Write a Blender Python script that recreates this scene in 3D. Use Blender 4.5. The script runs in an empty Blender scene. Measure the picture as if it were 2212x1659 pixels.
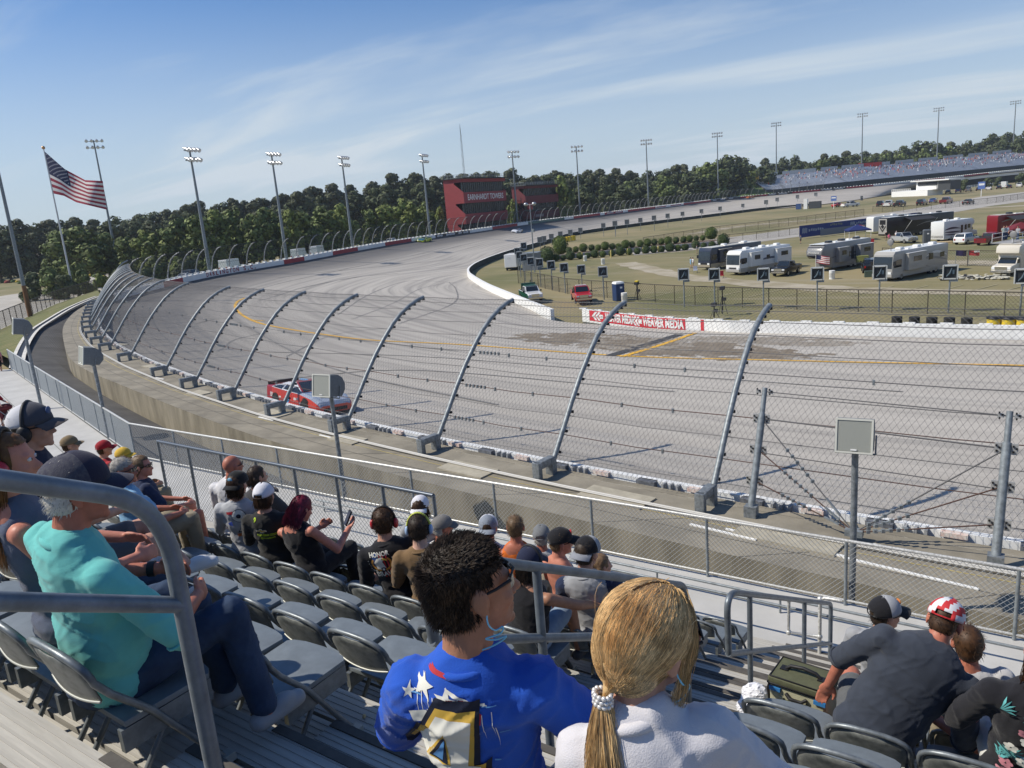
import bpy, bmesh, math, random
import numpy as np
from mathutils import Vector, Matrix
from mathutils.bvhtree import BVHTree
C = bpy.context.scene.collection
SC = bpy.context.scene
RND = random.Random(7)
PI = math.pi
# ---------------------------------------------------------------- camera (eye of the photographer at the origin, +Y across the track)
F, CU, CV = 1661.0, 1106.0, 829.5          # focal length and centre in the measuring frame, 2212 x 1659
_p, _r, _y = map(math.radians, (13.1, 4.7, 55.2))
_f0 = np.array([-math.cos(_y), math.sin(_y), 0]); _u0 = np.array([0, 0, 1.0]); _r0 = np.cross(_f0, _u0)
_fw = _f0*math.cos(_p) - _u0*math.sin(_p); _up = _f0*math.sin(_p) + _u0*math.cos(_p)
_rt2 = _r0*math.cos(_r) - _up*math.sin(_r); _up2 = _up*math.cos(_r) + _r0*math.sin(_r)
CAM = np.array([_rt2, _up2, _fw])
cd = bpy.data.cameras.new('camera'); cam = bpy.data.objects.new('camera', cd); C.objects.link(cam)
cd.sensor_width = 36; cd.lens = F/2212*36; cd.clip_start = 0.05; cd.clip_end = 12000
cam.matrix_world = Matrix([[_rt2[i], _up2[i], -_fw[i], 0] for i in range(3)] + [[0, 0, 0, 1]])
SC.camera = cam
# ---------------------------------------------------------------- sun, sky, exposure
SUN_EL, SUN_AZ = math.radians(47), math.radians(33)      # azimuth the light travels towards, from +X to +Y
sl = bpy.data.lights.new('sun', 'SUN'); sl.energy = 5.0; sl.angle = math.radians(0.5); sl.color = (1, .925, .80)
so = bpy.data.objects.new('sun', sl); C.objects.link(so)
_sd = Vector((math.cos(SUN_AZ)*math.cos(SUN_EL), math.sin(SUN_AZ)*math.cos(SUN_EL), -math.sin(SUN_EL)))
so.rotation_euler = _sd.to_track_quat('-Z', 'Y').to_euler()
W = bpy.data.worlds.new('World'); SC.world = W; W.use_nodes = True
def build_sky():
    nt = W.node_tree; N = nt.nodes; L = nt.links; N.clear()
    out = N.new('ShaderNodeOutputWorld'); bg = N.new('ShaderNodeBackground'); bg.inputs[1].default_value = 0.085
    sky = N.new('ShaderNodeTexSky'); sky.sky_type = 'NISHITA'; sky.sun_disc = False
    sky.sun_elevation = SUN_EL; sky.sun_rotation = math.atan2(-_sd.x, -_sd.y); sky.air_density = 1.0; sky.dust_density = 0.6; sky.ozone_density = 2.0
    tc = N.new('ShaderNodeTexCoord'); sep = N.new('ShaderNodeSeparateXYZ'); L.new(tc.outputs['Generated'], sep.inputs[0])
    add = N.new('ShaderNodeMath'); add.operation = 'ADD'; L.new(sep.outputs[2], add.inputs[0]); add.inputs[1].default_value = 0.12
    mx = N.new('ShaderNodeMath'); mx.operation = 'MAXIMUM'; L.new(add.outputs[0], mx.inputs[0]); mx.inputs[1].default_value = 0.05
    dx = N.new('ShaderNodeMath'); dx.operation = 'DIVIDE'; L.new(sep.outputs[0], dx.inputs[0]); L.new(mx.outputs[0], dx.inputs[1])
    dy = N.new('ShaderNodeMath'); dy.operation = 'DIVIDE'; L.new(sep.outputs[1], dy.inputs[0]); L.new(mx.outputs[0], dy.inputs[1])
    cb = N.new('ShaderNodeCombineXYZ'); L.new(dx.outputs[0], cb.inputs[0]); L.new(dy.outputs[0], cb.inputs[1])
    mp = N.new('ShaderNodeMapping'); mp.inputs['Rotation'].default_value = (0, 0, math.radians(12)); mp.inputs['Scale'].default_value = (.30, .95, 1); mp.inputs['Location'].default_value = (.35, .1, 0)
    L.new(cb.outputs[0], mp.inputs[0])
    n1 = N.new('ShaderNodeTexNoise'); n1.inputs['Scale'].default_value = 1.1; n1.inputs['Detail'].default_value = 7; n1.inputs['Roughness'].default_value = .55; n1.inputs['Distortion'].default_value = .5
    L.new(mp.outputs[0], n1.inputs[0])
    r1 = N.new('ShaderNodeValToRGB'); r1.color_ramp.elements[0].position = .46; r1.color_ramp.elements[1].position = .76; r1.color_ramp.interpolation = 'EASE'
    L.new(n1.outputs[0], r1.inputs[0])
    # thin veil that thickens towards the horizon
    ve = N.new('ShaderNodeMapRange'); ve.inputs['From Min'].default_value = .02; ve.inputs['From Max'].default_value = .30; ve.inputs['To Min'].default_value = .74; ve.inputs['To Max'].default_value = .0
    ve.interpolation_type = 'SMOOTHSTEP'
    L.new(sep.outputs[2], ve.inputs[0])
    sm = N.new('ShaderNodeMath'); sm.operation = 'MULTIPLY_ADD'; L.new(r1.outputs[0], sm.inputs[0]); sm.inputs[1].default_value = .62; L.new(ve.outputs[0], sm.inputs[2]); sm.use_clamp = True
    mix = N.new('ShaderNodeMix'); mix.data_type = 'RGBA'; L.new(sm.outputs[0], mix.inputs[0]); tn = N.new('ShaderNodeMix'); tn.data_type = 'RGBA'; tn.blend_type = 'MULTIPLY'; tn.inputs[0].default_value = 1; L.new(sky.outputs[0], tn.inputs[6]); tn.inputs[7].default_value = (.60, .95, 1.36, 1)
    L.new(tn.outputs[2], mix.inputs[6]); mix.inputs[7].default_value = (7.4, 8.4, 9.3, 1)
    L.new(mix.outputs[2], bg.inputs[0]); L.new(bg.outputs[0], out.inputs[0])
build_sky()
SC.view_settings.view_transform = 'Standard'; SC.view_settings.look = 'None'; SC.view_settings.exposure = 0.0; SC.view_settings.gamma = 1
# ---------------------------------------------------------------- measuring helpers
def ray(u, v): return np.array([(u-CU)/F, -(v-CV)/F, 1.0]) @ CAM
def at(u, v, z): d = ray(u, v); return Vector(d*z/d[2])
def aty(u, v, y): d = ray(u, v); return Vector(d*y/d[1])
def atd(u, v, d): return Vector(ray(u, v)*d)
# ---------------------------------------------------------------- materials
def lin(r, g, b):
    f = lambda x: (x/255/12.92) if x/255 <= .04045 else ((x/255+.055)/1.055)**2.4
    return (f(r), f(g), f(b))
_mats = {}
def mat(name, col, rough=.6, metal=0.0, var=0.0, vs=3.0, bump=0.0, bs=40.0, spec=.4, st=(1, 1, 1), col2=None, island=0.0, trans=0.0, coat=0.0, detail=5.0, ramp=(.35, .65), sheen=0.0):
    if name in _mats: return _mats[name]
    m = bpy.data.materials.new(name); m.use_nodes = True; nt = m.node_tree; N = nt.nodes; L = nt.links
    b = N['Principled BSDF']; b.inputs['Roughness'].default_value = rough; b.inputs['Metallic'].default_value = metal
    b.inputs['Specular IOR Level'].default_value = spec; b.inputs['Coat Weight'].default_value = coat
    if sheen: b.inputs['Sheen Weight'].default_value = sheen
    if trans: b.inputs['Transmission Weight'].default_value = trans
    b.inputs['Base Color'].default_value = (*col, 1); last = None
    tc = N.new('ShaderNodeTexCoord'); mp = N.new('ShaderNodeMapping'); mp.inputs['Scale'].default_value = st; L.new(tc.outputs['Object'], mp.inputs[0])
    if var or col2:
        n = N.new('ShaderNodeTexNoise'); n.inputs['Scale'].default_value = vs; n.inputs['Detail'].default_value = detail; n.inputs['Roughness'].default_value = .62; L.new(mp.outputs[0], n.inputs[0])
        r = N.new('ShaderNodeValToRGB'); e = r.color_ramp.elements; e[0].position, e[1].position = ramp
        a = col2 or tuple(x*(1-var) for x in col); z = col if col2 else tuple(min(1, x*(1+var)) for x in col)
        e[0].color = (*a, 1); e[1].color = (*z, 1); L.new(n.outputs[0], r.inputs[0]); last = r.outputs[0]
    if island:
        g = N.new('ShaderNodeNewGeometry'); h = N.new('ShaderNodeHueSaturation'); mr = N.new('ShaderNodeMapRange')
        mr.inputs['To Min'].default_value = 1-island; mr.inputs['To Max'].default_value = 1+island; L.new(g.outputs['Random Per Island'], mr.inputs[0]); L.new(mr.outputs[0], h.inputs['Value'])
        if last: L.new(last, h.inputs['Color'])
        else: h.inputs['Color'].default_value = (*col, 1)
        last = h.outputs[0]
    if last: L.new(last, b.inputs['Base Color'])
    if bump:
        n2 = N.new('ShaderNodeTexNoise'); n2.inputs['Scale'].default_value = bs; n2.inputs['Detail'].default_value = 4; L.new(mp.outputs[0], n2.inputs[0])
        bp = N.new('ShaderNodeBump'); bp.inputs['Strength'].default_value = bump; bp.inputs['Distance'].default_value = .02; L.new(n2.outputs[0], bp.inputs['Height']); L.new(bp.outputs[0], b.inputs['Normal'])
    _mats[name] = m; return m
# ---------------------------------------------------------------- mesh builder
class MB:
    def __init__(s): s.v = []; s.f = []; s.m = []; s.s = []
    def add(s, vs, fs, m=0, smooth=False):
        o = len(s.v); s.v += [tuple(map(float, p)) for p in vs]
        for f in fs: s.f.append(tuple(i+o for i in f)); s.m.append(m); s.s.append(smooth)
        return s
    def box(s, c, d, rz=0, m=0, M=None, top=1.0):
        x, y, z = d[0]/2, d[1]/2, d[2]/2
        p = [(-x, -y, -z), (x, -y, -z), (x, y, -z), (-x, y, -z), (-x*top, -y*top, z), (x*top, -y*top, z), (x*top, y*top, z), (-x*top, y*top, z)]
        Q = M or Matrix.Rotation(rz, 3, 'Z'); c = Vector(c)
        return s.add([Q @ Vector(q)+c for q in p], [(3, 2, 1, 0), (4, 5, 6, 7), (0, 1, 5, 4), (1, 2, 6, 5), (2, 3, 7, 6), (3, 0, 4, 7)], m)
    def tube(s, pts, r, n=8, m=0, cap=True, smooth=True):
        P = [Vector(p) for p in pts]; k = len(P); R = r if isinstance(r, (list, tuple)) else [r]*k
        T = [(P[min(i+1, k-1)]-P[max(i-1, 0)]).normalized() for i in range(k)]
        a = Vector((0, 0, 1)) if abs(T[0].z) < .9 else Vector((1, 0, 0)); a = (a-T[0]*a.dot(T[0])).normalized(); vs = []; fs = []
        for i in range(k):
            a = (a-T[i]*a.dot(T[i])).normalized(); b = T[i].cross(a)
            vs += [P[i]+(a*math.cos(2*PI*j/n)+b*math.sin(2*PI*j/n))*R[i] for j in range(n)]
        for i in range(k-1):
            for j in range(n): fs.append((i*n+j, i*n+(j+1) % n, (i+1)*n+(j+1) % n, (i+1)*n+j))
        s.add(vs, fs, m, smooth and n > 4)
        if cap and n > 2: s.add(vs[:n], [tuple(range(n-1, -1, -1))], m); s.add(vs[-n:], [tuple(range(n))], m)
        return s
    def bar(s, a, b, w, h, m=0):
        a, b = Vector(a), Vector(b); d = b-a; M = d.to_track_quat('Y', 'Z').to_matrix()
        return s.box((a+b)/2, (w, d.length, h), m=m, M=M)
    def ell(s, c, r, n=12, m=0, rot=None, k=8):
        vs = []; fs = []; c = Vector(c)
        for i in range(k+1):
            th = PI*i/k
            for j in range(n):
                p = Vector((r[0]*math.sin(th)*math.cos(2*PI*j/n), r[1]*math.sin(th)*math.sin(2*PI*j/n), r[2]*math.cos(th)))
                vs.append((rot @ p if rot else p)+c)
        for i in range(k):
            for j in range(n): fs.append((i*n+j, (i+1)*n+j, (i+1)*n+(j+1) % n, i*n+(j+1) % n))
        return s.add(vs, fs, m, True)
    def cyl(s, c, r, h, n=12, m=0, r2=None, ax='Z'):
        r2 = r if r2 is None else r2; d = {'Z': (0, 0, 1), 'X': (1, 0, 0), 'Y': (0, 1, 0)}[ax]; c = Vector(c); d = Vector(d)
        return s.tube([c-d*h/2, c+d*h/2], [r, r2], n, m)
    def prism(s, poly, h, m=0, M=None, c=(0, 0, 0)):
        """polygon in local XY pushed along local Z by h"""
        n = len(poly); Q = M or Matrix.Identity(3); c = Vector(c)
        vs = [Q @ Vector((x, y, 0))+c for x, y in poly]+[Q @ Vector((x, y, h))+c for x, y in poly]
        return s.add(vs, [tuple(range(n-1, -1, -1)), tuple(range(n, 2*n))]+[(i, (i+1) % n, n+(i+1) % n, n+i) for i in range(n)], m)
    def strip(s, A, B, m=0, smooth=False):
        k = len(A); return s.add(list(A)+list(B), [(i, i+1, k+i+1, k+i) for i in range(k-1)], m, smooth)
    def grid(s, rows, m=0, smooth=True):
        k = len(rows); n = len(rows[0]); return s.add([p for r in rows for p in r], [(i*n+j, i*n+j+1, (i+1)*n+j+1, (i+1)*n+j) for i in range(k-1) for j in range(n-1)], m, smooth)
    def build(s, name, mats, parent=None, world=False):
        me = bpy.data.meshes.new(name); V = s.v
        if world and parent is not None:
            iv = parent.matrix_basis.inverted(); V = [tuple(iv @ Vector(p)) for p in V]
        me.from_pydata(V, [], s.f)
        for mm in (mats if isinstance(mats, (list, tuple)) else [mats]): me.materials.append(mm)
        me.polygons.foreach_set('material_index', s.m); me.polygons.foreach_set('use_smooth', s.s); me.update()
        o = bpy.data.objects.new(name, me); C.objects.link(o)
        if parent is not None: o.parent = parent
        return o
def bevel(o, w=.02, seg=2, ang=40):
    bm = bmesh.new(); bm.from_mesh(o.data)
    bmesh.ops.remove_doubles(bm, verts=bm.verts, dist=1e-5)
    ed = [e for e in bm.edges if len(e.link_faces) == 2 and e.calc_face_angle(0) > math.radians(ang)]
    bmesh.ops.bevel(bm, geom=ed, offset=w, segments=seg, affect='EDGES', profile=.6, clamp_overlap=True); bm.to_mesh(o.data); bm.free()
    for p in o.data.polygons: p.use_smooth = True
    try: o.data.set_sharp_from_angle(angle=math.radians(35))
    except Exception: pass
    return o
def tag(o, label=None, cat=None, group=None, kind=None):
    if label: o['label'] = label
    if cat: o['category'] = cat
    if group: o['group'] = group
    if kind: o['kind'] = kind
    return o
def thing(name, label, cat, loc=(0, 0, 0), rz=0, group=None, M=None):
    o = bpy.data.objects.new(name, None); C.objects.link(o)
    if M is not None: o.matrix_basis = M
    else: o.location = loc; o.rotation_euler = (0, 0, rz)
    o.empty_display_size = .1
    return tag(o, label, cat, group)
def dup(root, loc=None, rz=None, label=None, group=None, scale=None):
    r = root.copy(); C.objects.link(r)
    if loc is not None: r.location = loc
    if rz is not None: r.rotation_euler = (0, 0, rz)
    if scale is not None: r.scale = (scale,)*3 if not isinstance(scale, (tuple, list)) else scale
    tag(r, label, None, group)
    for ch in list(root.children):
        c = ch.copy(); C.objects.link(c); c.parent = r
        for g in ch.children:
            d = g.copy(); C.objects.link(d); d.parent = c
    return r
def catmull(P, n):
    P = [np.array(p, float) for p in P]; Q = [2*P[0]-P[1]]+P+[2*P[-1]-P[-2]]; out = []
    for i in range(1, len(Q)-2):
        for k in range(n):
            t = k/n; a, b, c, d = Q[i-1:i+3]
            out.append(.5*((2*b)+(-a+c)*t+(2*a-5*b+4*c-d)*t*t+(-a+3*b-3*c+d)*t**3))
    out.append(P[-1]); return out
def resample(P, n=None, step=None):
    P = np.array(P, float); d = np.r_[0, np.cumsum(np.linalg.norm(np.diff(P, axis=0), axis=1))]
    t = np.linspace(0, d[-1], n) if n else np.arange(0, d[-1], step)
    return np.stack([np.interp(t, d, P[:, k]) for k in range(P.shape[1])], 1)
def text_mesh(txt, size=1.0, off=0.0, shear=0.0, align='CENTER', sx=1.0):
    """flat text as (verts2d, faces)"""
    cu = bpy.data.curves.new('t', 'FONT'); cu.body = txt; cu.size = size; cu.offset = off; cu.shear = shear; cu.align_x = align; cu.align_y = 'CENTER'; cu.resolution_u = 3
    o = bpy.data.objects.new('t', cu); C.objects.link(o); dg = bpy.context.evaluated_depsgraph_get()
    me = o.evaluated_get(dg).to_mesh(); vs = [(v.co.x*sx, v.co.y) for v in me.vertices]; fs = [tuple(p.vertices) for p in me.polygons]
    o.evaluated_get(dg).to_mesh_clear(); bpy.data.objects.remove(o); bpy.data.curves.remove(cu); return vs, fs
def text_on(mb, txt, org, right, up, size, m=0, off=0.0, sx=1.0, shear=0.0, lift=.01):
    vs, fs = text_mesh(txt, size, off, shear, 'CENTER', sx); o, r, u = Vector(org), Vector(right).normalized(), Vector(up).normalized(); n = r.cross(u)*lift
    mb.add([o+r*x+u*y+n for x, y in vs], fs, m)
# ---------------------------------------------------------------- shared materials
GALV = mat('galvanised', (.225, .25, .265), .5, .3, var=.25, vs=9, bump=.05, bs=60)
GALVD = mat('galvanised_dark', (.225, .245, .26), .5, .45, var=.3, vs=14, bump=.06, bs=70)
WIRE = mat('wire', (.26, .27, .28), .5, .5)
WIRED = mat('wire_dark', (.11, .11, .115), .6, .3)
RUST = mat('rust_cable', (.095, .055, .045), .8, .2, var=.4, vs=30)
WHITE = mat('white_paint', (.78, .78, .76), .5, var=.06, vs=2)
WHITEG = mat('white_gloss', (.8, .8, .8), .25, coat=.3)
BLACK = mat('black', (.012, .012, .014), .55)
RED = mat('red_paint', (.38, .02, .03), .5, var=.12, vs=3)
YEL = mat('yellow_line', (.72, .40, .03), .7, var=.15, vs=4)
CONC = mat('concrete', (.225, .203, .16), .9, var=.22, vs=.9, bump=.25, bs=22, detail=9)
GRAVEL = mat('gravel', (.36, .33, .28), .95, var=.2, vs=2.5, bump=.3, bs=15)
INF = -12.5
# ---------------------------------------------------------------- ground
def grass_mat():
    m = mat('infield_grass', (.26, .215, .115), .95, col2=(.135, .135, .055), vs=.035, detail=9, bump=.4, bs=3, ramp=(.36, .62)); N = m.node_tree.nodes; L = m.node_tree.links
    b = N['Principled BSDF']; tc = N.new('ShaderNodeTexCoord'); src = b.inputs['Base Color'].links[0].from_socket
    mp = N.new('ShaderNodeMapping'); mp.inputs['Rotation'].default_value = (0, 0, .5); mp.inputs['Scale'].default_value = (.06, .5, 1); L.new(tc.outputs['Object'], mp.inputs[0])
    n = N.new('ShaderNodeTexNoise'); n.inputs['Scale'].default_value = 1; n.inputs['Detail'].default_value = 8; L.new(mp.outputs[0], n.inputs[0])
    r = N.new('ShaderNodeValToRGB'); r.color_ramp.elements[0].position = .54; r.color_ramp.elements[1].position = .74; L.new(n.outputs[0], r.inputs[0])
    x = N.new('ShaderNodeMix'); x.data_type = 'RGBA'; L.new(r.outputs[0], x.inputs[0]); L.new(src, x.inputs[6]); x.inputs[7].default_value = (.27, .235, .155, 1); L.new(x.outputs[2], b.inputs['Base Color'])
    return m
GRASS = grass_mat()
g = MB(); g.add([(-6000, -3000, INF), (6000, -3000, INF), (6000, 9000, INF), (-6000, 9000, INF)], [(0, 1, 2, 3)]); tag(g.build('ground', GRASS), kind='structure')
def sheet(name, uvs, z, m, dz=.02, kind='structure'):
    P = [at(u, v, z) for u, v in uvs]; b = MB(); b.add([(p.x, p.y, z+dz) for p in P], [tuple(range(len(P)))])
    o = b.build(name, m); bm = bmesh.new(); bm.from_mesh(o.data); bmesh.ops.triangulate(bm, faces=bm.faces)
    for f in bm.faces:
        if f.normal.z < 0: f.normal_flip()
    bm.to_mesh(o.data); bm.free(); return tag(o, kind=kind)
DIRT = mat('dirt_road', (.40, .355, .275), .95, col2=(.23, .195, .115), vs=.22, detail=8, bump=.3, bs=4, ramp=(.3, .62))
PAVE = mat('infield_pavement', (.36, .34, .31), .9, var=.12, vs=.3)
def path_strip(name, uvs, w, z, m, dz=.025):
    P = resample(catmull([list(at(u, v, z)) for u, v in uvs], 8), step=3.0); A = []; B = []
    for i in range(len(P)):
        t = P[min(i+1, len(P)-1)]-P[max(i-1, 0)]; t /= np.linalg.norm(t)+1e-9; n = np.array([-t[1], t[0], 0]); ww = w*(1+.25*RND.uniform(-1, 1))
        A.append((*(P[i]+n*ww/2)[:2], z+dz)); B.append((*(P[i]-n*ww/2)[:2], z+dz))
    b = MB(); b.strip(B, A); return tag(b.build(name, m), kind='structure')
path_strip('dirt_path', [(1350, 568), (1410, 583), (1480, 597), (1560, 606), (1700, 618), (1900, 628), (2300, 634)], 4.5, INF, DIRT)
path_strip('dirt_path', [(1440, 545), (1480, 540), (1560, 523), (1650, 508), (1800, 495), (1960, 475)], 5.5, INF, DIRT, .03)
path_strip('dirt_path', [(1500, 505), (1600, 489), (1720, 478), (1900, 462), (2100, 450), (2300, 440)], 6, INF, DIRT, .035)
path_strip('dirt_path', [(1900, 560), (2020, 566), (2300, 572)], 6, INF, DIRT, .03)
sheet('paved_lane', [(1360, 540), (1480, 525), (1640, 505), (1730, 492), (1850, 470), (2000, 447), (2120, 425), (2300, 405), (2300, 425), (2140, 445), (2020, 466), (1860, 492), (1760, 507), (1640, 523), (1490, 541), (1370, 552)], INF, PAVE, .045)
LINES = mat('field_lines', (.34, .31, .2), .95, var=.2, vs=.5)
fl = MB()
for i in range(14):
    u = 1180+i*75; a = at(u, 592-i*1.3, INF); b = at(u+95, 578-i*1.6, INF); d = (b-a).normalized(); n = Vector((-d.y, d.x, 0))*.09
    fl.add([p+Vector((0, 0, .05)) for p in (a-n, b-n, b+n, a+n)], [(0, 1, 2, 3)])
    a = at(u+60, 648-i*1.0, INF); b = at(u+150, 628-i*1.2, INF); d = (b-a).normalized(); n = Vector((-d.y, d.x, 0))*.08
    fl.add([p+Vector((0, 0, .05)) for p in (a-n, b-n, b+n, a+n)], [(0, 1, 2, 3)])
tag(fl.build('field_marking', LINES), kind='structure')
# ---------------------------------------------------------------- track, banked strip between the outer wall and the inside edge
O_KEYS = [(70, 17.0, -8.4), (0, 16.6, -8.4), (-11.1, 17.5, -8.4), (-20.7, 18.8, -8.4), (-29.9, 20.7, -8.4), (-39.2, 23.2, -8.4), (-52.8, 27.6, -8.4), (-65.6, 33.2, -8.4), (-78.1, 39.8, -8.4), (-91.8, 47.9, -8.4), (-104, 58.5, -8.4)]
O_UV = [(380, 618, -8.4), (460, 600, -8.35), (550, 584, -8.3), (650, 567, -8.2), (760, 546, -8.0), (880, 525, -7.9), (1000, 507, -7.8), (1150, 485, -7.6), (1290, 467, -7.5), (1450, 447, -7.4), (1600, 429, -7.3), (1750, 415, -7.0), (1884, 403, -6.8), (2050, 386, -6.2), (2212, 369, -5.5)]
O_KEYS += [tuple(at(*k)) for k in O_UV]; O_KEYS.append((90, 790, -5.5))
I_SEG = [[(70, 61.5, -11.7), (0, 61.6, -11.7)], [(-11, 61.7, -11.7), (-23, 62.2, -11.7), (-31.5, 63.8, -11.75), (-40.7, 66.6, -11.8)],
         [at(1150, 671, -11.9), at(1100, 649, -12), at(1050, 626, -12.1), at(1020, 607, -12.2), at(1010, 597, -12.2)],
         [at(1013, 587, -12.2), at(1030, 575, -12.2), at(1065, 560, -12.2), at(1110, 545, -12.2)], [at(1180, 524, -12.2), at(1250, 505, -12.2)],
         [at(1400, 484, -12.2), at(1520, 469, -12.2), at(1646, 453, -12.2)], [at(1760, 443, -12.2), at(1880, 427, -12.2)], [at(1990, 409, -12.0), at(2100, 396, -11.5), at(2212, 382, -11), (100, 720, -11)]]
O_ANCH = [(0, 1), (1, 5), (5, 12), (12, 17), (17, 19), (19, 21), (21, 23), (23, 26)]
def track_edges():
    I_all = []; ends = [0]
    for s in I_SEG: I_all += [tuple(p) for p in s]; ends.append(len(I_all)-1)
    O, I = [], []; oc = catmull(O_KEYS, 10); ic = catmull(I_all, 10)
    for (a, b), i0, i1 in zip(O_ANCH, ends[:-1], ends[1:]):
        n = 30; po = resample(oc[a*10:b*10+1], n); pi = resample(ic[i0*10:i1*10+1], n)
        O += list(po[:-1]); I += list(pi[:-1])
    O.append(np.array(O_KEYS[-1])); I.append(np.array(I_all[-1])); return np.array(O), np.array(I)
TO, TI = track_edges()
def track_mat():
    m = mat('track_asphalt', (.33, .315, .30), .85); nt = m.node_tree; N = nt.nodes; L = nt.links; b = N['Principled BSDF']
    uv = N.new('ShaderNodeUVMap'); sep = N.new('ShaderNodeSeparateXYZ'); L.new(uv.outputs[0], sep.inputs[0])
    def noise(sx, sy, det=6, dist=0):
        mp = N.new('ShaderNodeMapping'); mp.inputs['Scale'].default_value = (sx, sy, 1); L.new(uv.outputs[0], mp.inputs[0])
        n = N.new('ShaderNodeTexNoise'); n.inputs['Scale'].default_value = 1; n.inputs['Detail'].default_value = det; n.inputs['Distortion'].default_value = dist; L.new(mp.outputs[0], n.inputs[0]); return n.outputs[0]
    def ramp(src, pts):
        r = N.new('ShaderNodeValToRGB'); e = r.color_ramp.elements
        while len(e) < len(pts): e.new(.5)
        for q, (p, c) in zip(e, pts): q.position = p; q.color = (*c, 1) if isinstance(c, tuple) else (c, c, c, 1)
        L.new(src, r.inputs[0]); return r.outputs[0]
    def mixc(kind, fac, a, c):
        x = N.new('ShaderNodeMix'); x.data_type = 'RGBA'; x.blend_type = kind
        for s, q in ((0, fac), (6, a), (7, c)):
            if isinstance(q, (float, int)): x.inputs[s].default_value = q if s == 0 else (q, q, q, 1)
            elif isinstance(q, tuple): x.inputs[s].default_value = (*q, 1)
            else: L.new(q, x.inputs[s])
        return x.outputs[2]
    base = ramp(noise(.05, .8, 8), [(.3, (.385, .357, .318)), (.7, (.475, .442, .395))])
    # rubbered groove: long streaks, strongest towards the outer wall in the turn
    streak = ramp(noise(.018, .9, 7, .3), [(.46, 0), (.66, 1)])
    dark = ramp(sep.outputs[1], [(0, .85), (2.5/60, .9), (9/60, .72), (15/60, .25), (26/60, .05), (1, .0)])
    mr = N.new('ShaderNodeMath'); mr.operation = 'DIVIDE'; L.new(sep.outputs[1], mr.inputs[0]); mr.inputs[1].default_value = 60
    N2 = dark.node; nt.links.remove(N2.inputs[0].links[0]); L.new(mr.outputs[0], N2.inputs[0])
    at_ = N.new('ShaderNodeAttribute'); at_.attribute_name = 'turn'
    mm = N.new('ShaderNodeMath'); mm.operation = 'MULTIPLY'; L.new(dark, mm.inputs[0]); L.new(at_.outputs['Fac'], mm.inputs[1])
    c1 = mixc('MIX', mm.outputs[0], base, (.085, .082, .082))
    s2 = N.new('ShaderNodeMath'); s2.operation = 'MULTIPLY'; L.new(streak, s2.inputs[0]); s2.inputs[1].default_value = .48
    c2 = mixc('MIX', s2.outputs[0], c1, (.15, .145, .14))
    fine = ramp(noise(.9, 14, 3), [(.3, .9), (.7, 1.08)])
    c3 = mixc('MULTIPLY', 1.0, c2, fine)
    seam = N.new('ShaderNodeMath'); seam.operation = 'PINGPONG'; L.new(sep.outputs[1], seam.inputs[0]); seam.inputs[1].default_value = 1.9
    sl_ = ramp(seam.outputs[0], [(.0, .78), (.04, 1)])
    c3 = mixc('MULTIPLY', .6, c3, sl_)
    L.new(c3, b.inputs['Base Color'])
    bp = N.new('ShaderNodeBump'); bp.inputs['Strength'].default_value = .15; bp.inputs['Distance'].default_value = .02; L.new(noise(9, 9, 3), bp.inputs['Height']); L.new(bp.outputs[0], b.inputs['Normal'])
    return m
def build_track():
    n = len(TO); K = 24; b = MB(); rows = []; d = np.r_[0, np.cumsum(np.linalg.norm(np.diff(TO[:, :2], axis=0), axis=1))]
    fr = np.linspace(0, 1, K+1); uvs = []; turn = []
    for i in range(n):
        w = np.linalg.norm((TI[i]-TO[i])[:2]); rows.append([tuple(TO[i]+(TI[i]-TO[i])*f) for f in fr])
        uvs += [(d[i], f*w) for f in fr]; x = d[i]; t = min(1, max(0, (x-95)/60)); t *= 1-.75*min(1, max(0, (x-430)/200)); turn += [.12+.88*t]*(K+1)
    b.grid(rows); o = b.build('track', track_mat()); me = o.data
    l = me.uv_layers.new(name='UVMap'); vi = np.zeros(len(me.loops), int); me.loops.foreach_get('vertex_index', vi); l.data.foreach_set('uv', np.array(uvs)[vi].ravel())
    a = me.attributes.new('turn', 'FLOAT', 'POINT'); a.data.foreach_set('value', np.array(turn, float))
    if me.polygons[5].normal.z < 0: me.flip_normals()
    tag(o, kind='structure'); bm = bmesh.new(); bm.from_mesh(me); t = BVHTree.FromBMesh(bm); bm.free(); return t
TRK = build_track()
def ontrack(u, v, lift=.0):
    d = Vector(ray(u, v)).normalized(); h = TRK.ray_cast(Vector((0, 0, 0)), d)
    return h[0]+Vector((0, 0, lift)) if h[0] else None
def ontrack_xy(x, y):
    h = TRK.ray_cast(Vector((x, y, 50)), Vector((0, 0, -1))); return h[0], h[1]
def track_line(name, uvs, w, m, lift=.02, smooth=6, wv=0, labels=None):
    P = [ontrack(u, v) for u, v in uvs]; P = resample(catmull([list(p) for p in P if p], smooth), step=1.5); A = []; B = []
    for i in range(len(P)):
        t = P[min(i+1, len(P)-1)]-P[max(i-1, 0)]; t = t/(np.linalg.norm(t)+1e-9); n = np.array([-t[1], t[0], 0]); ww = w*(1+wv*RND.uniform(-1, 1))
        q = []
        for s in (1, -1):
            e = P[i]+n*s*ww/2; h, _ = ontrack_xy(e[0], e[1]); q.append((e[0], e[1], (h.z if h else e[2])+lift))
        A.append(q[0]); B.append(q[1])
    b = MB(); b.strip(B, A); return tag(b.build(name, m), kind='structure')
YL = [(2400, 797), (2212, 790), (1900, 784), (1600, 777), (1340, 769), (1000, 745), (800, 735), (700, 723), (610, 709), (560, 698), (530, 685), (513, 672), (508, 661), (514, 651), (533, 643), (560, 640)]
track_line('yellow_line', YL, .34, YEL, .03)
track_line('yellow_line', [(1343, 771), (1430, 745), (1512, 716)], .42, YEL, .035)
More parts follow.
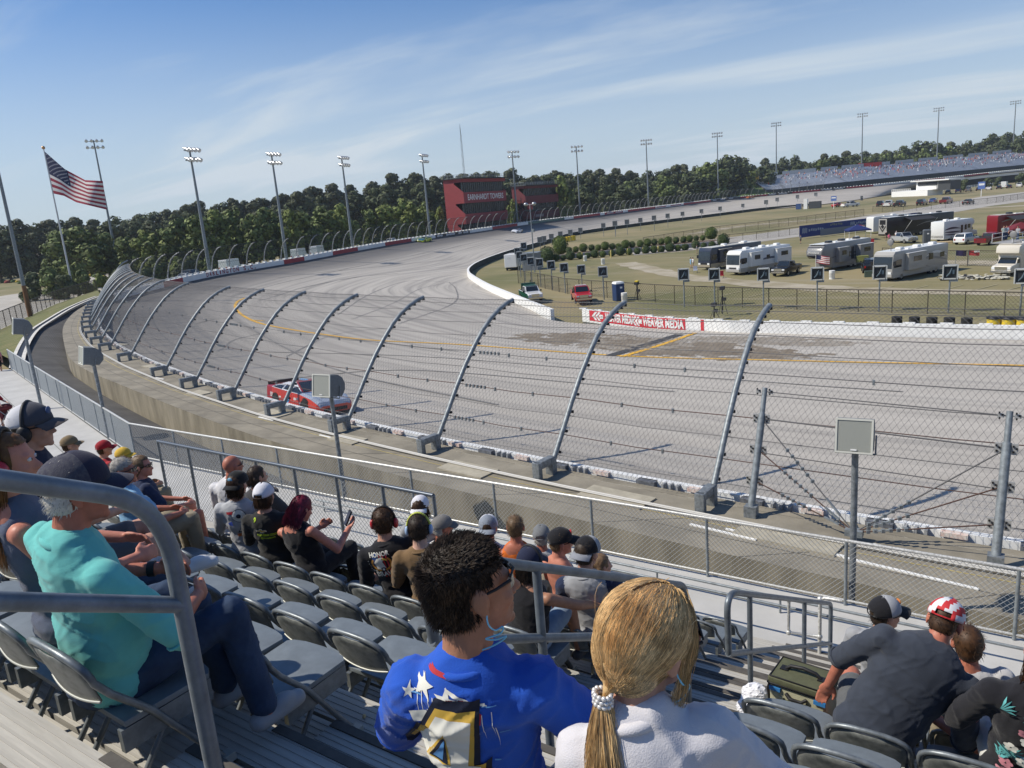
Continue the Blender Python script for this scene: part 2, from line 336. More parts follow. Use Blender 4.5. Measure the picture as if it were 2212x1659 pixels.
track_line('black_line', [(1318, 769), (1400, 744), (1480, 719)], .8, mat('black_line', (.05, .05, .052), .8, var=.2, vs=3), .031)
track_line('yellow_line', [(548, 692), (578, 694)], .3, YEL, .036)
track_line('yellow_line', [(790, 737), (815, 735)], .4, YEL, .036)
track_line('orange_mark', [(1322, 776), (1352, 776)], .9, mat('orange_mark', (.75, .2, .04), .7), .04)
SKID = mat('skid_rubber', (.10, .098, .096), .85, col2=(.24, .23, .22), vs=.6, ramp=(.4, .7), detail=8)
for i, uvs in enumerate([[(620, 770), (700, 730), (770, 715), (900, 706)], [(470, 760), (520, 730), (640, 720), (1000, 760)], [(760, 690), (850, 655), (905, 625), (960, 612)], [(730, 680), (790, 640), (850, 615), (900, 606), (1000, 612)],
                         [(600, 600), (700, 588), (830, 575), (980, 560)], [(640, 625), (760, 600), (870, 590)], [(560, 650), (680, 615), (820, 592), (980, 575)], [(860, 700), (980, 655), (985, 625), (970, 610)], [(600, 820), (900, 800), (1500, 850)],
                         [(560, 760), (900, 770), (1300, 800), (2000, 850)], [(420, 700), (500, 690), (700, 790), (1100, 880)], [(500, 640), (640, 604), (820, 566), (1000, 530)]]):
    track_line('skid_mark', uvs, .2, SKID, .012+.001*i)
STAIN = mat('oil_dry_stain', (.145, .11, .075), .95)
def stain(uv, ru, rv, seed, m):
    """spilled dirt: ragged blotch laid on the track, thinning in specks at the rim"""
    r = random.Random(seed); b = MB(); c = ontrack(*uv); n = 46; ring = []
    for k in range(n):
        a = 2*PI*k/n; q = 1+.22*math.sin(3*a+seed)+.16*math.sin(7*a+2*seed)+r.uniform(-.10, .10); x, y = c.x+math.cos(a)*ru*q, c.y+math.sin(a)*rv*q; h, _ = ontrack_xy(x, y); ring.append((x, y, (h.z if h else c.z)+.014))
    b.add([(c.x, c.y, c.z+.014)]+ring, [(0, 1+k, 1+(k+1) % n) for k in range(n)])
    for k in range(150):
        a = r.uniform(0, 2*PI); q = 1.0+abs(r.gauss(0, .35)); x, y = c.x+math.cos(a)*ru*q, c.y+math.sin(a)*rv*q; h, _ = ontrack_xy(x, y)
        if not h: continue
        s = r.uniform(.15, .7); ph = r.uniform(0, 6); b.add([(x+math.cos(ph+2*PI*i/5)*s*1.6*r.uniform(.5, 1), y+math.sin(ph+2*PI*i/5)*s*r.uniform(.5, 1), h.z+.013) for i in range(5)], [(0, 1, 2, 3, 4)])
    o = b.build('dirt_stain', m); bm = bmesh.new(); bm.from_mesh(o.data); bmesh.ops.recalc_face_normals(bm, faces=bm.faces)
    for f in bm.faces:
        if f.normal.z < 0: f.normal_flip()
    bm.to_mesh(o.data); bm.free(); tag(o, kind='structure')
STAIN2 = mat('oil_dry_stain_pale', (.215, .18, .135), .95, col2=(.30, .275, .24), vs=1.2, ramp=(.35, .7), detail=8)
STAIN1 = mat('oil_dry_stain_dark', (.135, .105, .072), .95, col2=(.24, .205, .16), vs=.9, ramp=(.3, .72), detail=9)
stain((1262, 733), 4.2, 2.6, 1, STAIN1); stain((1520, 757), 4.6, 2.8, 2, STAIN1); stain((1670, 738), 3.8, 1.6, 3, STAIN2); stain((1375, 742), 3.0, 2.6, 5, STAIN2)
# ---------------------------------------------------------------- retaining ledge, service road, shoulder
LZ = -7.5
B_UV = [(193, 659), (185, 672), (180, 686), (177, 695), (176, 706), (178, 718), (185, 730), (196, 744), (214, 759), (255, 782), (278, 794), (328, 815), (391, 841), (472, 868), (576, 901), (715, 938), (908, 984), (1159, 1040), (1511, 1112), (2200, 1243)]
BP = [at(u, v, LZ) for u, v in B_UV]                         # back of the fence brackets
EDGE_UV = [(200, 650), (160, 675), (137, 705), (139, 745), (153, 776), (194, 803), (258, 830), (382, 880), (503, 925), (625, 964), (768, 1003), (1000, 1062), (1250, 1122), (1494, 1180), (1900, 1270), (2212, 1340)]
ED = resample(catmull([list(at(u, v, LZ)) for u, v in EDGE_UV]+[[12, 14.4, LZ], [40, 14.6, LZ]], 6), 160)
OUTL = resample(catmull([(p.x, p.y, LZ) for p in BP]+[(12, 15.9, LZ), (40, 16.0, LZ)], 6), 160)
def outl_n():
    N_ = []
    for i in range(len(OUTL)):
        t = OUTL[min(i+1, len(OUTL)-1)]-OUTL[max(i-1, 0)]; t /= np.linalg.norm(t); N_.append(np.array([-t[1], t[0], 0]))
    return N_
WTOP = [OUTL[i]+n*.85 for i, n in enumerate(outl_n())]
led = MB(); mid = [(a+b)/2 for a, b in zip(ED, OUTL)]
led.strip([tuple(p) for p in OUTL], [tuple(p) for p in ED]); led.strip([tuple(p) for p in WTOP], [tuple(p) for p in OUTL])
def stained_conc():
    m = mat('stained_concrete', (.33, .295, .225), .95, col2=(.115, .10, .07), vs=1.0, st=(1.2, 1.2, .35), detail=9, bump=.3, bs=12, ramp=(.25, .7)); return m
low = [(p[0], p[1], -8.35-.75*min(1, max(0, i/159*1.4))) for i, p in enumerate(ED)]
tag(led.build('concrete_ledge', CONC), kind='structure')
fa = MB(); fa.strip([tuple(p-np.array([0, 0, .003])) for p in ED], low)
cap_ = [(p[0], p[1]-.05, p[2]+.004) for p in ED]
rw = thing('retaining_wall', 'long stained concrete retaining wall beside the service road', 'wall', tuple(ED[80])); fa.build('wall_face', stained_conc(), rw, world=True)
jn = MB()
for i in range(6, 150, 4):
    a, b = Vector(ED[i]), Vector(OUTL[i]); d = (b-a); d.normalize(); n = Vector((-d.y, d.x, 0))*.012
    jn.add([a-n+Vector((0, 0, .004)), a+n+Vector((0, 0, .004)), b+n+Vector((0, 0, .004)), b-n+Vector((0, 0, .004))], [(0, 1, 2, 3)])
jn.strip([tuple(o*.45+e*.55+np.array([0, 0, .005])) for o, e in zip(OUTL, ED)], [tuple(o*.448+e*.552+np.array([0, 0, .005])-np.array([0, .02, 0])) for o, e in zip(OUTL, ED)])
tag(jn.build('ledge_joint', mat('joint', (.09, .085, .075), .9)), kind='structure')
pz = MB()                                                    # pale repair slabs and patches on the ledge
for u, v, w, d in [(590, 895, 1.5, .8), (430, 850, 1.2, .7), (750, 950, 1.4, .7), (1010, 1015, 1.8, .8), (1330, 1075, 1.9, .8), (340, 790, 1.6, 1.2), (1700, 1165, 2.2, .7), (262, 745, 1.4, .5), (230, 715, 1.5, .5)]:
    p = at(u, v, LZ); pz.box((p.x, p.y, LZ+.02), (w, d, .05), rz=-.12)
tag(pz.build('repair_slab', mat('pale_slab', (.36, .33, .26), .9, var=.15, vs=3, bump=.2, bs=20)), kind='structure')
pb = MB()
for u, v, w in [(575, 905, 1.1), (710, 945, 1.1), (1005, 1020, 1.2), (470, 868, 1.0), (345, 818, 1.0), (1690, 1172, 2.6), (1560, 1150, 1.6), (1960, 1238, 2.4)]:
    p = at(u, v, LZ); pb.box((p.x, p.y, LZ+.012), (w, .07, .03), rz=-.14)
tag(pb.build('white_dash', WHITE), kind='structure')
yl = MB(); yl.strip([tuple(o*.80+e*.20+np.array([0, 0, .006])) for o, e in zip(OUTL, ED)], [tuple(o*.785+e*.215+np.array([0, 0, .006])) for o, e in zip(OUTL, ED)])
tag(yl.build('ledge_line', mat('faded_yellow', (.45, .36, .12), .9, var=.2, vs=3)), kind='structure')
ROADO_UV = [(206, 642), (179, 652), (139, 670), (95, 696), (65, 716), (46, 738), (30, 768), (20, 800)]
ro = resample(catmull([list(at(u, v, LZ-.1-.06*i)) for i, (u, v) in enumerate(ROADO_UV)], 6), 60)
ASPH = mat('road_asphalt', (.068, .066, .064), .9, var=.25, vs=.5, bump=.2, bs=12)
road = MB(); ri = resample(np.array(low)[:95], 60)
road.strip([(p[0], p[1], p[2]+.05) for p in ri], [tuple(p) for p in ro]); 
tail = np.array(low)[94:]; road.strip([(p[0], p[1], p[2]+.05) for p in tail], [(p[0]-2, 10.0, p[2]+.05) for p in tail])
road.strip([(tail[0][0]-2, 10.0, tail[0][2]+.05), tuple(ri[-1]+np.array([0, 0, .05]))], [(ro[-1][0], ro[-1][1]-4, ro[-1][2]), tuple(ro[-1])])
o = road.build('service_road', ASPH); tag(o, kind='structure')
for p in o.data.polygons: pass
cb = MB()
for off, m in ((0, 0), (.26, 1), (.62, 0)):
    A = []; Bq = []
    for i, p in enumerate(ro):
        t = ro[min(i+1, len(ro)-1)]-ro[max(i-1, 0)]; t /= np.linalg.norm(t); n = np.array([t[1], -t[0], 0]); h = .16 if m == 0 else .10
        A.append(p+n*-(off)+np.array([0, 0, h])); Bq.append(p+n*-(off+(.34 if m else .25))+np.array([0, 0, h]))
    cb.strip([tuple(p) for p in A], [tuple(p) for p in Bq], m); cb.strip([tuple(p-np.array([0, 0, .6])) for p in A], [tuple(p) for p in A], m)
tag(cb.build('kerb', [mat('kerb_white', (.6, .58, .53), .8, var=.15, vs=2), BLACK]), kind='structure')
FEN_UV = [(-60, 735), (0, 712), (60, 684), (120, 657), (160, 643), (210, 627)]
fz = [at(u, v, -9.6) for u, v in FEN_UV]; shl = resample([list(p) for p in fz], 60)[::-1]
ro2 = [p+np.array([0, 0, .1]) for p in ro]
# grass shoulder runs from the kerb down to the outer fence
sg = MB(); S2 = []
for i, p in enumerate(ro):
    t = ro[min(i+1, len(ro)-1)]-ro[max(i-1, 0)]; t /= np.linalg.norm(t); n = np.array([-t[1], t[0], 0]); S2.append(p+n*.86+np.array([0, 0, .14]))
sg.strip([tuple(p) for p in S2], [tuple(p) for p in shl]); sg.strip([tuple(p) for p in shl], [(p[0]-3, p[1]-1, INF-.1) for p in shl])
tag(sg.build('grass_shoulder', mat('shoulder_grass', (.17, .15, .06), .95, col2=(.09, .11, .03), vs=.6, bump=.4, bs=8, detail=8)), kind='structure')
sheet('plaza', [(-300, 668), (0, 640), (100, 625), (215, 592), (260, 588), (215, 640), (60, 700), (-80, 770), (-400, 800)], INF, mat('plaza_concrete', (.40, .375, .33), .9, var=.1, vs=.3), .02)
sheet('parking_field', [(-300, 565), (100, 546), (230, 545), (70, 590), (-300, 612)], INF, mat('dusty_field', (.36, .29, .2), .95, var=.15, vs=.1), .02)
# ---------------------------------------------------------------- grandstand: rows step down 0.385 m every 0.75 m towards the track
RUN, RISE = .75, .385
def ry(k): return 4.25+RUN*k
def rz_(k): return -3.86-RISE*k
AX0, AX1 = -2.85, -1.40
BOARD = mat('aluminium_board', (.42, .405, .37), .6, .05, var=.14, vs=6, st=(.3, 3, 3), bump=.1, bs=30)
NOSE = mat('nosing_strip', (.085, .078, .07), .8, var=.2, vs=10)
UNDER = mat('gap_shade_dark', (.05, .055, .06), .9)  # near-black stands in for the shade inside the open gaps
st = thing('grandstand', 'stepped aluminium grandstand with a central aisle under the seats', 'grandstand', (-2, 4, -4))
bd = MB(); ns = MB(); rs = MB(); rib = MB()
for k in range(-8, 9):
    z = rz_(k); y0 = ry(k)-.06; xc, xw = (-4.0, 25) if k < 5 else (.55, 15.5)
    for j in range(3):
        bd.box((xc, y0+.115+j*.25, z-.02), (xw, .225, .04))
        for q in range(5): rib.box((xc, y0+.03+j*.25+q*.042, z+.0015), (xw, .012, .004))
    rs.box((xc, y0-.015, z-.21), (xw, .02, .36)); rs.box((xc, y0+.36, z-.1), (xw, .7, .02))  # added sheets: keep sun from under the boards, gap shade in their colour
    ns.box(((AX0+AX1)/2, y0+.725, z+.003), (AX1-AX0, .05, .012))
    bd.box(((AX0+AX1)/2, y0+.16, z+.17), (AX1-AX0, .34, .04)); ns.box(((AX0+AX1)/2, y0+.305, z+.193), (AX1-AX0, .05, .012))
    for q in range(8): rib.box(((AX0+AX1)/2, y0+.01+q*.034, z+.1915), (AX1-AX0, .01, .004))
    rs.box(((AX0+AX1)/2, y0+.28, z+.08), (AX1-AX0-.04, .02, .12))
bd.build('floorboard', BOARD, st, world=True); ns.build('nosing', NOSE, st, world=True); rs.build('gap_shade', UNDER, st, world=True); rib.build('tread_rib', mat('tread_rib', (.39, .375, .345), .6, .05), st, world=True)
DECK = mat('deck_concrete', (.44, .435, .42), .85, var=.1, vs=.7, bump=.1, bs=15, detail=8)
wk = MB(); wk.box((-5, 11.55, -7.15), (40, 2.3, .3)); wk.box((-12, 9.25, -7.152), (9.6, 2.3, .3)); P1 = at(278, 915, -5.84); P2 = at(15, 755, -5.84)
q = [(P1.x, P1.y), (P2.x, P2.y), (P2.x-14, P2.y-5), (-75, 0), (-40, -9), (-17, 2), (-16.6, 10.3), (P1.x-.5, P1.y-1.8)]
wk.prism(q, .3, c=(0, 0, -7.32)); tag(wk.build('walkway', DECK), kind='structure')
sm = MB()
for i in range(7): sm.add([(P1.x+(P2.x-P1.x)*t-1.0*i, P1.y+(P2.y-P1.y)*t-1.3*i, -7.016) for t in (0, 1)]+[(P1.x+(P2.x-P1.x)*t-1.0*i-.01, P1.y+(P2.y-P1.y)*t-1.3*i-.03, -7.016) for t in (1, 0)], [(0, 1, 2, 3)])
tag(sm.build('walkway_seam', mat('seam', (.2, .2, .19), .9)), kind='structure')
# ---------------------------------------------------------------- chain link: two families of slanting wires on a sheet given by rows of points
def link(mb, rows, du, wire, m=0, n=3, rise=1.0, jit=.12):
    """rows: list of polylines (bottom to top) sampled equally along the fence; wires run diagonally across them"""
    R_ = np.array([[list(p) for p in r] for r in rows]); nr, nc = R_.shape[:2]
    seg = np.linalg.norm(np.diff(R_[0], axis=0), axis=1); L_ = np.r_[0, np.cumsum(seg)]; H = np.linalg.norm(np.diff(R_[:, nc//2], axis=0), axis=1); Hc = np.r_[0, np.cumsum(H)]
    tot, hh = L_[-1], Hc[-1]; cols = [[np.interp for _ in range(1)]]
    def P(s, h):
        i = min(max(np.searchsorted(L_, s)-1, 0), nc-2); f = (s-L_[i])/(L_[i+1]-L_[i]); j = min(max(np.searchsorted(Hc, h)-1, 0), nr-2); g = (h-Hc[j])/(Hc[j+1]-Hc[j])
        return (R_[j, i]*(1-f)+R_[j, i+1]*f)*(1-g)+(R_[j+1, i]*(1-f)+R_[j+1, i+1]*f)*g
    bent = nr > 2
    for sg in (1, -1):
        s0 = -hh*rise if sg > 0 else 0
        while s0 < tot+(0 if sg > 0 else hh*rise):
            hs = list(Hc) if bent else [0, hh]
            pts = []
            for h0, h1 in zip(hs[:-1], hs[1:]):
                for h in np.linspace(h0, h1, 2):
                    s = s0+sg*h*rise
                    pts.append((s, h))
            # clip to the sheet, adding bends where the wire passes a post
            run = []; a, b = s0, s0+sg*hh*rise
            hA = max(0, min(hh, (0-s0)/(sg*rise))); hB = max(0, min(hh, (tot-s0)/(sg*rise))); lo, hi = min(hA, hB), max(hA, hB)
            if hi-lo > .05:
                hv = sorted(set([lo, hi]+[h for h in hs if lo < h < hi]+([] if not bent else [h for h in ((L_-s0)/(sg*rise)) if lo < h < hi])))
                run = [P(s0+sg*h*rise, h) for h in hv]
                mb.tube(run, wire, n, m, cap=False, smooth=False)
            s0 += du*(1+jit*RND.uniform(-1, 1))
# ---------------------------------------------------------------- near catch fence
PROF = [(.72, .22), (1.32, 1.05), (1.87, 1.83), (2.35, 2.45), (2.85, 3.0), (3.32, 3.46), (3.75, 3.78), (4.2, 4.02), (4.6, 4.17), (4.95, 4.25)]
def frame_at(i, P):
    t = (P[min(i+1, len(P)-1)]-P[max(i-1, 0)]).normalized(); t.z = 0; t.normalize(); return t, Vector((-t.y, t.x, 0)) if Vector((-t.y, t.x, 0)).dot(Vector((0, 1, 0))) > -.2 else Vector((t.y, -t.x, 0))
POSTS = [Vector(p) for p in BP[:-1]]
# fill the two gaps in the measured list so posts keep their 4.8 m spacing
full = [POSTS[0]]
for a, b in zip(POSTS[:-1], POSTS[1:]):
    n = max(1, round((b-a).length/4.8))
    if (b-a).length > 2.2: full += [a.lerp(b, (j+1)/n) for j in range(n)]
PP = []
for p in full:
    if not PP or (p-PP[-1]).length > 3.4: PP.append(p)
PP += [Vector((3.3, 16.0, LZ)), Vector((8.1, 15.95, LZ))]
cf = thing('catch_fence', 'near catch fence of curved grey posts, mesh and steel cables along the ledge', 'catch fence', tuple(PP[-4]))
NV = []
for i in range(len(PP)):
    t = (PP[min(i+1, len(PP)-1)]-PP[max(i-1, 0)]); t.z = 0; t.normalize(); NV.append(Vector((-t.y, t.x, 0)) if t.x > 0 else Vector((t.y, -t.x, 0)))
pm = MB(); pm.tube([(0, s, z) for s, z in PROF], .078, 10)
for z in range(14):
    f = (z+.7)/14.3*(len(PROF)-1); a = int(f); q = f-a; s = PROF[a][0]*(1-q)+PROF[a+1][0]*q; zz = PROF[a][1]*(1-q)+PROF[a+1][1]*q
    pm.box((.0, s+.10, zz-.05), (.16, .06, .07), m=1)
bm_ = MB(); bm_.box((0, .07, .26), (.24, .16, .52)); bm_.box((0, .40, .42), (.22, .74, .20)); bm_.box((0, .70, .24), (.26, .2, .5))
cm = MB(); cm.box((.13, .0, .02), (.02, .16, .16)); cm.box((-.13, 0, .02), (.02, .16, .16))
p0 = b0 = None
for i, (p, n) in enumerate(zip(PP, NV)):
    ang = math.atan2(n.y, n.x)-PI/2
    if p0 is None: o = p0 = pm.build('post', [GALV, BLACK], cf); b = b0 = bm_.build('bracket', [GALVD], o); bevel(b, .015)
    else:
        o = p0.copy(); C.objects.link(o); b = b0.copy(); C.objects.link(b); b.parent = o
    o.location = p-cf.location; o.rotation_euler = (0, 0, ang); o.parent = cf
def fpt(i, s, z): return PP[i]+NV[i]*s+Vector((0, 0, z))
ms = MB(); rows = [[fpt(i, s+.11, z) for i in range(len(PP))] for s, z in [PROF[0], PROF[3], PROF[5], PROF[7], PROF[9]]]
link(ms, rows, .15, .0036, 0, 3, rise=.62)
ms.build('mesh', WIRED, cf, world=True)
rl = MB()
for j, (f, r) in enumerate([(.3, .010), (.9, .013), (1.5, .010), (2.1, .013), (2.9, .011), (3.7, .013), (4.6, .010), (5.6, .010), (6.6, .01), (7.8, .01), (8.9, .01)]):
    a = int(f); q = f-a; s = PROF[a][0]*(1-q)+PROF[a+1][0]*q; z = PROF[a][1]*(1-q)+PROF[a+1][1]*q; m = 1 if j in (1, 3) else 0
    for i in range(len(PP)-1):
        A, B = fpt(i, s+.12, z), fpt(i+1, s+.12, z); M_ = (A+B)/2-Vector((0, 0, .05)); rl.tube([A, M_, B], r, 4, m, cap=False)
        if j in (1, 3, 5):
            for f_ in (.33, .66): P_ = A.lerp(B, f_)-Vector((0, 0, .045)); rl.box(P_, (.05, .06, .12), m=2)
            if i % 4 == 1:
                for f_ in range(6): P_ = A.lerp(B, .06+.035*f_)-Vector((0, 0, .03)); rl.box(P_, (.05, .07, .10), m=2)
rl.build('cable', [WIRED, RUST, GALV], cf, world=True)
# straight gate posts with fanned cables by the loudspeaker
fan = MB()
G1 = Vector((-5.15, 16.65, LZ)); G2 = Vector((-.3, 16.05, LZ)); gl = []
for G in (G1, G2):
    top = G+Vector((0.05, 1.05, 2.85)); gp = MB(); gp.box(G+Vector((0, .05, .12)), (.28, .24, .3), m=1); gp.tube([G+Vector((0, .05, .2)), G.lerp(top, .8)+Vector((0, 0, .0))], .085, 10); gp.tube([G.lerp(top, .8), top], .06, 8); gpo = gp.build('gate_post', [GALV, GALVD], cf, world=True); PLT = mat('plate', (.5, .5, .49), .45, .4)
    for f in (.28, .52, .76, .97):
        P_ = G.lerp(top, f)
        for sx in (-.14, .14): clp = MB(); P_ = P_-cf.location*0; clp.box(P_+Vector((sx, 0, 0)), (.11, .02, .22 if f < .9 else .08)); [clp.box(P_+Vector((sx+dx, -.02, dz)), (.03, .03, .035), m=1) for dx, dz in ((-.025, .06), (.025, .02), (-.02, -.05))]; cpo = clp.build('clamp_plate', [PLT, BLACK], cf, world=True); cpo.parent = gpo
    gl.append(top)
K = at(1845, 1150, LZ+.2)
for G, top in ((G1, gl[0]), (G2, gl[1])):
    for f, m in ((.28, 1), (.52, 1), (.76, 0)):
        A = G.lerp(top, f); fan.tube([A, K], .015, 5, m)
        for q in range(6): fan.box(A.lerp(K, (.30 if G is G1 else .62)+q*.055), (.07, .07, .07), m=2, rz=.5)
        fan.bar(A.lerp(K, .72), A.lerp(K, .86), .05, .03, 2)
fan.box(K, (.35, .2, .14), m=2)
fan.tube([G1.lerp(gl[0], .76), G2.lerp(gl[1], .76)], .017, 5, 0); fan.tube([G1.lerp(gl[0], .5), G2.lerp(gl[1], .5)], .012, 5, 0); fan.tube([G1.lerp(gl[0], .97), G2.lerp(gl[1], .97)], .012, 5, 0)
fan.build('brace_cable', [WIRED, RUST, GALV], cf, world=True)
# ---------------------------------------------------------------- near outer wall: concrete with white steel and foam barrier on top
ow = thing('outer_wall', 'near outer track wall topped by white energy absorbing barrier with grey blocks', 'wall', tuple(WTOP[90])); w1 = MB(); w2 = MB(); w3 = MB()
wt = resample(WTOP, 220); n_ = []
for i in range(len(wt)):
    t = wt[min(i+1, len(wt)-1)]-wt[max(i-1, 0)]; t /= np.linalg.norm(t); n_.append(np.array([-t[1], t[0], 0]))
off = lambda d, z: [tuple(p+n*d+np.array([0, 0, z])) for p, n in zip(wt, n_)]
w1.strip(off(0, .0), off(0, -.05)); w1.strip(off(.28, .004), off(0, .004))
w2.strip(off(.50, .10), off(.46, .10)); w2.strip(off(.66, .10), off(.50, .10)); w2.strip(off(.66, -.9), off(.66, .10)); w2.strip(off(.46, .1), off(.44, -.25)); w2.strip(off(.44, -.25), off(.28, -.25))
dd = np.r_[0, np.cumsum(np.linalg.norm(np.diff(wt, axis=0), axis=1))]; x = 0; q = 0
while x < dd[-1]:
    i = int(np.searchsorted(dd, x)); i = min(i, len(wt)-1); p, n = wt[i], n_[i]; ang = math.atan2(n[1], n[0])-PI/2; ph = q % 4
    f = 0 if i == 0 else (x-dd[i-1])/max(1e-6, dd[i]-dd[i-1]); p = wt[max(0, i-1)]*(1-f)+wt[i]*f
    if ph == 0: w3.box(p+n*.40+np.array([0, 0, .02]), (.55, .22, .16), ang, 0)
    elif ph == 1: [w3.box(p+n*.40+np.array([0, 0, .0])+np.array([dx, 0, 0]), (.06, .22, .22), ang, 1) for dx in (-.2, 0, .2)]
    elif ph == 2: w3.box(p+n*.42+np.array([0, 0, .06]), (.5, .16, .10), ang, 2)
    x += .72; q += 1
w1.build('wall_top', CONC, ow, world=True); w2.build('white_rail', mat('barrier_white', (.72, .73, .73), .5, var=.1, vs=1.5), ow, world=True)
w3.build('foam_block', [mat('foam_grey', (.13, .14, .16), .8, var=.3, vs=6), mat('foam_mid', (.30, .31, .32), .8), mat('foam_pink', (.62, .42, .36), .8, col2=(.66, .64, .6), vs=9)], ow, world=True)
# conduits along the ledge
cdt = thing('conduit', 'pair of white conduit pipes running along the ledge behind the fence', 'pipe', tuple(OUTL[120])); cc = MB()
for d_, r in ((-.14, .022), (-.06, .032)):
    cc.tube([tuple(p+n*d_+np.array([0, 0, .07])) for p, n in list(zip(OUTL, outl_n()))[30:]], r, 6)
cc.build('pipe', mat('pipe_white', (.50, .49, .46), .5), cdt, world=True)
# ---------------------------------------------------------------- far outer wall with painted panels and writing, and its catch fence
FARN = [i for i in range(len(TO)) if TO[i][0] < -86 or i > 150]; fi0 = next(i for i in range(len(TO)) if TO[i][0] < -99)
FW = resample(TO[fi0:], step=1.0)
def uvof(P): q = CAM @ np.array(P, float); return CU+F*q[0]/q[2], CV-F*q[1]/q[2]
PAN = [(351, 'w'), (392, 'r'), (608, 'w'), (658, 'r'), (716, 'w'), (773, 'r'), (831, 'w'), (889, 'r'), (939, 'w'), (1012, 'k'), (1061, 'w'), (1117, 'r'), (1139, 'w'), (1218, 'g'), (1238, 'w'), (1296, 'r'), (1306, 'w'), (1345, 'R'), (1356, 'w'), (1415, 'r'), (1476, 'W'), (1535, 'r'), (1598, 'k'), (1655, 'r'), (1709, 'k'), (1770, 'r'), (1827, 'k'), (1884, 'r'), (1975, 'w'), (2040, 'r'), (2080, 'w'), (2135, 'r'), (9999, 'w')]
def pan(u):
    for lim, c_ in PAN:
        if u < lim: return c_
WCOL = {'w': 0, 'r': 1, 'k': 2, 'g': 3, 'R': 1, 'W': 0}
fw = thing('far_wall', 'far outer track wall painted in white, red, black and green panels with lettering', 'wall', tuple(FW[60])); a = MB(); tp = MB(); fr = np.linalg.norm
FN = []
for i in range(len(FW)):
    t = FW[min(i+1, len(FW)-1)]-FW[max(i-1, 0)]; t[2] = 0; t /= np.linalg.norm(t)+1e-9; FN.append(np.array([t[1], -t[0], 0]))     # towards the outside
sgn = 1 if np.dot(FN[40][:2], (FW[40]-np.array([-60, 130, 0]))[:2]) > 0 else -1; FN = [n*sgn for n in FN]
HW = 1.12
for i in range(len(FW)-1):
    c_ = WCOL[pan(uvof(FW[i])[0])]; z = np.array([0, 0, 1.0])
    a.add([tuple(FW[i]-z*.3), tuple(FW[i+1]-z*.3), tuple(FW[i+1]+z*.22), tuple(FW[i]+z*.22)], [(0, 1, 2, 3)], 4)  # darker grey strip along the foot of the wall
    a.add([tuple(FW[i]+z*.22), tuple(FW[i+1]+z*.22), tuple(FW[i+1]+z*HW), tuple(FW[i]+z*HW)], [(0, 1, 2, 3)], c_)
    tp.add([tuple(FW[i]+z*HW), tuple(FW[i+1]+z*HW), tuple(FW[i+1]+FN[i+1]*.8+z*HW), tuple(FW[i]+FN[i]*.8+z*HW), tuple(FW[i+1]+FN[i+1]*.8-z*2), tuple(FW[i]+FN[i]*.8-z*2)], [(0, 1, 2, 3), (3, 2, 4, 5)])
    if i % 2 == 0: tp.box(FW[i]+FN[i]*.55+z*(HW+.12), (.7, .5, .24), math.atan2(FN[i][1], FN[i][0]))
a.build('wall_panel', [mat('wall_white', (.72, .72, .70), .6, var=.07, vs=.5), mat('wall_red', (.33, .022, .035), .55, var=.12, vs=.4), mat('wall_black', (.02, .02, .024), .5), mat('wall_green', (.03, .10, .085), .5), mat('wall_foot_grey', (.10, .105, .115), .8, var=.3, vs=.6)], fw, world=True)
tp.build('wall_top', WHITE, fw, world=True)
# outside embankment of the turn
em = MB(); em.strip([tuple(FW[i]+FN[i]*.8+np.array([0, 0, .3])) for i in range(0, len(FW), 3)], [tuple(FW[i]+FN[i]*4+np.array([0, 0, .1])) for i in range(0, len(FW), 3)]); em.strip([tuple(FW[i]+FN[i]*4+np.array([0, 0, .1])) for i in range(0, len(FW), 3)], [tuple(np.r_[(FW[i]+FN[i]*16)[:2], INF-.2]) for i in range(0, len(FW), 3)])
tag(em.build('embankment', mat('bank_grass', (.14, .16, .05), .95, col2=(.07, .11, .03), vs=.15, detail=8)), kind='structure')
FU = np.array([uvof(p)[0] for p in FW])
def wall_text(txt, u0, u1, m, size=None, z=.67, name='lettering', upto=None, off_=.02):
    """letters set one by one along the wall between two places on it"""
    i0, i1 = int(np.argmin(abs(FU[:330]-u0))), int(np.argmin(abs(FU[:330]-u1))); n = len(txt); b = MB()
    for j, ch in enumerate(txt):
        if ch == ' ': continue
        f = i0+(i1-i0)*(j+.5)/n; i = int(f); P_ = FW[i]*(1-f+i)+FW[i+1]*(f-i); r = Vector(FW[i+1]-FW[i]).normalized(); st_ = np.linalg.norm(FW[i0]-FW[i1])/n
        vs, fs = text_mesh(ch, 1.0, .03); w = max(p[0] for p in vs)-min(p[0] for p in vs); h = size or .8; sx = st_*.74/max(w, .35)
        b.add([Vector(P_)+r*x*sx+Vector((0, 0, z+y*h))-Vector(FN[i])*off_ for x, y in vs], fs)
    return b.build(name, m, fw, world=True)
wall_text('DARLINGTON S.C.', 444, 556, mat('letter_red', (.30, .02, .03), .6), size=1.05)
b = MB()
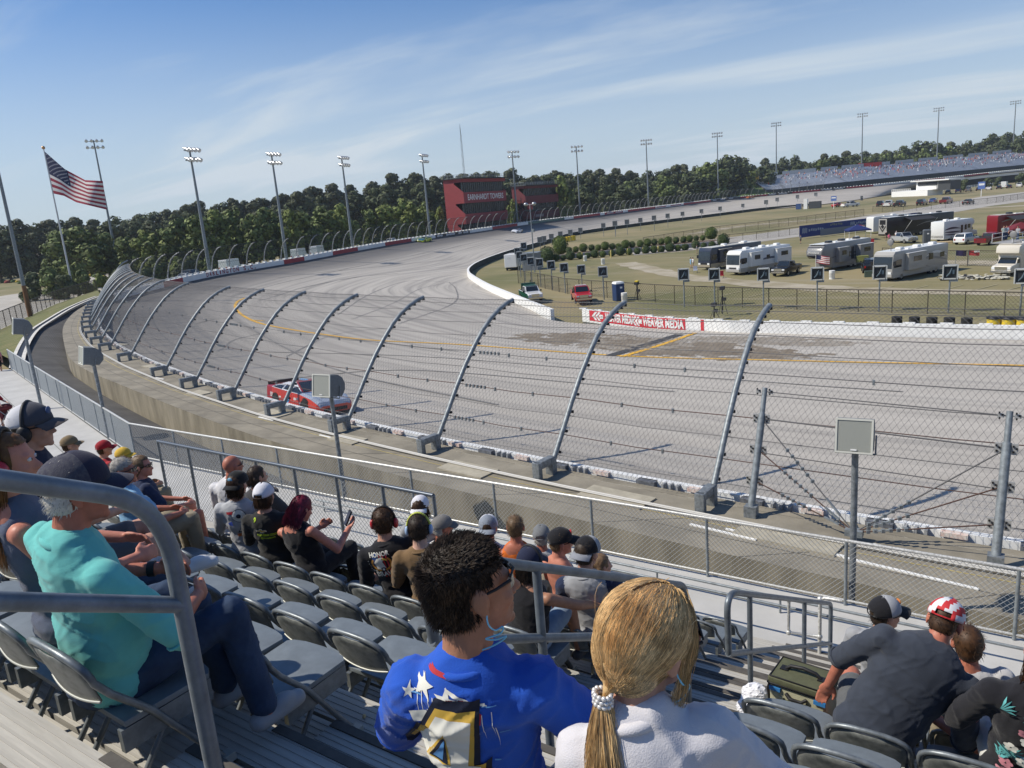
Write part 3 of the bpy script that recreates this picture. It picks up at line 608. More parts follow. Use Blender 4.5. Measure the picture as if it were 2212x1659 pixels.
for u0, u1 in [(944, 956), (966, 985), (991, 999), (1000, 1011), (1540, 1548), (1556, 1566), (1574, 1584), (1662, 1676), (1684, 1700), (1776, 1796), (1802, 1820), (1150, 1205), (1418, 1440), (1448, 1472), (1310, 1325), (1330, 1344)]:
    i0, i1 = int(np.argmin(abs(FU-u0))), int(np.argmin(abs(FU-u1))); wh = pan((u0+u1)/2); mi = 1 if wh == 'W' else (2 if wh == 'g' else 0)
    for i in range(i0, max(i1, i0+1)):
        z0, z1 = (.45, .9) if (i-i0) % 2 or wh != 'k' else (.38, .98)
        b.add([tuple(FW[i]-FN[i]*.02+np.array([0, 0, z0])), tuple(FW[i+1]-FN[i+1]*.02+np.array([0, 0, z0+.05])), tuple(FW[i+1]-FN[i+1]*.02+np.array([0, 0, z1])), tuple(FW[i]-FN[i]*.02+np.array([0, 0, z1-.06]))], [(0, 1, 2, 3)], mi)
b.build('sponsor_panel', [mat('logo_grey', (.5, .5, .5), .6), mat('logo_red', (.4, .04, .05), .6), mat('logo_green', (.14, .22, .19), .6)], fw, world=True)
ff = thing('far_catch_fence', 'far catch fence of curved posts along the outside of the turn', 'catch fence', tuple(FW[60])); q0 = None
FP = list(range(2, min(len(FW)-2, 470), 5)); FP = FP[:96]
pm2 = MB(); pm2.tube([(0, s-.75, z+.0) for s, z in [(.72, .1), (1.0, 1.2), (1.35, 2.3), (1.9, 3.2), (2.6, 3.85), (3.3, 4.15)]], .10, 6)
for i in FP:
    n = -FN[i]
    if q0 is None: o = q0 = pm2.build('post', mat('post_grey', (.34, .35, .35), .5, .3), ff)
    else: o = q0.copy(); C.objects.link(o)
    o.parent = ff; o.location = Vector(FW[i]+FN[i]*.6+np.array([0, 0, HW]))-ff.location; o.rotation_euler = (0, 0, math.atan2(n[1], n[0])-PI/2)
ms = MB(); rows = [[Vector(FW[i]+FN[i]*(.6-s+.75)+np.array([0, 0, HW+z])) for i in FP] for s, z in [(.75, .1), (1.35, 2.3), (3.3, 4.15)]]
link(ms, rows, .5, .014, 0, 3, rise=.7)
for r_ in rows: ms.tube(r_, .03, 4, 0, cap=False)
ms.tube([x.lerp(y, .5) for x, y in zip(rows[0], rows[1])], .025, 4, 0, cap=False)
ms.build('mesh', mat('far_mesh', (.05, .055, .055), .7), ff, world=True)
# ---------------------------------------------------------------- inside walls
def wall_run(name, label, pts, h, th, mats, face_panels=None, screen=None):
    P = [Vector(p) for p in pts]; r = thing(name, label, 'wall', tuple(P[len(P)//2])); b = MB(); nn = []
    for i in range(len(P)):
        t = (P[min(i+1, len(P)-1)]-P[max(i-1, 0)]); t.z = 0; t.normalize(); nn.append(Vector((-t.y, t.x, 0)))
    Z = Vector((0, 0, 1)); A0 = [p-Z*.3 for p in P]; A1 = [p+Z*h for p in P]; B1 = [p+n*th+Z*h for p, n in zip(P, nn)]; B0 = [p+n*th-Z*1.2 for p, n in zip(P, nn)]
    for X, Y, m in ((A0, A1, 0), (A1, B1, 1), (B1, B0, 2)): b.strip(X, Y, m)
    b.add([A0[0], A1[0], B1[0], B0[0]], [(0, 1, 2, 3)], 0); b.add([A0[-1], A1[-1], B1[-1], B0[-1]], [(3, 2, 1, 0)], 0)
    b.build('wall_body', mats, r, world=True); return r, P, nn
SCREEN = mat('dark_screen', (.025, .035, .03), .8, var=.3, vs=.4)
PW = [(x, 61.7, -11.7) for x in np.linspace(-23, 60, 40)]; PW[0] = (-23, 62.3, -11.7); x0_ = at(1258, 688, -11.72); PW = [(x0_.x, x0_.y, x0_.z), (-28, 63.3, -11.72)]+PW
iw, IP, INN = wall_run('pit_wall', 'white inside wall carrying a red banner with white lettering', resample(catmull(PW, 4), step=1.2), .95, .35, [WHITE, WHITE, WHITE])
bn = MB(); lt = MB()
def pit_at(u):   # distance along the wall face seen at u
    U = [uvof(p)[0] for p in IP]; return float(np.interp(u, U, range(len(IP))))
def pit_pt(f, z, o=.015):
    i = min(int(f), len(IP)-2); q = f-i; return IP[i].lerp(IP[i+1], q)-INN[i].lerp(INN[i+1], q)*o+Vector((0, 0, z))
f0, f1 = pit_at(1274), pit_at(1481); fs_ = np.linspace(f0, f1, 16)
for z0, z1, m in ((-.1, .93, 0),): bn.strip([pit_pt(f, z0, .012) for f in fs_], [pit_pt(f, z1, .012) for f in fs_], m)
bn.strip([pit_pt(f, -.12, .012) for f in np.linspace(pit_at(1514), pit_at(1521), 3)], [pit_pt(f, .95, .012) for f in np.linspace(pit_at(1514), pit_at(1521), 3)])
for u0, u1 in ((1308, 1372), (1389, 1478)):
    a0, a1 = pit_at(u0), pit_at(u1); vs, fs = text_mesh('WEAVER MEDIA', 1.0, .045); x0, x1 = min(p[0] for p in vs), max(p[0] for p in vs)
    lt.add([pit_pt(a0+(a1-a0)*(x-x0)/(x1-x0), .41+y*1.02, .03) for x, y in vs], fs)
for u0, u1 in ((1280, 1304), (1366, 1388)):
    a0, a1 = pit_at(u0), pit_at(u1); g_ = lambda x, z: pit_pt(a0+(a1-a0)*x, z, .03)
    for sx in (0, .30): lt.add([g_(sx, .42), g_(sx+.28, .85), g_(sx+.48, .85), g_(sx+.2, .42), g_(sx+.48, .0), g_(sx+.28, .0)], [(0, 1, 2, 3), (0, 3, 4, 5)])
    lt.add([g_(.74, .62), g_(.98, .62), g_(.98, .22), g_(.74, .22)], [(0, 1, 2, 3)]); lt.add([g_(.6, .42), g_(.74, .7), g_(.74, .14)], [(0, 1, 2)])
bn.build('banner', mat('banner_red', (.60, .035, .05), .5), iw, world=True); lt.build('lettering', WHITE, iw, world=True)
cp = MB()
for f in np.arange(0, len(IP)-1, 2.0): cp.box(pit_pt(f, 1.0, -.18), (.8, .3, .1))
cp.build('cap_block', WHITE, iw, world=True)
ie = [at(1190, 688, -11.8), at(1150, 671, -11.9), at(1100, 649, -12), at(1050, 626, -12.1), at(1020, 607, -12.2), at(1010, 597, -12.2), at(1013, 587, -12.2), at(1030, 575, -12.2), at(1065, 560, -12.2), at(1110, 545, -12.2), at(1180, 524, -12.2), at(1250, 505, -12.2), at(1400, 484, -12.2), at(1520, 469, -12.2), at(1646, 453, -12.2), at(1760, 443, -12.2)]
wall_run('inside_wall', 'long white curved wall round the inside of the turn with dark screen behind', resample(catmull([list(p) for p in ie], 8), step=2.0)[::1], .95, -.4, [WHITE, WHITE, SCREEN])
# ---------------------------------------------------------------- chain-link fences of the stand
def chain_fence(name, label, pts, h, step, pitch, wire, tr, pm_, wm_, rail_m=None, lean=(0, 0), mid=False, corner=True, rail_name='rail', bot=True, wn=3, loc=None):
    P = resample([list(p) for p in pts], n=max(2, int(round(sum((Vector(b)-Vector(a)).length for a, b in zip(pts[:-1], pts[1:]))/step))+1)); P = [Vector(p) for p in P]
    r = thing(name, label, 'fence', tuple(P[0])); up = Vector((lean[0], lean[1], 1))*h; pb_ = MB(); pb_.tube([(0, 0, -.1), up], tr, 8); p0 = None
    for p in P:
        if p0 is None: o = p0 = pb_.build('post', pm_, r)
        else: o = p0.copy(); C.objects.link(o); o.parent = r
        o.location = p-r.location
    rm = MB(); rm.tube([p+up for p in P], tr*1.05, 8)
    if bot: rm.tube([p+Vector((0, 0, .04)) for p in P], tr*.8, 6)
    if mid: rm.tube([p+up*.5 for p in P], tr*.8, 6)
    rm.build(rail_name, rail_m or pm_, r, world=True); m = MB(); link(m, [[p+Vector((0, 0, .05)) for p in P], [p+up for p in P]], pitch, wire, 0, wn, rise=1.0, jit=.02); m.build('mesh', wm_, r, world=True); return r
MESHG = mat('mesh_galv', (.33, .34, .34), .45, .5)
RAILW = mat('rail_bright', (.52, .52, .50), .4, .35, var=.3, vs=40, st=(1, .2, 1))
FY = 12.6
chain_fence('front_fence', 'chain link fence with white rails along the front walkway of the stand', [(12, FY, -6.95), (-23.8, FY+.02, -6.95)], 1.12, 2.4, .092, .0042, .028, GALV, MESHG, RAILW)
chain_fence('deck_fence', 'grey chain link fence slanting along the edge of the left deck', [(-23.86, FY+.05, -7.0), (P1.x+(P2.x-P1.x)*.5, P1.y+(P2.y-P1.y)*.5, -7.0), (P2.x, P2.y, -7.0)], 1.16, 2.35, .10, .006, .03, GALV, mat('mesh_deck', (.42, .44, .44), .5, .3), RAILW)
SA, SB = aty(345, 950, 8.2), aty(936, 1070, 8.0); SA.z = -4.03; SB.z = -4.05
chain_fence('section_fence', 'short chain link fence with blue grey rail standing in front of the seated row', [(SA.x, 8.15, -5.6), (SB.x, 8.0, -5.6)], 1.55, 1.05, .088, .0042, .03, GALVD, MESHG, mat('rail_blue', (.10, .12, .15), .4, .4), mid=False)
# white handrails in front of the lower rows
for j, (yy, zz, xa, xb, lab) in enumerate([(11.9, -6.72, -14.5, 10, 'white pipe rail along the walkway just behind the front fence'), (11.0, -6.35, -14, -1.0, 'white pipe rail on short legs beside the lowest seats')]):
    r = thing('pipe_rail', lab, 'rail', (xa, yy, zz)); b = MB(); b.tube([(0, 0, 0), (xb-xa, 0, 0)], .024, 8); b.build('top_pipe', GALV, r); b = MB()
    for i in range(int((xb-xa)/2.2)): b.tube([(i*2.2+.3, 0, -7.0-zz), (i*2.2+.3, 0, 0)], .02, 6)
    b.build('leg', GALV, r)
# ---------------------------------------------------------------- infield and outside fences
BROWN = mat('fence_brown', (.075, .065, .05), .7, .2)
def uv_fence(name, label, uvs, z, h, step, pitch=.35, wire=.012, tr=.045): return chain_fence(name, label, [at(u, v, z) for u, v in uvs], h, step, pitch, wire, tr, BROWN, BROWN, bot=False)
uv_fence('infield_fence', 'long dark chain link fence behind the pit wall and trucks', [(1120, 612), (1170, 622), (1220, 634), (1280, 641), (1330, 645), (1400, 652), (1500, 659), (1620, 665), (1800, 672), (2000, 678), (2260, 688)], INF, 2.1, 3.0)
uv_fence('infield_fence', 'brown fence line following the inside of the far turn', [(1390, 533), (1480, 518), (1560, 505), (1650, 495), (1760, 480), (1866, 467)], INF, 2.2, 4.5)
uv_fence('infield_fence', 'fence with two rows of brown posts beside the paved lane', [(1480, 532), (1560, 525), (1640, 517), (1720, 507), (1800, 497), (1850, 490)], INF, 1.8, 3.6)
uv_fence('infield_fence', 'brown fence running behind the parked motorhomes at right', [(1905, 565), (2010, 573), (2110, 575), (2260, 580)], INF, 2.0, 5)
uv_fence('infield_fence', 'low fence in front of the row of dark parked cars', [(1885, 458), (1960, 458), (2060, 448), (2140, 440), (2240, 425)], INF, 1.9, 6)
chain_fence('outer_fence', 'brown fence at the foot of the grass shoulder on the left', [tuple(p) for p in fz], 2.0, 3.0, .3, .01, .05, BROWN, BROWN, bot=False)

c_ = at(1940, 1190, LZ); t = thing('stencil_sign', 'small red NO STANDING stencil on the pale plate on the ledge', 'sign', c_); b = MB(); b.box((0, 0, .012), (1.0, .16, .02), -.12); b.build('plate', WHITE, t); b = MB(); text_on(b, 'NO STANDING', (0, 0, .026), (1, -.12, 0), (.12, 1, 0), .13, off=.005, lift=.002); b.build('lettering', RED, t)
# ---------------------------------------------------------------- things that stand far off: poles, flag, towers, trees, the far stand
def z_for(P, v):
    """height above a ground point that is seen at picture row v"""
    lo, hi = -20, 120
    for _ in range(50):
        m = (lo+hi)/2
        if uvof((P[0], P[1], m))[1] > v: lo = m
        else: hi = m
    return lo
_fwu = {}
def fw_at(u, offs=0.0, lim=None):
    key = round(offs, 2)
    if key not in _fwu: _fwu[key] = np.array([uvof(p+n*offs)[0] for p, n in zip(FW, FN)])
    i = int(np.argmin(abs(_fwu[key]-u))); return Vector(FW[i]+FN[i]*offs), i
LAMPC = mat('lamp_housing', (.42, .43, .44), .35, .7); LENS = mat('lamp_glass', (.85, .86, .86), .1, .1, coat=.6)
def light_pole(base, ztop, label, wid=3.2, r=.32, facing=None, group='floodlight poles round the track', rows=2, n=4, turn=0.0):
    ls = .9+.45*min(1, base.length/500); h = ztop-base.z; t = thing('light_pole', label, 'light pole', base, 0, group); d = Vector((-base.x*.0-80-base.x, 180-base.y, 0)); d = Vector((-70, 200, 0))-base; d.z = 0
    ang = math.atan2(d.y, d.x)-PI/2+turn; R_ = Matrix.Rotation(ang, 3, 'Z'); b = MB(); b.tube([(0, 0, 0), (0, 0, h*.5), (0, 0, h)], [r, r*.72, r*.45], 8); b.build('pole', GALV, t)
    for j in range(rows):
        z = h-.3-j*1.7; b = MB(); b.bar(R_ @ Vector((-wid/2, 0, z)), R_ @ Vector((wid/2, 0, z)), .14, .14); cr = b.build('crossarm', GALVD, t)
        for i in range(n):
            x = -wid/2+wid*i/(n-1); c_ = R_ @ Vector((x, .55, z+.25)); b = MB(); tip = R_ @ Vector((x, 1.05, z-.05)); b.tube([R_ @ Vector((x, -.1, z+.45)), c_, tip], [.16, .30*ls, .38*ls], 8, 0); b.tube([tip, tip+(R_ @ Vector((0, .03, -.02)))], [.35*ls, .35*ls], 8, 1)
            b.build('lamp', [LAMPC, LENS], cr)
    return t
PL = [((257, 566), (207, 303), -9.5, 'tall floodlight pole just right of the large flag'), ((452, 556), (413, 322), None, 'floodlight pole rising behind the red lettering on the far wall'), ((618, 538), (585, 332), None, 'floodlight pole in the middle between the lettering and the red tower'),
      ((763, 512), (741, 340), None, 'floodlight pole second to the left of the red tower'), ((931, 486), (916, 335), None, 'floodlight pole just left of the red tower'), ((1117, 462), (1104, 327), None, 'floodlight pole standing between the two red towers'),
      ((1254, 446), (1247, 316), None, 'floodlight pole just right of the smaller red tower'), ((1402, 430), (1397, 302), None, 'floodlight pole second right of the smaller red tower'), ((1552, 415), (1550, 287), None, 'floodlight pole left of the yellow scoreboard and far stand'),
      ((1676, 380), (1675, 265), 60, 'floodlight pole at the left end of the far stand'), ((1860, 362), (1863, 245), 60, 'floodlight pole behind the far stand near the red transporter'), ((2022, 345), (2027, 233), 60, 'floodlight pole second from the right edge behind the far stand'), ((2184, 332), (2188, 218), 60, 'floodlight pole nearest the right edge behind the far stand')]
for (ub, vb), (ut, vt), o, lab in PL:
    if o == -9.5: P = at(ub, vb+20, -9.5)
    else:
        P, i = fw_at(ub, o or 5); P.z = -8.5 if not o else -9
    far = P.length; light_pole(P, z_for(P, vt), lab, wid=(1.9 if far < 240 else 2.6)+far*.005, r=.30+far*.0004, n=4 if far < 330 else 5, turn=-.9*max(0, min(1, (950-ub)/350)))
# left edge: near pole on a wooden stub
P = at(66, 684, -9.5); t = thing('light_pole', 'near grey pole with brown wooden butt at the left edge', 'light pole', P); b = MB(); b.tube([(0, 0, 3.0), (0, 0, 30)], [.27, .16], 8); b.build('pole', GALV, t)
b = MB(); b.tube([(0, 0, -1), (0, 0, 4.2)], [.33, .29], 8); b.tube([(-.55, .1, -1), (-.5, .1, 2.9)], [.22, .2], 8); b.build('wooden_stub', mat('pole_wood', (.20, .10, .045), .8, var=.3, vs=3, st=(3, 3, .3)), t)
b = MB(); b.bar((-1.6, 0, 29.7), (1.6, 0, 29.7), .15, .15); b.build('crossarm', GALVD, t)
# ---------------------------------------------------------------- flag
P = at(160, 636, INF); zt = z_for(P, 322); t = thing('flagpole', 'tall white flagpole carrying a large flag', 'flagpole', P); b = MB(); b.tube([(0, 0, 0), (0, 0, zt-P.z)], [.26, .12], 8); b.build('pole', mat('pole_white', (.55, .56, .57), .4, .2), t)
b = MB(); b.ell((0, 0, zt-P.z+.3), (.38, .38, .38)); b.build('finial', mat('gilt', (.5, .28, .12), .3, .7), t)
dep = float(np.dot(CAM[2], np.array(P)))
def flag_uv(s, q):    # s along fly, q down the hoist
    top = np.array([95+127*s, np.interp(s, [0, .35, .7, 1], [326, 365, 389, 391])]); bot = np.array([115+116*s, np.interp(s, [0, .2, .43, 1], [418, 423, 437, 453])]); return top*(1-q)+bot*q
def flag_grid(nr, nc, dz=0): return [[atd(*(flag_uv(j/nc, i/nr)), dep-.35-.9*math.sin(j/nc*9+i/nr*2.2)*(j/nc)*.9+dz) for j in range(nc+1)] for i in range(nr+1)]
G = flag_grid(26, 40); fb = MB(); k = 41; fb.v = [tuple(p) for r_ in G for p in r_]
for i in range(26):
    for j in range(40):
        st_ = i//2; canton = st_ < 7 and j < 16; fb.f.append((i*k+j, i*k+j+1, (i+1)*k+j+1, (i+1)*k+j)); fb.m.append(2 if canton else (0 if st_ % 2 == 0 else 1)); fb.s.append(True)
fl_ = thing('flag', 'large United States flag flying from the white pole', 'flag', G[0][0]); fb.build('cloth', [mat('flag_red', (.30, .02, .045), .8), mat('flag_white', (.68, .65, .62), .8), mat('flag_blue', (.015, .022, .07), .8)], fl_, world=True)
sb_ = MB()
for r_ in range(9):
    for c_ in range(6 if r_ % 2 == 0 else 5):
        s, q = (.035+.065*(c_+(.5 if r_ % 2 else 0))), (.04+.055*r_)*.95; P0 = atd(*flag_uv(s, q), dep-.35-.9*math.sin(s*9+q*2.2)*s*.9-.10); R_, U_ = Vector(CAM[0])*.24, Vector(CAM[1])*.24
        ring = [P0+R_*math.sin(2*PI*z/10)*(1 if z % 2 == 0 else .45)+U_*math.cos(2*PI*z/10)*(1 if z % 2 == 0 else .45) for z in range(10)]; sb_.add(ring, [tuple(range(10))])
sb_.build('stars', mat('star_white', (.26, .27, .32), .8), fl_, world=True)
# ---------------------------------------------------------------- red towers
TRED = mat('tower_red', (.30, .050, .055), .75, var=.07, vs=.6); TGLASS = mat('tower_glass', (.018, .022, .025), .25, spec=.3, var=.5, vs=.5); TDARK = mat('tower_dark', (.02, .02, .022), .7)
def red_tower(label, u_c, u_l, u_r, v_top, depth_out, floors, text=None, tsize=2.0, TRED=TRED, zb=-12.3, antenna=False, people=3, text_floor=1, ubase=None):
    C0, i = fw_at(u_c, depth_out); C0.z = zb; tt = Vector(FW[i+4]-FW[i]); tt.z = 0; tt.normalize(); nn = Vector(FN[i]); H = z_for(C0, v_top)-zb
    def dist(dirv, u):
        lo, hi = .5, 60
        for _ in range(40):
            m = (lo+hi)/2; uu = uvof(C0+dirv*m+Vector((0, 0, H*.5)))[0]
            if (uu < u) == (u > u_c): lo = m
            else: hi = m
        return lo
    Lf = dist(tt, u_r); Ln = max(6, min(16, dist(nn, u_l))); M = Matrix(((tt.x, nn.x, 0, C0.x), (tt.y, nn.y, 0, C0.y), (0, 0, 1, C0.z), (0, 0, 0, 1)))
    t = thing('viewing_tower', label, 'building', M=M); nch = Ln*.45; nf = len(floors)
    # side walls with slanting notches
    for x0 in (0, Lf-.3):
        poly = [(Ln, 0), (Ln, H), (0, H)]
        for z1, zf, zb_ in floors: poly += [(0, H*z1), (nch, H*z1), (nch, H*zb_), (0, H*zf)]
        poly += [(0, 0)]
        b = MB(); m3 = Matrix(((0, 0, 1), (1, 0, 0), (0, 1, 0))); b.prism(poly, .3, M=m3, c=(x0, 0, 0)); o = b.build('side_wall', TRED, t); bm = bmesh.new(); bm.from_mesh(o.data); bmesh.ops.triangulate(bm, faces=[f for f in bm.faces if len(f.verts) > 4]); bmesh.ops.recalc_face_normals(bm, faces=bm.faces); bm.to_mesh(o.data); bm.free()
    b = MB(); b.box((Lf/2, Ln-.15, H/2), (Lf-.7, .3, H)); b.build('rear_wall', TRED, t)
    b = MB(); b.box((Lf/2, Ln/2-.3, H+.16), (Lf+1.0, Ln+1.6, .3)); b.build('roof', [TDARK], t)
    b = MB(); b.box((Lf/2, Ln/2, H+.35), (Lf-.4, Ln-.4, .1)); b.build('roof_deck', mat('roof_deck', (.45, .44, .42), .8), t)
    zs = [(0, floors[-1][1])]+[(floors[k][0], floors[k-1][1]) for k in range(nf-1, 0, -1)]+[(floors[0][0], 1)]
    for z0, z1 in zs:
        b = MB(); b.box((Lf/2, .12, H*(z0+z1)/2), (Lf-.62, .24, H*(z1-z0))); b.build('parapet', TRED, t)
    for k, (z1, zf, zb_) in enumerate(floors):
        b = MB(); b.box((Lf/2, 1.0, H*(z1+zf)/2), (Lf-.7, .1, H*(z1-zf))); f = b.build('window', TGLASS, t); b = MB(); nm = int(Lf/1.4)
        for j in range(nm+1): b.box((.4+(Lf-.8)*j/nm, .9, H*(z1+zf)/2), (.12, .16, H*(z1-zf)))
        b.build('mullion', TDARK, f); b = MB(); b.box((Lf/2, Ln/2+.4, H*zf), (Lf-.7, Ln-1, .25)); b.build('floor', TDARK, t)
    b = MB()
    for y in (-.6, Ln+.3):
        for z in (.55, 1.1): b.tube([(0, y, H+.3+z), (Lf, y, H+.3+z)], .05, 5)
        for j in range(int(Lf/1.8)+1): b.tube([(j*1.8, y, H+.3), (j*1.8, y, H+1.4)], .05, 5)
    for j in range(5): b.tube([(0, j*Ln/4, H+.3), (0, j*Ln/4, H+1.4)], .05, 5)
    b.tube([(0, 0, H+1.4), (0, Ln, H+1.4)], .05, 5); b.build('roof_railing', GALV, t)
    if text:
        z0, z1 = zs[text_floor]; b = MB(); text_on(b, text, (Lf/2, -.02, H*(z0+z1)/2), (1, 0, 0), (0, 0, 1), tsize, off=.035, lift=.05, sx=Lf*.84/(tsize*10.2)); b.build('lettering', WHITE, t)
    return t, Lf, Ln, H, M
FL = [(.95, .80, .925), (.64, .48, .62), (.335, .19, .31)]
rt, Lf, Ln, H, M = red_tower('tall red viewing tower with white lettering on its front', 1010, 964, 1096, 386, 8, FL, 'EARNHARDT TOWERS', 2.6, text_floor=2)
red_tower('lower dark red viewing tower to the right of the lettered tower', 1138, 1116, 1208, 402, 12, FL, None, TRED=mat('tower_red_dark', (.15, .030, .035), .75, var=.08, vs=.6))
r2 = [o for o in bpy.data.objects if o.get('label', '').startswith('lower dark red')][0]
b = MB(); b.box((9.5, -.05, 7.3), (6, .1, 1.0)); b.build('sign_panel', mat('faded_panel', (.30, .24, .24), .7), r2)
b = MB(); b.box((1.5, -.8, 11.0), (1.7, 1.6, 2.2)); b.build('balcony', TRED, r2)
b = MB(); b.box((14, 5, 15.6), (3, 2.2, 1.4)); b.build('roof_unit', WHITE, r2)
s = MB()
for k in range(4):
    s.box((-2.6, 4, 3.5+k*3.3), (4.2, 5, .2)); s.bar((-4.4, 2, 3.5+k*3.3), (-.6, 2, .3+k*3.3), 1.0, .2)
for x in (-4.5, -.7):
    for y in (1.6, 6.4): s.bar((x, y, 0), (x, y, 14.5), .2, .2)
s.build('stair_frame', TDARK, r2)
P, i = fw_at(1014, 26); P.z = INF; zt = z_for(P, 268); t = thing('antenna_mast', 'thin grey lattice antenna mast rising behind the tall red tower', 'antenna', P); b = MB(); hh = zt-P.z
for a_ in range(3):
    c_ = Vector((math.cos(a_*2.09)*.35, math.sin(a_*2.09)*.35, 0)); b.tube([c_*1.4, c_*.8+Vector((0, 0, hh*.85)), Vector((0, 0, hh))], .055, 4)
for k in range(40):
    z = hh*.92*k/40; a_ = k % 3; c_ = lambda q: Vector((math.cos(q*2.09)*.4, math.sin(q*2.09)*.4, 0)); b.tube([c_(a_)+Vector((0, 0, z)), c_(a_+1)+Vector((0, 0, z+hh*.03))], .04, 3)
b.build('lattice', GALV, t)
# ---------------------------------------------------------------- trees
def leaf_mat(name, col, col2, isl=.45): return mat(name, col, .7, col2=col2, vs=2.2, island=isl, spec=.2)
LEAF = [leaf_mat('leaf_green', (.15, .185, .062), (.10, .13, .042)), leaf_mat('leaf_dark', (.10, .12, .055), (.062, .078, .036)), leaf_mat('leaf_light', (.20, .23, .065), (.13, .165, .046)), leaf_mat('leaf_pine', (.11, .118, .062), (.068, .078, .042))]
BARK = mat('bark', (.10, .075, .055), .9, var=.3, vs=4)
def crown_mb(kind, seed, n=2600):
    r = random.Random(seed); blobs = []
    if kind == 'broad':
        for _ in range(40):
            z = r.uniform(.16, .94); w = .30*math.sin(min(1, (z-.08)/.9)*PI)**.6; a = r.uniform(0, 2*PI); q = w*math.sqrt(r.random()); blobs.append((Vector((math.cos(a)*q, math.sin(a)*q, z)), r.uniform(.055, .115)))
    elif kind == 'pine':
        for _ in range(26):
            z = .50+.47*r.random()**.8; w = .20*(1.08-z)*2.2+.03; a = r.uniform(0, 2*PI); q = w*math.sqrt(r.random()); blobs.append((Vector((math.cos(a)*q, math.sin(a)*q, z)), r.uniform(.035, .075)))
        for _ in range(4): a = r.uniform(0, 6.28); blobs.append((Vector((math.cos(a)*.1, math.sin(a)*.1, r.uniform(.3, .5))), .05))
    else:
        for _ in range(14):
            z = r.uniform(.12, .85); a = r.uniform(0, 2*PI); q = .34*math.sqrt(r.random())*(1.05-z*.6); blobs.append((Vector((math.cos(a)*q, math.sin(a)*q, z)), r.uniform(.10, .17)))
    b = MB(); wts = [q*q for _, q in blobs]
    for c_, q in r.choices(blobs, wts, k=n):
        d = Vector((r.gauss(0, 1), r.gauss(0, 1), r.gauss(.25, 1))).normalized(); p = c_+d*q*(.45+.75*math.sqrt(r.random())); s = q*r.uniform(.14, .32)+.007
        u = d.cross(Vector((r.gauss(0, 1), r.gauss(0, 1), r.gauss(0, 1)))).normalized(); w = d.cross(u)*r.uniform(.55, 1)+d*r.uniform(-.5, .5)
        b.add([p-u*s-w*s*.6, p+u*s*.2-w*s, p+u*s, p+w*s*.9-u*s*.3], [(0, 1, 2, 3)])
    return b, blobs
def tree_proto(kind, seed, leaf):
    b, blobs = crown_mb(kind, seed); t = MB(); r = random.Random(seed); top = .82 if kind == 'pine' else .6; t.tube([(0, 0, -.02), (.01, 0, top*.5), (0, .01, top)], [.022, .016, .006], 6)
    for c_, q in blobs[:9]: z = max(.1, c_.z-.12); t.tube([(0, 0, min(top*.95, z)), tuple(c_)], [.009, .003], 4, cap=False)
    return t, b, leaf
PROTO = {}
def tree(kind, i, leaf, P, h, wide, label, group, rz=None):
    key = (kind, i, leaf)
    if key not in PROTO:
        t, b, l = tree_proto(kind, i*13+len(kind), leaf); root = thing(kind_name[kind], label, 'tree', P, 0, group); t.build('trunk', BARK, root); b.build('crown', LEAF[leaf], root); PROTO[key] = root; o = root
    else: o = dup(PROTO[key], P, None, label, group)
    o.scale = (h*wide, h*wide, h); o.rotation_euler = (0, 0, RND.uniform(0, 6.28) if rz is None else rz); return o
kind_name = {'broad': 'broadleaf_tree', 'pine': 'pine_tree', 'shrub': 'shrub'}
SKY_U = [0, 60, 150, 200, 260, 300, 380, 430, 470, 520, 560, 620, 640, 700, 760, 800, 860, 900, 950, 1100, 1200, 1290, 1330, 1400, 1440, 1480, 1530, 1580, 1620, 1680, 1750, 1800, 1850, 1900, 1950, 2000, 2060, 2120, 2212, 2400]
SKY_V = [487, 480, 478, 473, 470, 470, 455, 445, 440, 437, 430, 425, 412, 405, 410, 402, 385, 383, 382, 374, 378, 364, 374, 372, 365, 360, 345, 333, 350, 352, 340, 325, 330, 318, 320, 301, 310, 300, 284, 270]
MARKS = [(-50, 'the left edge'), (130, 'the flagpole'), (233, 'the floodlight pole beside the flag'), (500, 'the red wall lettering'), (760, 'the second floodlight pole left of the red tower'), (925, 'the floodlight pole left of the red tower'), (1040, 'the tall red tower'), (1165, 'the lower red tower'), (1250, 'the floodlight pole right of the lower tower'), (1400, 'the second floodlight pole right of the lower tower'), (1550, 'the floodlight pole left of the scoreboard'), (1632, 'the yellow scoreboard'), (1760, 'the left half of the far stand'), (1960, 'the middle of the far stand'), (2190, 'the right end of the far stand')]
def near_mark(u): return min(MARKS, key=lambda m: abs(m[0]-u))[1]
def dist_at(u): return float(np.interp(u, [-100, 150, 500, 900, 1200, 1500, 1640, 1900, 2300], [330, 330, 335, 345, 400, 480, 560, 660, 720]))
cnt = {}
def place_tree(u, vtop, D, kind, leaf, word, wide=1.0, zb=INF):
    d = ray(u, 460); d = d/np.linalg.norm(d[:2]); D = max(D, np.linalg.norm(FW[int(np.argmin(abs(FU-u)))][:2])+(28 if u > 1150 else 12)) if 480 < u < 1650 else D; P = Vector((d[0]*D, d[1]*D, zb)); h = z_for(P, vtop)-zb
    if h < 2: return
    lab = f'{word} {kind_name[kind].replace("_", " ")} near {near_mark(u)}'; tree(kind, RND.randint(1, 3), leaf, P, h, wide, lab, 'trees of the wood beyond the track')
u = -60
while u < 2280:                                            # dark skyline wood, two staggered rows
    v = float(np.interp(u, SKY_U, SKY_V)); D = dist_at(u); pine = RND.random() < (.75 if 250 < u < 1350 else .35)
    place_tree(u, v+RND.uniform(-7, 13), D*1.12, 'pine' if pine else 'broad', 3 if pine else 1, 'dark rearmost', RND.uniform(.9, 1.25) if pine else RND.uniform(.85, 1.1)); u += RND.uniform(17, 26)
u = -50
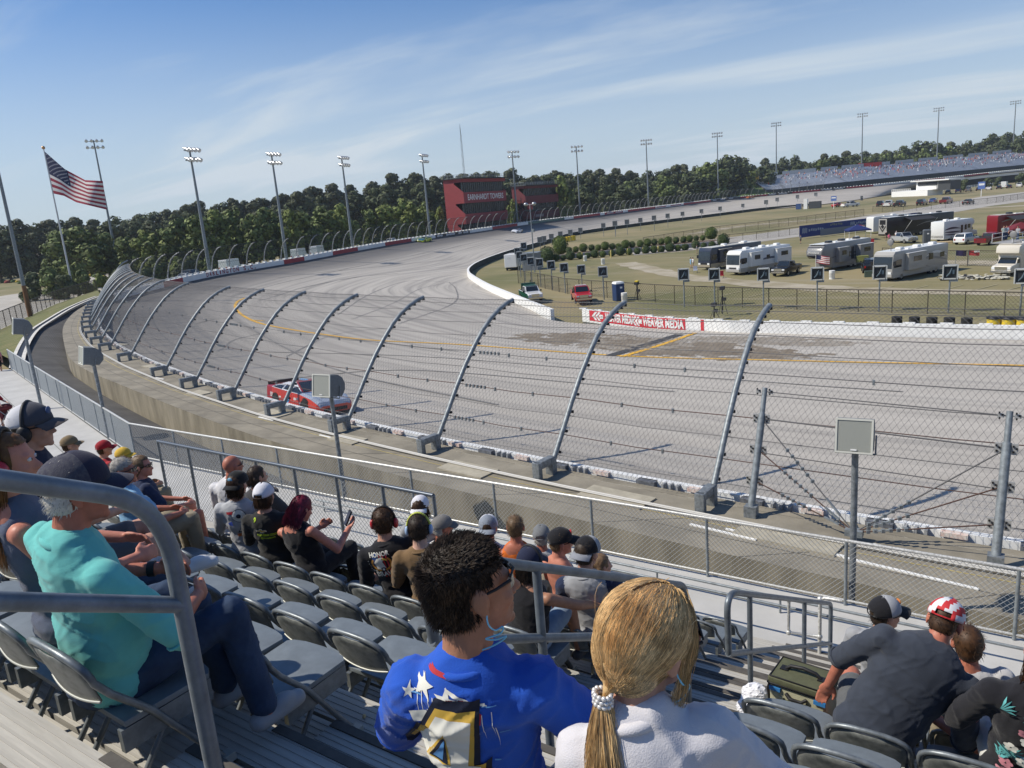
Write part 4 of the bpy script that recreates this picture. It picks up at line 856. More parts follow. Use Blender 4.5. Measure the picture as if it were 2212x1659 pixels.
while u < 2260:
    v = float(np.interp(u, SKY_U, SKY_V)); D = dist_at(u); pine = RND.random() < (.5 if 250 < u < 1350 else .2)
    place_tree(u, v+RND.uniform(8, 26), D, 'pine' if pine else 'broad', RND.choice([3, 1]) if pine else (1 if u < 1350 else RND.choice([0, 1])), 'dark green', RND.uniform(1.0, 1.3)); u += RND.uniform(20, 30)
for u, v, D, leaf, w in [(110, 497, 250, 0, .9), (150, 490, 235, 0, 1.15), (215, 503, 240, 0, 1.0), (262, 510, 230, 0, 1.1), (310, 500, 225, 2, 1.0), (345, 492, 220, 0, 1.05), (392, 468, 240, 0, .95), (428, 462, 215, 0, .9), (470, 458, 225, 2, .95), (505, 452, 225, 0, .9), (545, 462, 220, 0, .9), (572, 448, 230, 0, 1.0), (622, 452, 225, 2, .75), (655, 455, 230, 0, .9), (690, 446, 235, 0, 1.1), (735, 440, 240, 2, .9), (790, 452, 250, 0, .9), (838, 440, 250, 2, 1.0), (880, 432, 260, 2, 1.0), (918, 436, 270, 0, .9), (950, 446, 265, 2, .5),
                      (1108, 430, 300, 2, .5), (1215, 385, 330, 2, .8), (1255, 400, 340, 1, 1.2), (1305, 398, 345, 1, 1.1), (1345, 400, 350, 1, 1.2), (1390, 396, 380, 1, 1.2), (1440, 385, 400, 0, 1.1), (1500, 372, 430, 1, 1.2), (1535, 350, 430, 0, 1.1), (1577, 334, 440, 1, 1.0), (1610, 362, 440, 2, 1.1), (1590, 380, 430, 2, 1.3), (1650, 360, 520, 1, 1.3)]:
    place_tree(u, v, D, 'broad', leaf, 'green front row' if leaf != 2 else 'pale green front row', w*RND.uniform(.95, 1.1))
for u, v, D, leaf in [(35, 585, 205, 1), (78, 572, 200, 0), (110, 585, 196, 1), (150, 578, 205, 0), (190, 588, 190, 2), (225, 580, 190, 1), (250, 572, 185, 0), (280, 575, 180, 1), (125, 552, 215, 2), (300, 560, 190, 0), (330, 552, 200, 0), (365, 550, 195, 2), (380, 548, 190, 1), (430, 545, 200, 0)]:
    place_tree(u, v, D, 'shrub', leaf, 'low rounded', RND.uniform(.8, 1.1))
gp_ = MB()
for u in range(-40, 230, 7):
    P = at(u, 612-u*.06+RND.uniform(-4, 4), INF); gp_.ell(P+Vector((0, 0, .25)), (RND.uniform(.5, 1.3), RND.uniform(.5, 1.2), RND.uniform(.4, .9)), 7, RND.choice([0, 0, 1, 2]), k=5)
o = gp_.build('flower_bed', [mat('bed_green', (.06, .10, .03), .9), mat('bed_red', (.22, .04, .03), .9), mat('bed_yellow', (.45, .33, .04), .9)]); tag(o, kind='stuff')
# ---------------------------------------------------------------- far grandstand with its crowd
def far_stand():
    i0 = int(np.argmin(abs(FU-1668))); i1 = len(FW)-5; idx = [i for i in range(i0, i1, 5) if FU[i] < 2330 and FU[i] > 1600]; t = thing('far_grandstand', 'long grey grandstand full of spectators on the far side of the track', 'grandstand', tuple(FW[i0]))
    R0 = []; R1 = []
    for i in idx:
        u = FU[i]; f = Vector(FW[i]+FN[i]*7); b_ = Vector(FW[i]+FN[i]*38); uf = uvof(f)[0]; vf = float(np.interp(uf, [1674, 1800, 2212, 2400], [411, 397, 357, 340])); ub = uvof(b_)[0]; vb = float(np.interp(ub, [1651, 1800, 1900, 2212, 2400], [381, 366, 357, 326, 310])); f.z = z_for(f, vf); b_.z = z_for(b_, vb); R0.append(f); R1.append(b_)
    NR = 26; s = MB(); w = MB(); P_ = lambda k, r: R0[k].lerp(R1[k], r/NR)
    for r in range(NR):
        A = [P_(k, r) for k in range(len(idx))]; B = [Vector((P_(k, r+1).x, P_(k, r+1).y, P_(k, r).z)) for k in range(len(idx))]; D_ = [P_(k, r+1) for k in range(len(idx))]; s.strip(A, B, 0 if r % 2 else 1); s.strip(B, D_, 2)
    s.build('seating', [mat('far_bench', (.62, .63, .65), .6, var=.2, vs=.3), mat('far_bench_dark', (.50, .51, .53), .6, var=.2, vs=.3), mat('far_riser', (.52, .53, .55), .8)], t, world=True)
    w.strip([p-Vector((0, 0, 9)) for p in R0], [p+Vector((0, 0, .4)) for p in R0]); w.build('front_wall', mat('far_front', (.05, .055, .06), .8), t, world=True)
    w = MB(); w.add([R0[0], R1[0], R1[0]-Vector((0, 0, 18)), R0[0]-Vector((0, 0, 12))], [(0, 1, 2, 3)]); w.build('end_wall', mat('far_end', (.12, .12, .12), .8), t, world=True)
    w = MB()
    for k in range(0, len(idx)-1):
        if k % 5 == 4: continue
        w.add([R1[k]-Vector((0, 0, .5)), R1[k+1]-Vector((0, 0, .5)), R1[k+1]+Vector((0, 0, 2.0)), R1[k]+Vector((0, 0, 2.0))], [(0, 1, 2, 3)])
    w.build('rear_wall', mat('far_rear', (.34, .37, .39), .7), t, world=True)
    w = MB()
    for k in range(2, len(idx)-1, 8):
        for r in range(NR): w.add([P_(k, r)+Vector((0, 0, .08)), P_(k, r).lerp(P_(k+1, r), .35)+Vector((0, 0, .08)), Vector((*P_(k, r+1).lerp(P_(k+1, r+1), .35)[:2], P_(k, r).z+.08)), Vector((*P_(k, r+1)[:2], P_(k, r).z+.08))], [(0, 1, 2, 3)])
    w.build('aisle', mat('far_aisle', (.5, .5, .5), .8), t, world=True)
    c_ = MB(); r_ = random.Random(3)
    for _ in range(620):
        k = r_.random()**.9*(len(idx)-1.01); a = int(k); q = k-a; row = max(5, min(24, int(r_.gauss(17, 5))))
        if a < 2: row = min(row, 15)
        p = P_(a, row+.4).lerp(P_(a+1, row+.4), q); m = r_.choices(range(8), [3, 2, 2, 1.3, 1.0, .8, .5, 2])[0]; sc_ = r_.uniform(.9, 1.15)
        c_.box(p+Vector((0, 0, .55)), (.42*sc_, .35, .62*sc_), .9, m, top=.8); c_.box(p+Vector((0, 0, 1.12*sc_)), (.24, .25, .3), .4, 8 if r_.random() < .6 else m)
    o = c_.build('crowd', [mat('crowd_white', (.62, .62, .62), .8), mat('crowd_grey', (.25, .26, .28), .8), mat('crowd_navy', (.03, .045, .10), .8), mat('crowd_red', (.42, .04, .05), .8), mat('crowd_orange', (.6, .17, .05), .8), mat('crowd_blue', (.12, .25, .5), .8), mat('crowd_pink', (.6, .28, .3), .8), mat('crowd_black', (.02, .02, .022), .8), mat('crowd_skin', (.42, .24, .16), .7)]); tag(o, kind='stuff')
    return R0, R1, idx
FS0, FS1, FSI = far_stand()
# grass bank and yellow scoreboard left of the far stand
b = MB(); a_, _ = fw_at(1590, 2); c_, _ = fw_at(1672, 2); d_, _ = fw_at(1668, 40); e_, _ = fw_at(1600, 30); a_.z += .5; c_.z += .5; d_.z = z_for(d_, 385); e_.z = z_for(e_, 415); b.add([a_, c_, d_, e_], [(0, 1, 2, 3)]); tag(b.build('grass_bank', mat('bank_green', (.085, .14, .03), .95, var=.2, vs=.2)), kind='structure')
P, i = fw_at(1632, 22); z0, z1 = z_for(P, 388), z_for(P, 374); t = thing('scoreboard', 'yellow scoreboard panel on posts beside the far stand', 'sign', P); w = (z1-z0)*1.25; tv = Vector(FW[i+1]-FW[i]).normalized(); ang = math.atan2(tv.y, tv.x); b = MB(); b.box((0, 0, (z0+z1)/2-P.z), (w, .5, z1-z0), ang); b.build('panel', mat('panel_yellow', (.75, .45, .02), .5), t); b = MB()
for s_ in (-.3, 0, .3): b.box((tv.x*w*s_-FN[i][0]*.3, tv.y*w*s_-FN[i][1]*.3, (z0+z1)/2-P.z), (w*.16, .1, (z1-z0)*.35), ang)
b.build('digit', BLACK, t); b = MB()
for s_ in (-.35, .35): b.box((tv.x*w*s_, tv.y*w*s_, (z0-P.z)/2-2), (.35, .35, z0-P.z+4))
b.build('leg', GALVD, t)
# red and white transporter behind the far stand
P = FS1[len(FS1)//3]+Vector((8, 14, 0)); P.z = z_for(P, 364); t = thing('transporter', 'red and white transporter trailer parked behind the far stand', 'trailer', P, .7); b = MB(); b.box((0, 0, 2.2), (15, 2.6, 3)); b.build('trailer_body', mat('transporter_red', (.4, .03, .03), .5), t); b = MB(); b.box((-10.5, 0, 1.9), (5, 2.5, 3)); b.build('cab', WHITE, t)
for x in (-11, -4, 4, 5.5):
    b = MB(); b.cyl((x, -1.1, .5), .5, .35, 10, ax='Y'); b.build('wheel', BLACK, t)
# ---------------------------------------------------------------- beyond the wood: far parked cars and vans outside the turn are built with the vehicles
# ---------------------------------------------------------------- infield: speakers, hedges, vehicles, motorhomes
def z3(X, Y): return ((2400+X/1.3554)/1.8228, (350+Y/1.3554)/1.8228)          # readings taken on enlarged crops
def z6(X, Y): return ((1950+X/2.9493)/1.8228, (950+Y/2.9493)/1.8228)
def z7(X, Y): return ((3300+X/3.0219)/1.8228, (700+Y/3.0219)/1.8228)
def z2(X, Y): return ((1200+X/1.7015)/1.8228, (400+Y/1.7015)/1.8228)
SPK = mat('speaker_grey', (.28, .29, .29), .6); SPKW = mat('speaker_frame', (.50, .51, .49), .5); SPKM = mat('speaker_mid', (.20, .20, .195), .6); SPKD = mat('speaker_inside', (.022, .026, .03), .5); HORN = mat('horn_blue', (.075, .11, .14), .5)
sp0 = None
def pole_speaker(ub, vb, uc, vc, label, front=True, z=INF, sz=None):
    global sp0
    P = at(ub, vb, z); zc = z_for(P, vc); h = max(2.2, zc-z); far = P.length; s = sz or 1.25; dirn = math.atan2(-P.y, -P.x)+PI/2
    t = thing('infield_speaker', label, 'loudspeaker', P, dirn, 'loudspeaker boxes on poles round the infield'); b = MB(); b.tube([(0, 0, 0), (0, 0, h-s*.5)], .075, 8); b.build('pole', GALV, t)
    b = MB(); f = s*.5; k = .10
    b.box((0, .28, h), (s*.86, .5, s)); 
    for x, zz, w, hh in ((-f*.9, h, k, s), (f*.9, h, k, s), (0, h+f-k/2, s*.72, k), (0, h-f+k/2, s*.72, k)): b.box((x, -.06, zz), (w, .2, hh), m=1)
    b.build('cabinet', [SPK, SPKW], t)
    b = MB(); b.box((0, -.0, h), (s*.72, .06, s*.8)); b.build('grille', SPKD if front else SPKM, t)
    if front: b = MB(); b.tube([(-.22*s, -.06, h-.3*s), (.0, -.10, h-.05*s), (.1*s, -.06, h+.3*s)], [.05, .09, .04], 6); b.box((.18*s, -.06, h+.02), (.16*s, .05, .3*s)); b.build('horn', HORN, t)
    b = MB(); b.box((.25*s, .1, h-f-.12), (.5*s, .4, .16)); b.build('bracket', GALV, t); return t
FR = [(396, 990, 400, 1165, 'right of the navy toilet'), (558, 990, 562, 1160, 'in front of the white motorhome nose'), (822, 990, 822, 1175, 'in front of the black pickup'), (1110, 987, 1107, 1185, 'before the fifth wheel trailer'), (1445, 980, 1437, 1190, 'in front of the grey striped motorhome'), (1818, 978, 1808, 1195, 'between the grey motorhome and the rug pile'), (2195, 1000, 2190, 1210, 'at the right edge before the cream camper')]
for xc, yc, xb, yb, w in FR: pole_speaker(*z3(xb, yb), *z3(xc, yc), f'square dark fronted pole speaker {w}', sz=1.25)
L6 = [(1253, 350, 1265, 680, 'directly behind the red pickup'), (1003, 325, 1012, 560, 'left of the one behind the red pickup'), (805, 305, 817, 605, 'between the two parked trucks'), (645, 275, 667, 562, 'behind the green and white truck'), (510, 245, 531, 528, 'fifth left from the red pickup'), (412, 230, 430, 492, 'beside the grey shed corner'), (333, 190, 351, 458, 'just right of the white trailer'), (284, 160, 300, 415, 'in front of the white trailer edge'), (258, 112, 274, 340, 'standing tallest over the white trailer'), (343, 50, 350, 320, 'above the trailer roof')]
for xc, yc, xb, yb, w in L6: pole_speaker(*z6(xb, yb), *z6(xc, yc), f'grey box speaker on a pole {w}', sz=1.2)
FA = [(1578, 925, 1580, 990), (1603, 918, 1606, 980), (1652, 903, 1656, 960), (1712, 886, 1716, 945), (1780, 874, 1783, 938), (1848, 860, 1850, 920), (2000, 830, 2004, 905), (2080, 818, 2084, 890)]
marks = ['leftmost of the far row, by the yellow barrels', 'second of the far row beside the yellow barrels', 'left of the big round bush', 'right of the big round bush', 'third past the yellow barrels', 'fourth past the yellow barrels', 'at the start of the open far rail', 'just past the start of the far rail']
for (xc, yc, xb, yb), w in zip(FA, marks): pole_speaker(*z2(xb, yb), *z2(xc, yc), f'small pole speaker inside the track, {w}', False, sz=1.5)
FB = [(30, 718, 32, 790), (95, 710, 96, 778), (165, 700, 167, 757), (237, 688, 240, 757), (310, 677, 312, 740), (390, 666, 391, 718), (490, 652, 492, 706), (590, 638, 591, 690), (710, 622, 712, 662), (835, 604, 836, 655), (895, 590, 895, 636), (1003, 575, 1003, 622), (1100, 562, 1101, 608), (1195, 548, 1196, 592), (1313, 525, 1315, 562), (1440, 512, 1442, 547)]
ORD = ['first', 'second', 'third', 'fourth', 'fifth', 'sixth', 'seventh', 'eighth', 'ninth', 'tenth', 'eleventh', 'twelfth', 'thirteenth', 'fourteenth', 'fifteenth', 'sixteenth', 'seventeenth', 'eighteenth']
for k, (xc, yc, xb, yb) in enumerate(FB): pole_speaker(*z3(xb, yb), *z3(xc, yc), f'pale pole speaker beside the far inside rail, {ORD[k]} from the hedge side', False, sz=1.9 if k > 8 else 1.6)
# ---- clipped hedges on two terraces
def bush_mb(seed, sq=1.0):
    r = random.Random(seed); b = MB(); b.ell((0, 0, .46), (.42, .42, .44), 12)
    for _ in range(900):
        d = Vector((r.gauss(0, 1), r.gauss(0, 1), r.gauss(.2, 1))).normalized(); p = Vector((d.x*.47, d.y*.47, max(.03, .48+d.z*.47))); q = sq*r.uniform(.6, 1); s = .055*r.uniform(.6, 1.3); u = d.cross(Vector((r.gauss(0, 1), r.gauss(0, 1), 1))).normalized(); w = d.cross(u)*.7+d*.6
        p = p*(1+r.uniform(-.03, .06)); b.add([p-u*s, p+w*s, p+u*s], [(0, 1, 2)])
    return b
BUSH = [mat('bush_green', (.085, .125, .02), .7, col2=(.05, .08, .012), vs=4, island=.35), mat('bush_dark', (.05, .085, .018), .7, col2=(.03, .05, .012), vs=4, island=.35)]
bp = {}
def bush(u, v, wpx, label, z, dark=0, tall=1.0):
    P = at(u, v, z); d = float(np.dot(CAM[2], np.array(P))); s = .84*wpx*d/F
    if dark not in bp: o = bush_mb(5+dark).build('round_bush', BUSH[dark]); bp[dark] = o
    else: o = bp[dark].copy(); C.objects.link(o)
    o.location = P; o.scale = (s, s, s*tall); o.rotation_euler = (0, 0, RND.uniform(0, 6)); tag(o, label, 'bush', 'clipped bushes on the terrace wall')
UP = [(858, 138, 60), (937, 130, 58), (1025, 122, 80), (1120, 112, 62), (1198, 108, 58), (1278, 102, 80), (1362, 95, 60), (1430, 90, 55), (1515, 82, 80), (1592, 75, 62), (1685, 68, 66), (1770, 58, 70), (1850, 45, 60), (1930, 40, 60), (2010, 36, 75), (2100, 22, 60), (2190, 14, 60)]
LO = [(710, 228, 66), (790, 222, 50), (875, 217, 84), (985, 206, 60), (1075, 200, 55), (1155, 192, 76), (1250, 186, 60), (1355, 176, 60), (1455, 166, 84), (1555, 160, 62), (1650, 152, 62), (1750, 145, 76), (1843, 135, 66), (1930, 130, 62), (2030, 122, 84), (2122, 114, 58), (2200, 108, 60)]
for k, (X, Y, w) in enumerate(UP): bush(*z6(X, Y), w*.615/1.06*.98/2.0*1.0, f'clipped bush on the upper terrace, {ORD[k]} from the big round bush', INF+1.0, 0 if k % 3 else 1, .95)
for k, (X, Y, w) in enumerate(LO): bush(*z6(X, Y), w*.30, f'clipped bush at the foot of the block wall, {ORD[k]} from the left', INF, 1 if k % 3 else 0, .95)
bush(*z6(760, 155), 42, 'largest round bush at the left end of the terrace', INF+.6, 0, 1.15); bush(*z6(607, 240), 40, 'big dark bush at the left foot of the block wall', INF, 1, 1.0)
UP3 = [(165, 838, 30), (203, 838, 44), (240, 835, 30), (273, 832, 28), (312, 828, 42), (352, 826, 28), (392, 822, 34), (428, 818, 42), (463, 812, 34), (498, 810, 34), (543, 803, 72)]
LO3 = [(193, 880, 44), (237, 877, 32), (278, 873, 38), (322, 868, 50), (365, 864, 34), (408, 861, 38), (460, 853, 52), (503, 852, 38), (548, 850, 44), (608, 843, 68)]
for k, (X, Y, w) in enumerate(UP3[1:]): bush(*z3(X, Y), w*.42, f'clipped bush on the upper terrace above the yellow posts, {ORD[k]} of its run', INF+1.0, k % 2, 1.0) if k != 9 else bush(*z3(X, Y), 33, 'big domed bush at the right end of the upper terrace', INF+1.0, 0, .95)
for k, (X, Y, w) in enumerate(LO3[1:]): bush(*z3(X, Y), w*.42, f'dark clipped bush at the wall foot behind the motorhomes, {ORD[k]} of its run', INF, 1, 1.0) if k != 8 else bush(*z3(X, Y), 31, 'square dark bush at the right end of the block wall', INF, 1, 1.1)
wl = [at(*z6(590, 232), INF), at(*z6(1000, 190), INF), at(*z6(1500, 140), INF), at(*z6(2200, 85), INF), at(*z3(560, 838), INF)]
t = thing('terrace_wall', 'grey block retaining wall between two rows of bushes', 'wall', wl[0]); b = MB(); W_ = resample([list(p) for p in wl], 30); b.strip([tuple(p) for p in W_], [tuple(p+np.array([0, 0, 1.0])) for p in W_]); b.strip([tuple(p+np.array([0, 0, 1.0])) for p in W_], [tuple(p+np.array([.5, 1.6, 1.0])) for p in W_])
b.build('block_face', mat('block_grey', (.27, .27, .27), .9, var=.3, vs=1.5, detail=8), t, world=True)
b = MB(); b.strip([tuple(p+np.array([.3, 1.2, 1.02])) for p in W_], [tuple(p+np.array([3, 9, 1.02])) for p in W_]); tag(b.build('terrace_bed', mat('mulch', (.10, .065, .045), .95)), kind='structure')
for k, (X, Y) in enumerate([(675, 232), (852, 218), (1012, 205), (1197, 190), (1347, 178), (1541, 160), (1718, 148), (1895, 133)]):
    P = at(*z6(X, Y), INF); o = MB(); o.cyl((0, 0, .65), .13, 1.3, 8); o.ell((0, 0, 1.3), (.13, .13, .1), 8, k=4); o = o.build('bollard', mat('bollard_yellow', (.62, .50, .16), .6)); o.location = P; tag(o, f'pale yellow bollard before the lower bushes, {ORD[k]} from the left', 'bollard', 'yellow bollards before the bushes')
for k, (X, Y) in enumerate([(8, 900), (98, 888), (180, 880), (260, 872)]):
    P = at(*z3(X, Y), INF); o = MB(); o.cyl((0, 0, .65), .13, 1.3, 8); o.ell((0, 0, 1.3), (.13, .13, .1), 8, k=4); o = o.build('bollard', _mats['bollard_yellow']); o.location = P; tag(o, f'pale yellow bollard left of the dark coach, {ORD[k]} of four', 'bollard', 'yellow bollards before the bushes')
# ---------------------------------------------------------------- vehicles
GLASS = mat('car_glass', (.012, .016, .02), .06, spec=.7, coat=.4); TYRE = mat('tyre', (.018, .018, .018), .85); RIM = mat('rim', (.42, .43, .44), .3, .8); CHROME = mat('chrome', (.6, .6, .6), .15, .95); LIGHT = mat('headlight', (.75, .77, .78), .1, coat=.8); TAIL = mat('tail_light', (.35, .01, .01), .3)
def paint(name, c): return mat('paint_'+name, c, .28, coat=.7, spec=.5)
PAINT = {'white': paint('white', (.74, .74, .73)), 'black': paint('black', (.010, .011, .013)), 'red': paint('red', (.46, .018, .025)), 'maroon': paint('maroon', (.15, .012, .018)), 'silver': paint('silver', (.36, .38, .39)), 'navy': paint('navy', (.018, .035, .085)), 'grey': paint('grey', (.14, .15, .155)), 'green': paint('green', (.015, .10, .055)), 'blue': paint('blue', (.03, .07, .2))}
PROFV = {  # stations: y, belt z, roof z, half width at sill, belt, roof
    'sedan': [(-2.35, .72, .74, .74, .72, .70), (-2.2, .95, .97, .86, .86, .80), (-1.45, 1.0, 1.03, .90, .90, .74), (-.75, .98, 1.38, .90, .90, .60), (.25, .96, 1.42, .90, .90, .60), (1.0, .95, .98, .90, .90, .70), (1.9, .85, .88, .88, .86, .74), (2.3, .66, .68, .76, .74, .66)],
    'suv': [(-2.4, .95, 1.0, .86, .86, .80), (-2.35, 1.15, 1.25, .95, .95, .86), (-2.0, 1.15, 1.80, .96, .96, .74), (.2, 1.12, 1.85, .96, .96, .74), (1.05, 1.10, 1.14, .96, .96, .82), (2.1, 1.02, 1.06, .94, .94, .80), (2.45, .75, .8, .86, .84, .76)],
    'pickup': [(-3.0, 1.18, 1.2, .98, .98, .96), (-.85, 1.2, 1.22, 1.0, 1.0, .96), (-.80, 1.2, 1.86, 1.0, 1.0, .80), (.75, 1.2, 1.92, 1.0, 1.0, .80), (1.35, 1.2, 1.26, 1.0, 1.0, .88), (2.75, 1.14, 1.2, .98, .98, .86), (2.98, .95, 1.0, .96, .94, .84)],
    'van': [(-2.8, 1.2, 2.5, 1.0, 1.0, .88), (-2.75, 1.25, 2.62, 1.02, 1.02, .9), (1.3, 1.25, 2.62, 1.02, 1.02, .9), (2.1, 1.2, 1.35, 1.0, 1.0, .86), (2.8, 1.0, 1.08, .96, .94, .8)]}
def vehicle(kind, col, label, loc, rz, cat='car', group=None, name=None, detail=True, col2=None):
    t = thing(name or {'sedan': 'parked_car', 'suv': 'parked_car', 'pickup': 'pickup_truck', 'van': 'delivery_van'}[kind], label, cat, loc, rz, group); S = PROFV[kind]; zb = .34 if kind == 'sedan' else .45; b = MB(); g_ = MB(); rings = []
    for y, zl, zr, w0, w1, w2 in S: rings.append([(-w0*.97, y, zb), (-w0, y, zb+.22), (-w1, y, zl), (-w2, y, zr), (w2, y, zr), (w1, y, zl), (w0, y, zb+.22), (w0*.97, y, zb)])
    for i in range(len(S)-1):
        A, B = rings[i], rings[i+1]; cab = max(S[i][2]-S[i][1], S[i+1][2]-S[i+1][1]) > .3
        for j in range(7):
            q = [A[j], A[j+1], B[j+1], B[j]]
            if cab and j in (2, 4): b.add(q, [(3, 2, 1, 0)]); d = .012*(-1 if j == 2 else 1); c_ = [sum(p[k] for p in q)/4 for k in range(3)]; gl = not (kind == 'van' and S[i][0] < .5); gl and g_.add([(c_[0]+(p[0]-c_[0])*.86+d, c_[1]+(p[1]-c_[1])*.9, c_[2]+(p[2]-c_[2])*.80) for p in q], [(3, 2, 1, 0)])
            elif j == 3 and abs(S[i][2]-S[i+1][2]) > .3: b.add(q, [(3, 2, 1, 0)], smooth=False); n = 1 if S[i+1][2] < S[i][2] else -1; c_ = [sum(p[k] for p in q)/4 for k in range(3)]; g_.add([(c_[0]+(p[0]-c_[0])*.9, c_[1]+(p[1]-c_[1])*.86+.02*n, c_[2]+(p[2]-c_[2])*.86+.02) for p in q], [(3, 2, 1, 0)])
            else: b.add(q, [(3, 2, 1, 0)], 1 if (col2 and j in (0, 6, 1, 5)) else 0, True)
        b.add([A[0], A[7], B[7], B[0]], [(0, 1, 2, 3)])
    b.add(rings[0], [tuple(range(8))]); b.add(rings[-1], [tuple(range(7, -1, -1))])
    b.build('body', [PAINT[col], PAINT[col2 or col]], t); g_.build('window', GLASS, t); yf = S[-1][0]; yr = S[0][0]; zh = S[-2][1]-.18; hw = S[-1][4]
    wy = {'sedan': (-1.4, 1.42), 'suv': (-1.45, 1.5), 'pickup': (-1.75, 1.9), 'van': (-1.7, 1.9)}[kind]; R_ = .33 if kind == 'sedan' else .40; xw = S[3][3]-.10
    for x in (-xw, xw):
        for y in wy:
            w = MB(); w.cyl((x, y, R_), R_, .26, 14, ax='X'); w = w.build('wheel', TYRE, t); q = MB(); sx = 1 if x > 0 else -1; q.cyl((x+sx*.135, y, R_), R_*.62, .03, 10, ax='X'); q.build('rim', RIM, w)
    for x in (-hw*.78, hw*.78):
        q = MB(); q.box((x, yf+.0, zh), (.34, .10, .18)); q.build('headlight', LIGHT, t); q = MB(); q.box((x*1.08, yr-.01, zh+.05), (.2, .08, .26)); q.build('tail_light', TAIL, t)
    if detail:
        q = MB(); q.box((0, yf+.02, zh-.02), (hw*1.1, .08, .34)); q.build('grille', CHROME if kind == 'pickup' else BLACK, t); q = MB(); q.box((0, yf+.06, zb+.16), (hw*1.95, .16, .2)); q.build('bumper', CHROME if kind == 'pickup' else PAINT[col], t)
        for x in (-1, 1): q = MB(); q.box((x*(S[3][3]+.13), S[-3][0]-.15 if kind != 'van' else 1.5, S[2][1]+.14), (.2, .14, .2)); q.build('mirror', BLACK if kind != 'sedan' else PAINT[col], t)
        if kind == 'pickup': q = MB(); q.box((0, -1.92, 1.225), (1.66, 1.95, .02)); q.build('truck_bed', mat('bed_liner', (.02, .02, .02), .9), t)
    return t
def axis(ua, va, ub, vb, z=INF):
    """ground axis from rear to front: position of the middle and heading for local +Y"""
    A, B = at(ua, va, z), at(ub, vb, z); d = B-A; return (A+B)/2, math.atan2(d.y, d.x)-PI/2, d.length
c_, a_, _ = axis(1245, 640, 1268, 662, -12.3); o = vehicle('pickup', 'red', 'red crew cab pickup with white light bar parked facing the track', c_, a_, 'pickup truck'); q = MB(); q.box((0, .1, 1.98), (1.3, .3, .10)); q.build('light_bar', WHITE, o)
c_, a_, _ = axis(1130, 640, 1166, 658, -12.3); o = vehicle('pickup', 'white', 'white and green safety truck parked by the wall end', c_, a_, 'pickup truck', col2='green'); q = MB(); q.box((0, 0, 1.95), (1.5, 1.5, .1)); q.build('roof_panel', PAINT['green'], o); q = MB(); q.box((-.6, -2.6, 1.7), (.1, .1, 1.4)); q.box((0, -1.2, 1.75), (1.9, .1, .9)); q.build('headboard_rack', PAINT['green'], o)
c_, a_, _ = axis(1728, 584, 1668, 602); vehicle('pickup', 'black', 'black crew cab pickup parked beside the white motorhome', c_, a_, 'pickup truck')
c_, a_, _ = axis(1914, 522, 1990, 527); vehicle('pickup', 'silver', 'silver crew cab pickup with people standing behind its bed', c_, a_, 'pickup truck')
c_, a_, _ = axis(2062, 531, 2112, 522); vehicle('suv', 'white', 'white SUV parked beside the navy and white class C camper', c_, a_)
c_, a_, _ = axis(2118, 531, 2160, 524); vehicle('pickup', 'maroon', 'dark red pickup parked next to the white SUV', c_, a_, 'pickup truck')
c_, a_, _ = axis(1872, 590, 1886, 584); vehicle('suv', 'black', 'dark utility vehicle with olive box half hidden by the grey motorhome', c_, a_+.3)
for (ua, va, ub, vb, k, col, lab) in [(1815, 449, 1858, 445, 'pickup', 'white', 'white crew cab pickup alone on the grass by the sign pole'), (1800, 448, 1818, 446, 'sedan', 'red', 'small red car behind the lone white pickup'), (1826, 430, 1854, 426, 'pickup', 'white', 'white pickup beside the grey toilet near the far rail'), (1893, 449, 1912, 444, 'suv', 'black', 'black SUV at the left end of the dark group'), (1908, 449, 1930, 444, 'pickup', 'white', 'white pickup squeezed between black trucks'),
                                   (1924, 450, 1962, 443, 'pickup', 'black', 'long black pickup right of the squeezed white one'), (1972, 447, 2010, 440, 'suv', 'black', 'black SUV left of the blue car in the dark group'), (2000, 442, 2030, 434, 'sedan', 'blue', 'blue car in the middle of the dark group'), (2020, 444, 2066, 436, 'pickup', 'maroon', 'maroon pickup between the blue car and a black sedan'), (2070, 445, 2112, 438, 'sedan', 'black', 'black sedan nearest the lane at the end of the dark group'),
                                   (2150, 410, 2188, 402, 'van', 'white', 'tall white delivery van by the small trees')]:
    c_, a_, _ = axis(ua, va, ub, vb); o = vehicle(k, col, lab, c_, a_, 'pickup truck' if k == 'pickup' else ('van' if k == 'van' else 'car')); o.scale = (1.28,)*3
ROWC = [('sedan', 'black'), ('suv', 'navy'), ('sedan', 'black'), ('suv', 'navy'), ('suv', 'grey'), ('sedan', 'black'), ('sedan', 'white'), ('sedan', 'black'), ('sedan', 'black'), ('suv', 'white'), ('suv', 'white'), ('sedan', 'grey')]
for k, (kd, col) in enumerate(ROWC):
    u = 1990+k*22; v = 427-k*1.9; c_, a_, _ = axis(u, v, u+26, v-10); o = vehicle(kd, col, f'{ {"navy": "dark blue", "grey": "dark grey"}.get(col, col)} {"SUV" if kd == "suv" else "sedan"} in the long back row, {ORD[k]} from its left end', c_, a_, 'car', 'cars in the long back row', detail=False); o.scale = (1.3,)*3
for k in range(26):
    u = RND.uniform(-5, 78); v = 596-u*.14+RND.uniform(-13, 5); P = at(u, v, INF); vehicle(RND.choice(['sedan', 'suv', 'pickup']), RND.choice(['white', 'white', 'silver', 'black', 'navy', 'grey']), 'car parked in the lot beyond the trees at the left', P, .4+RND.choice([0, PI])+RND.uniform(-.1, .1), 'car', 'cars parked in the far left lot', detail=False)
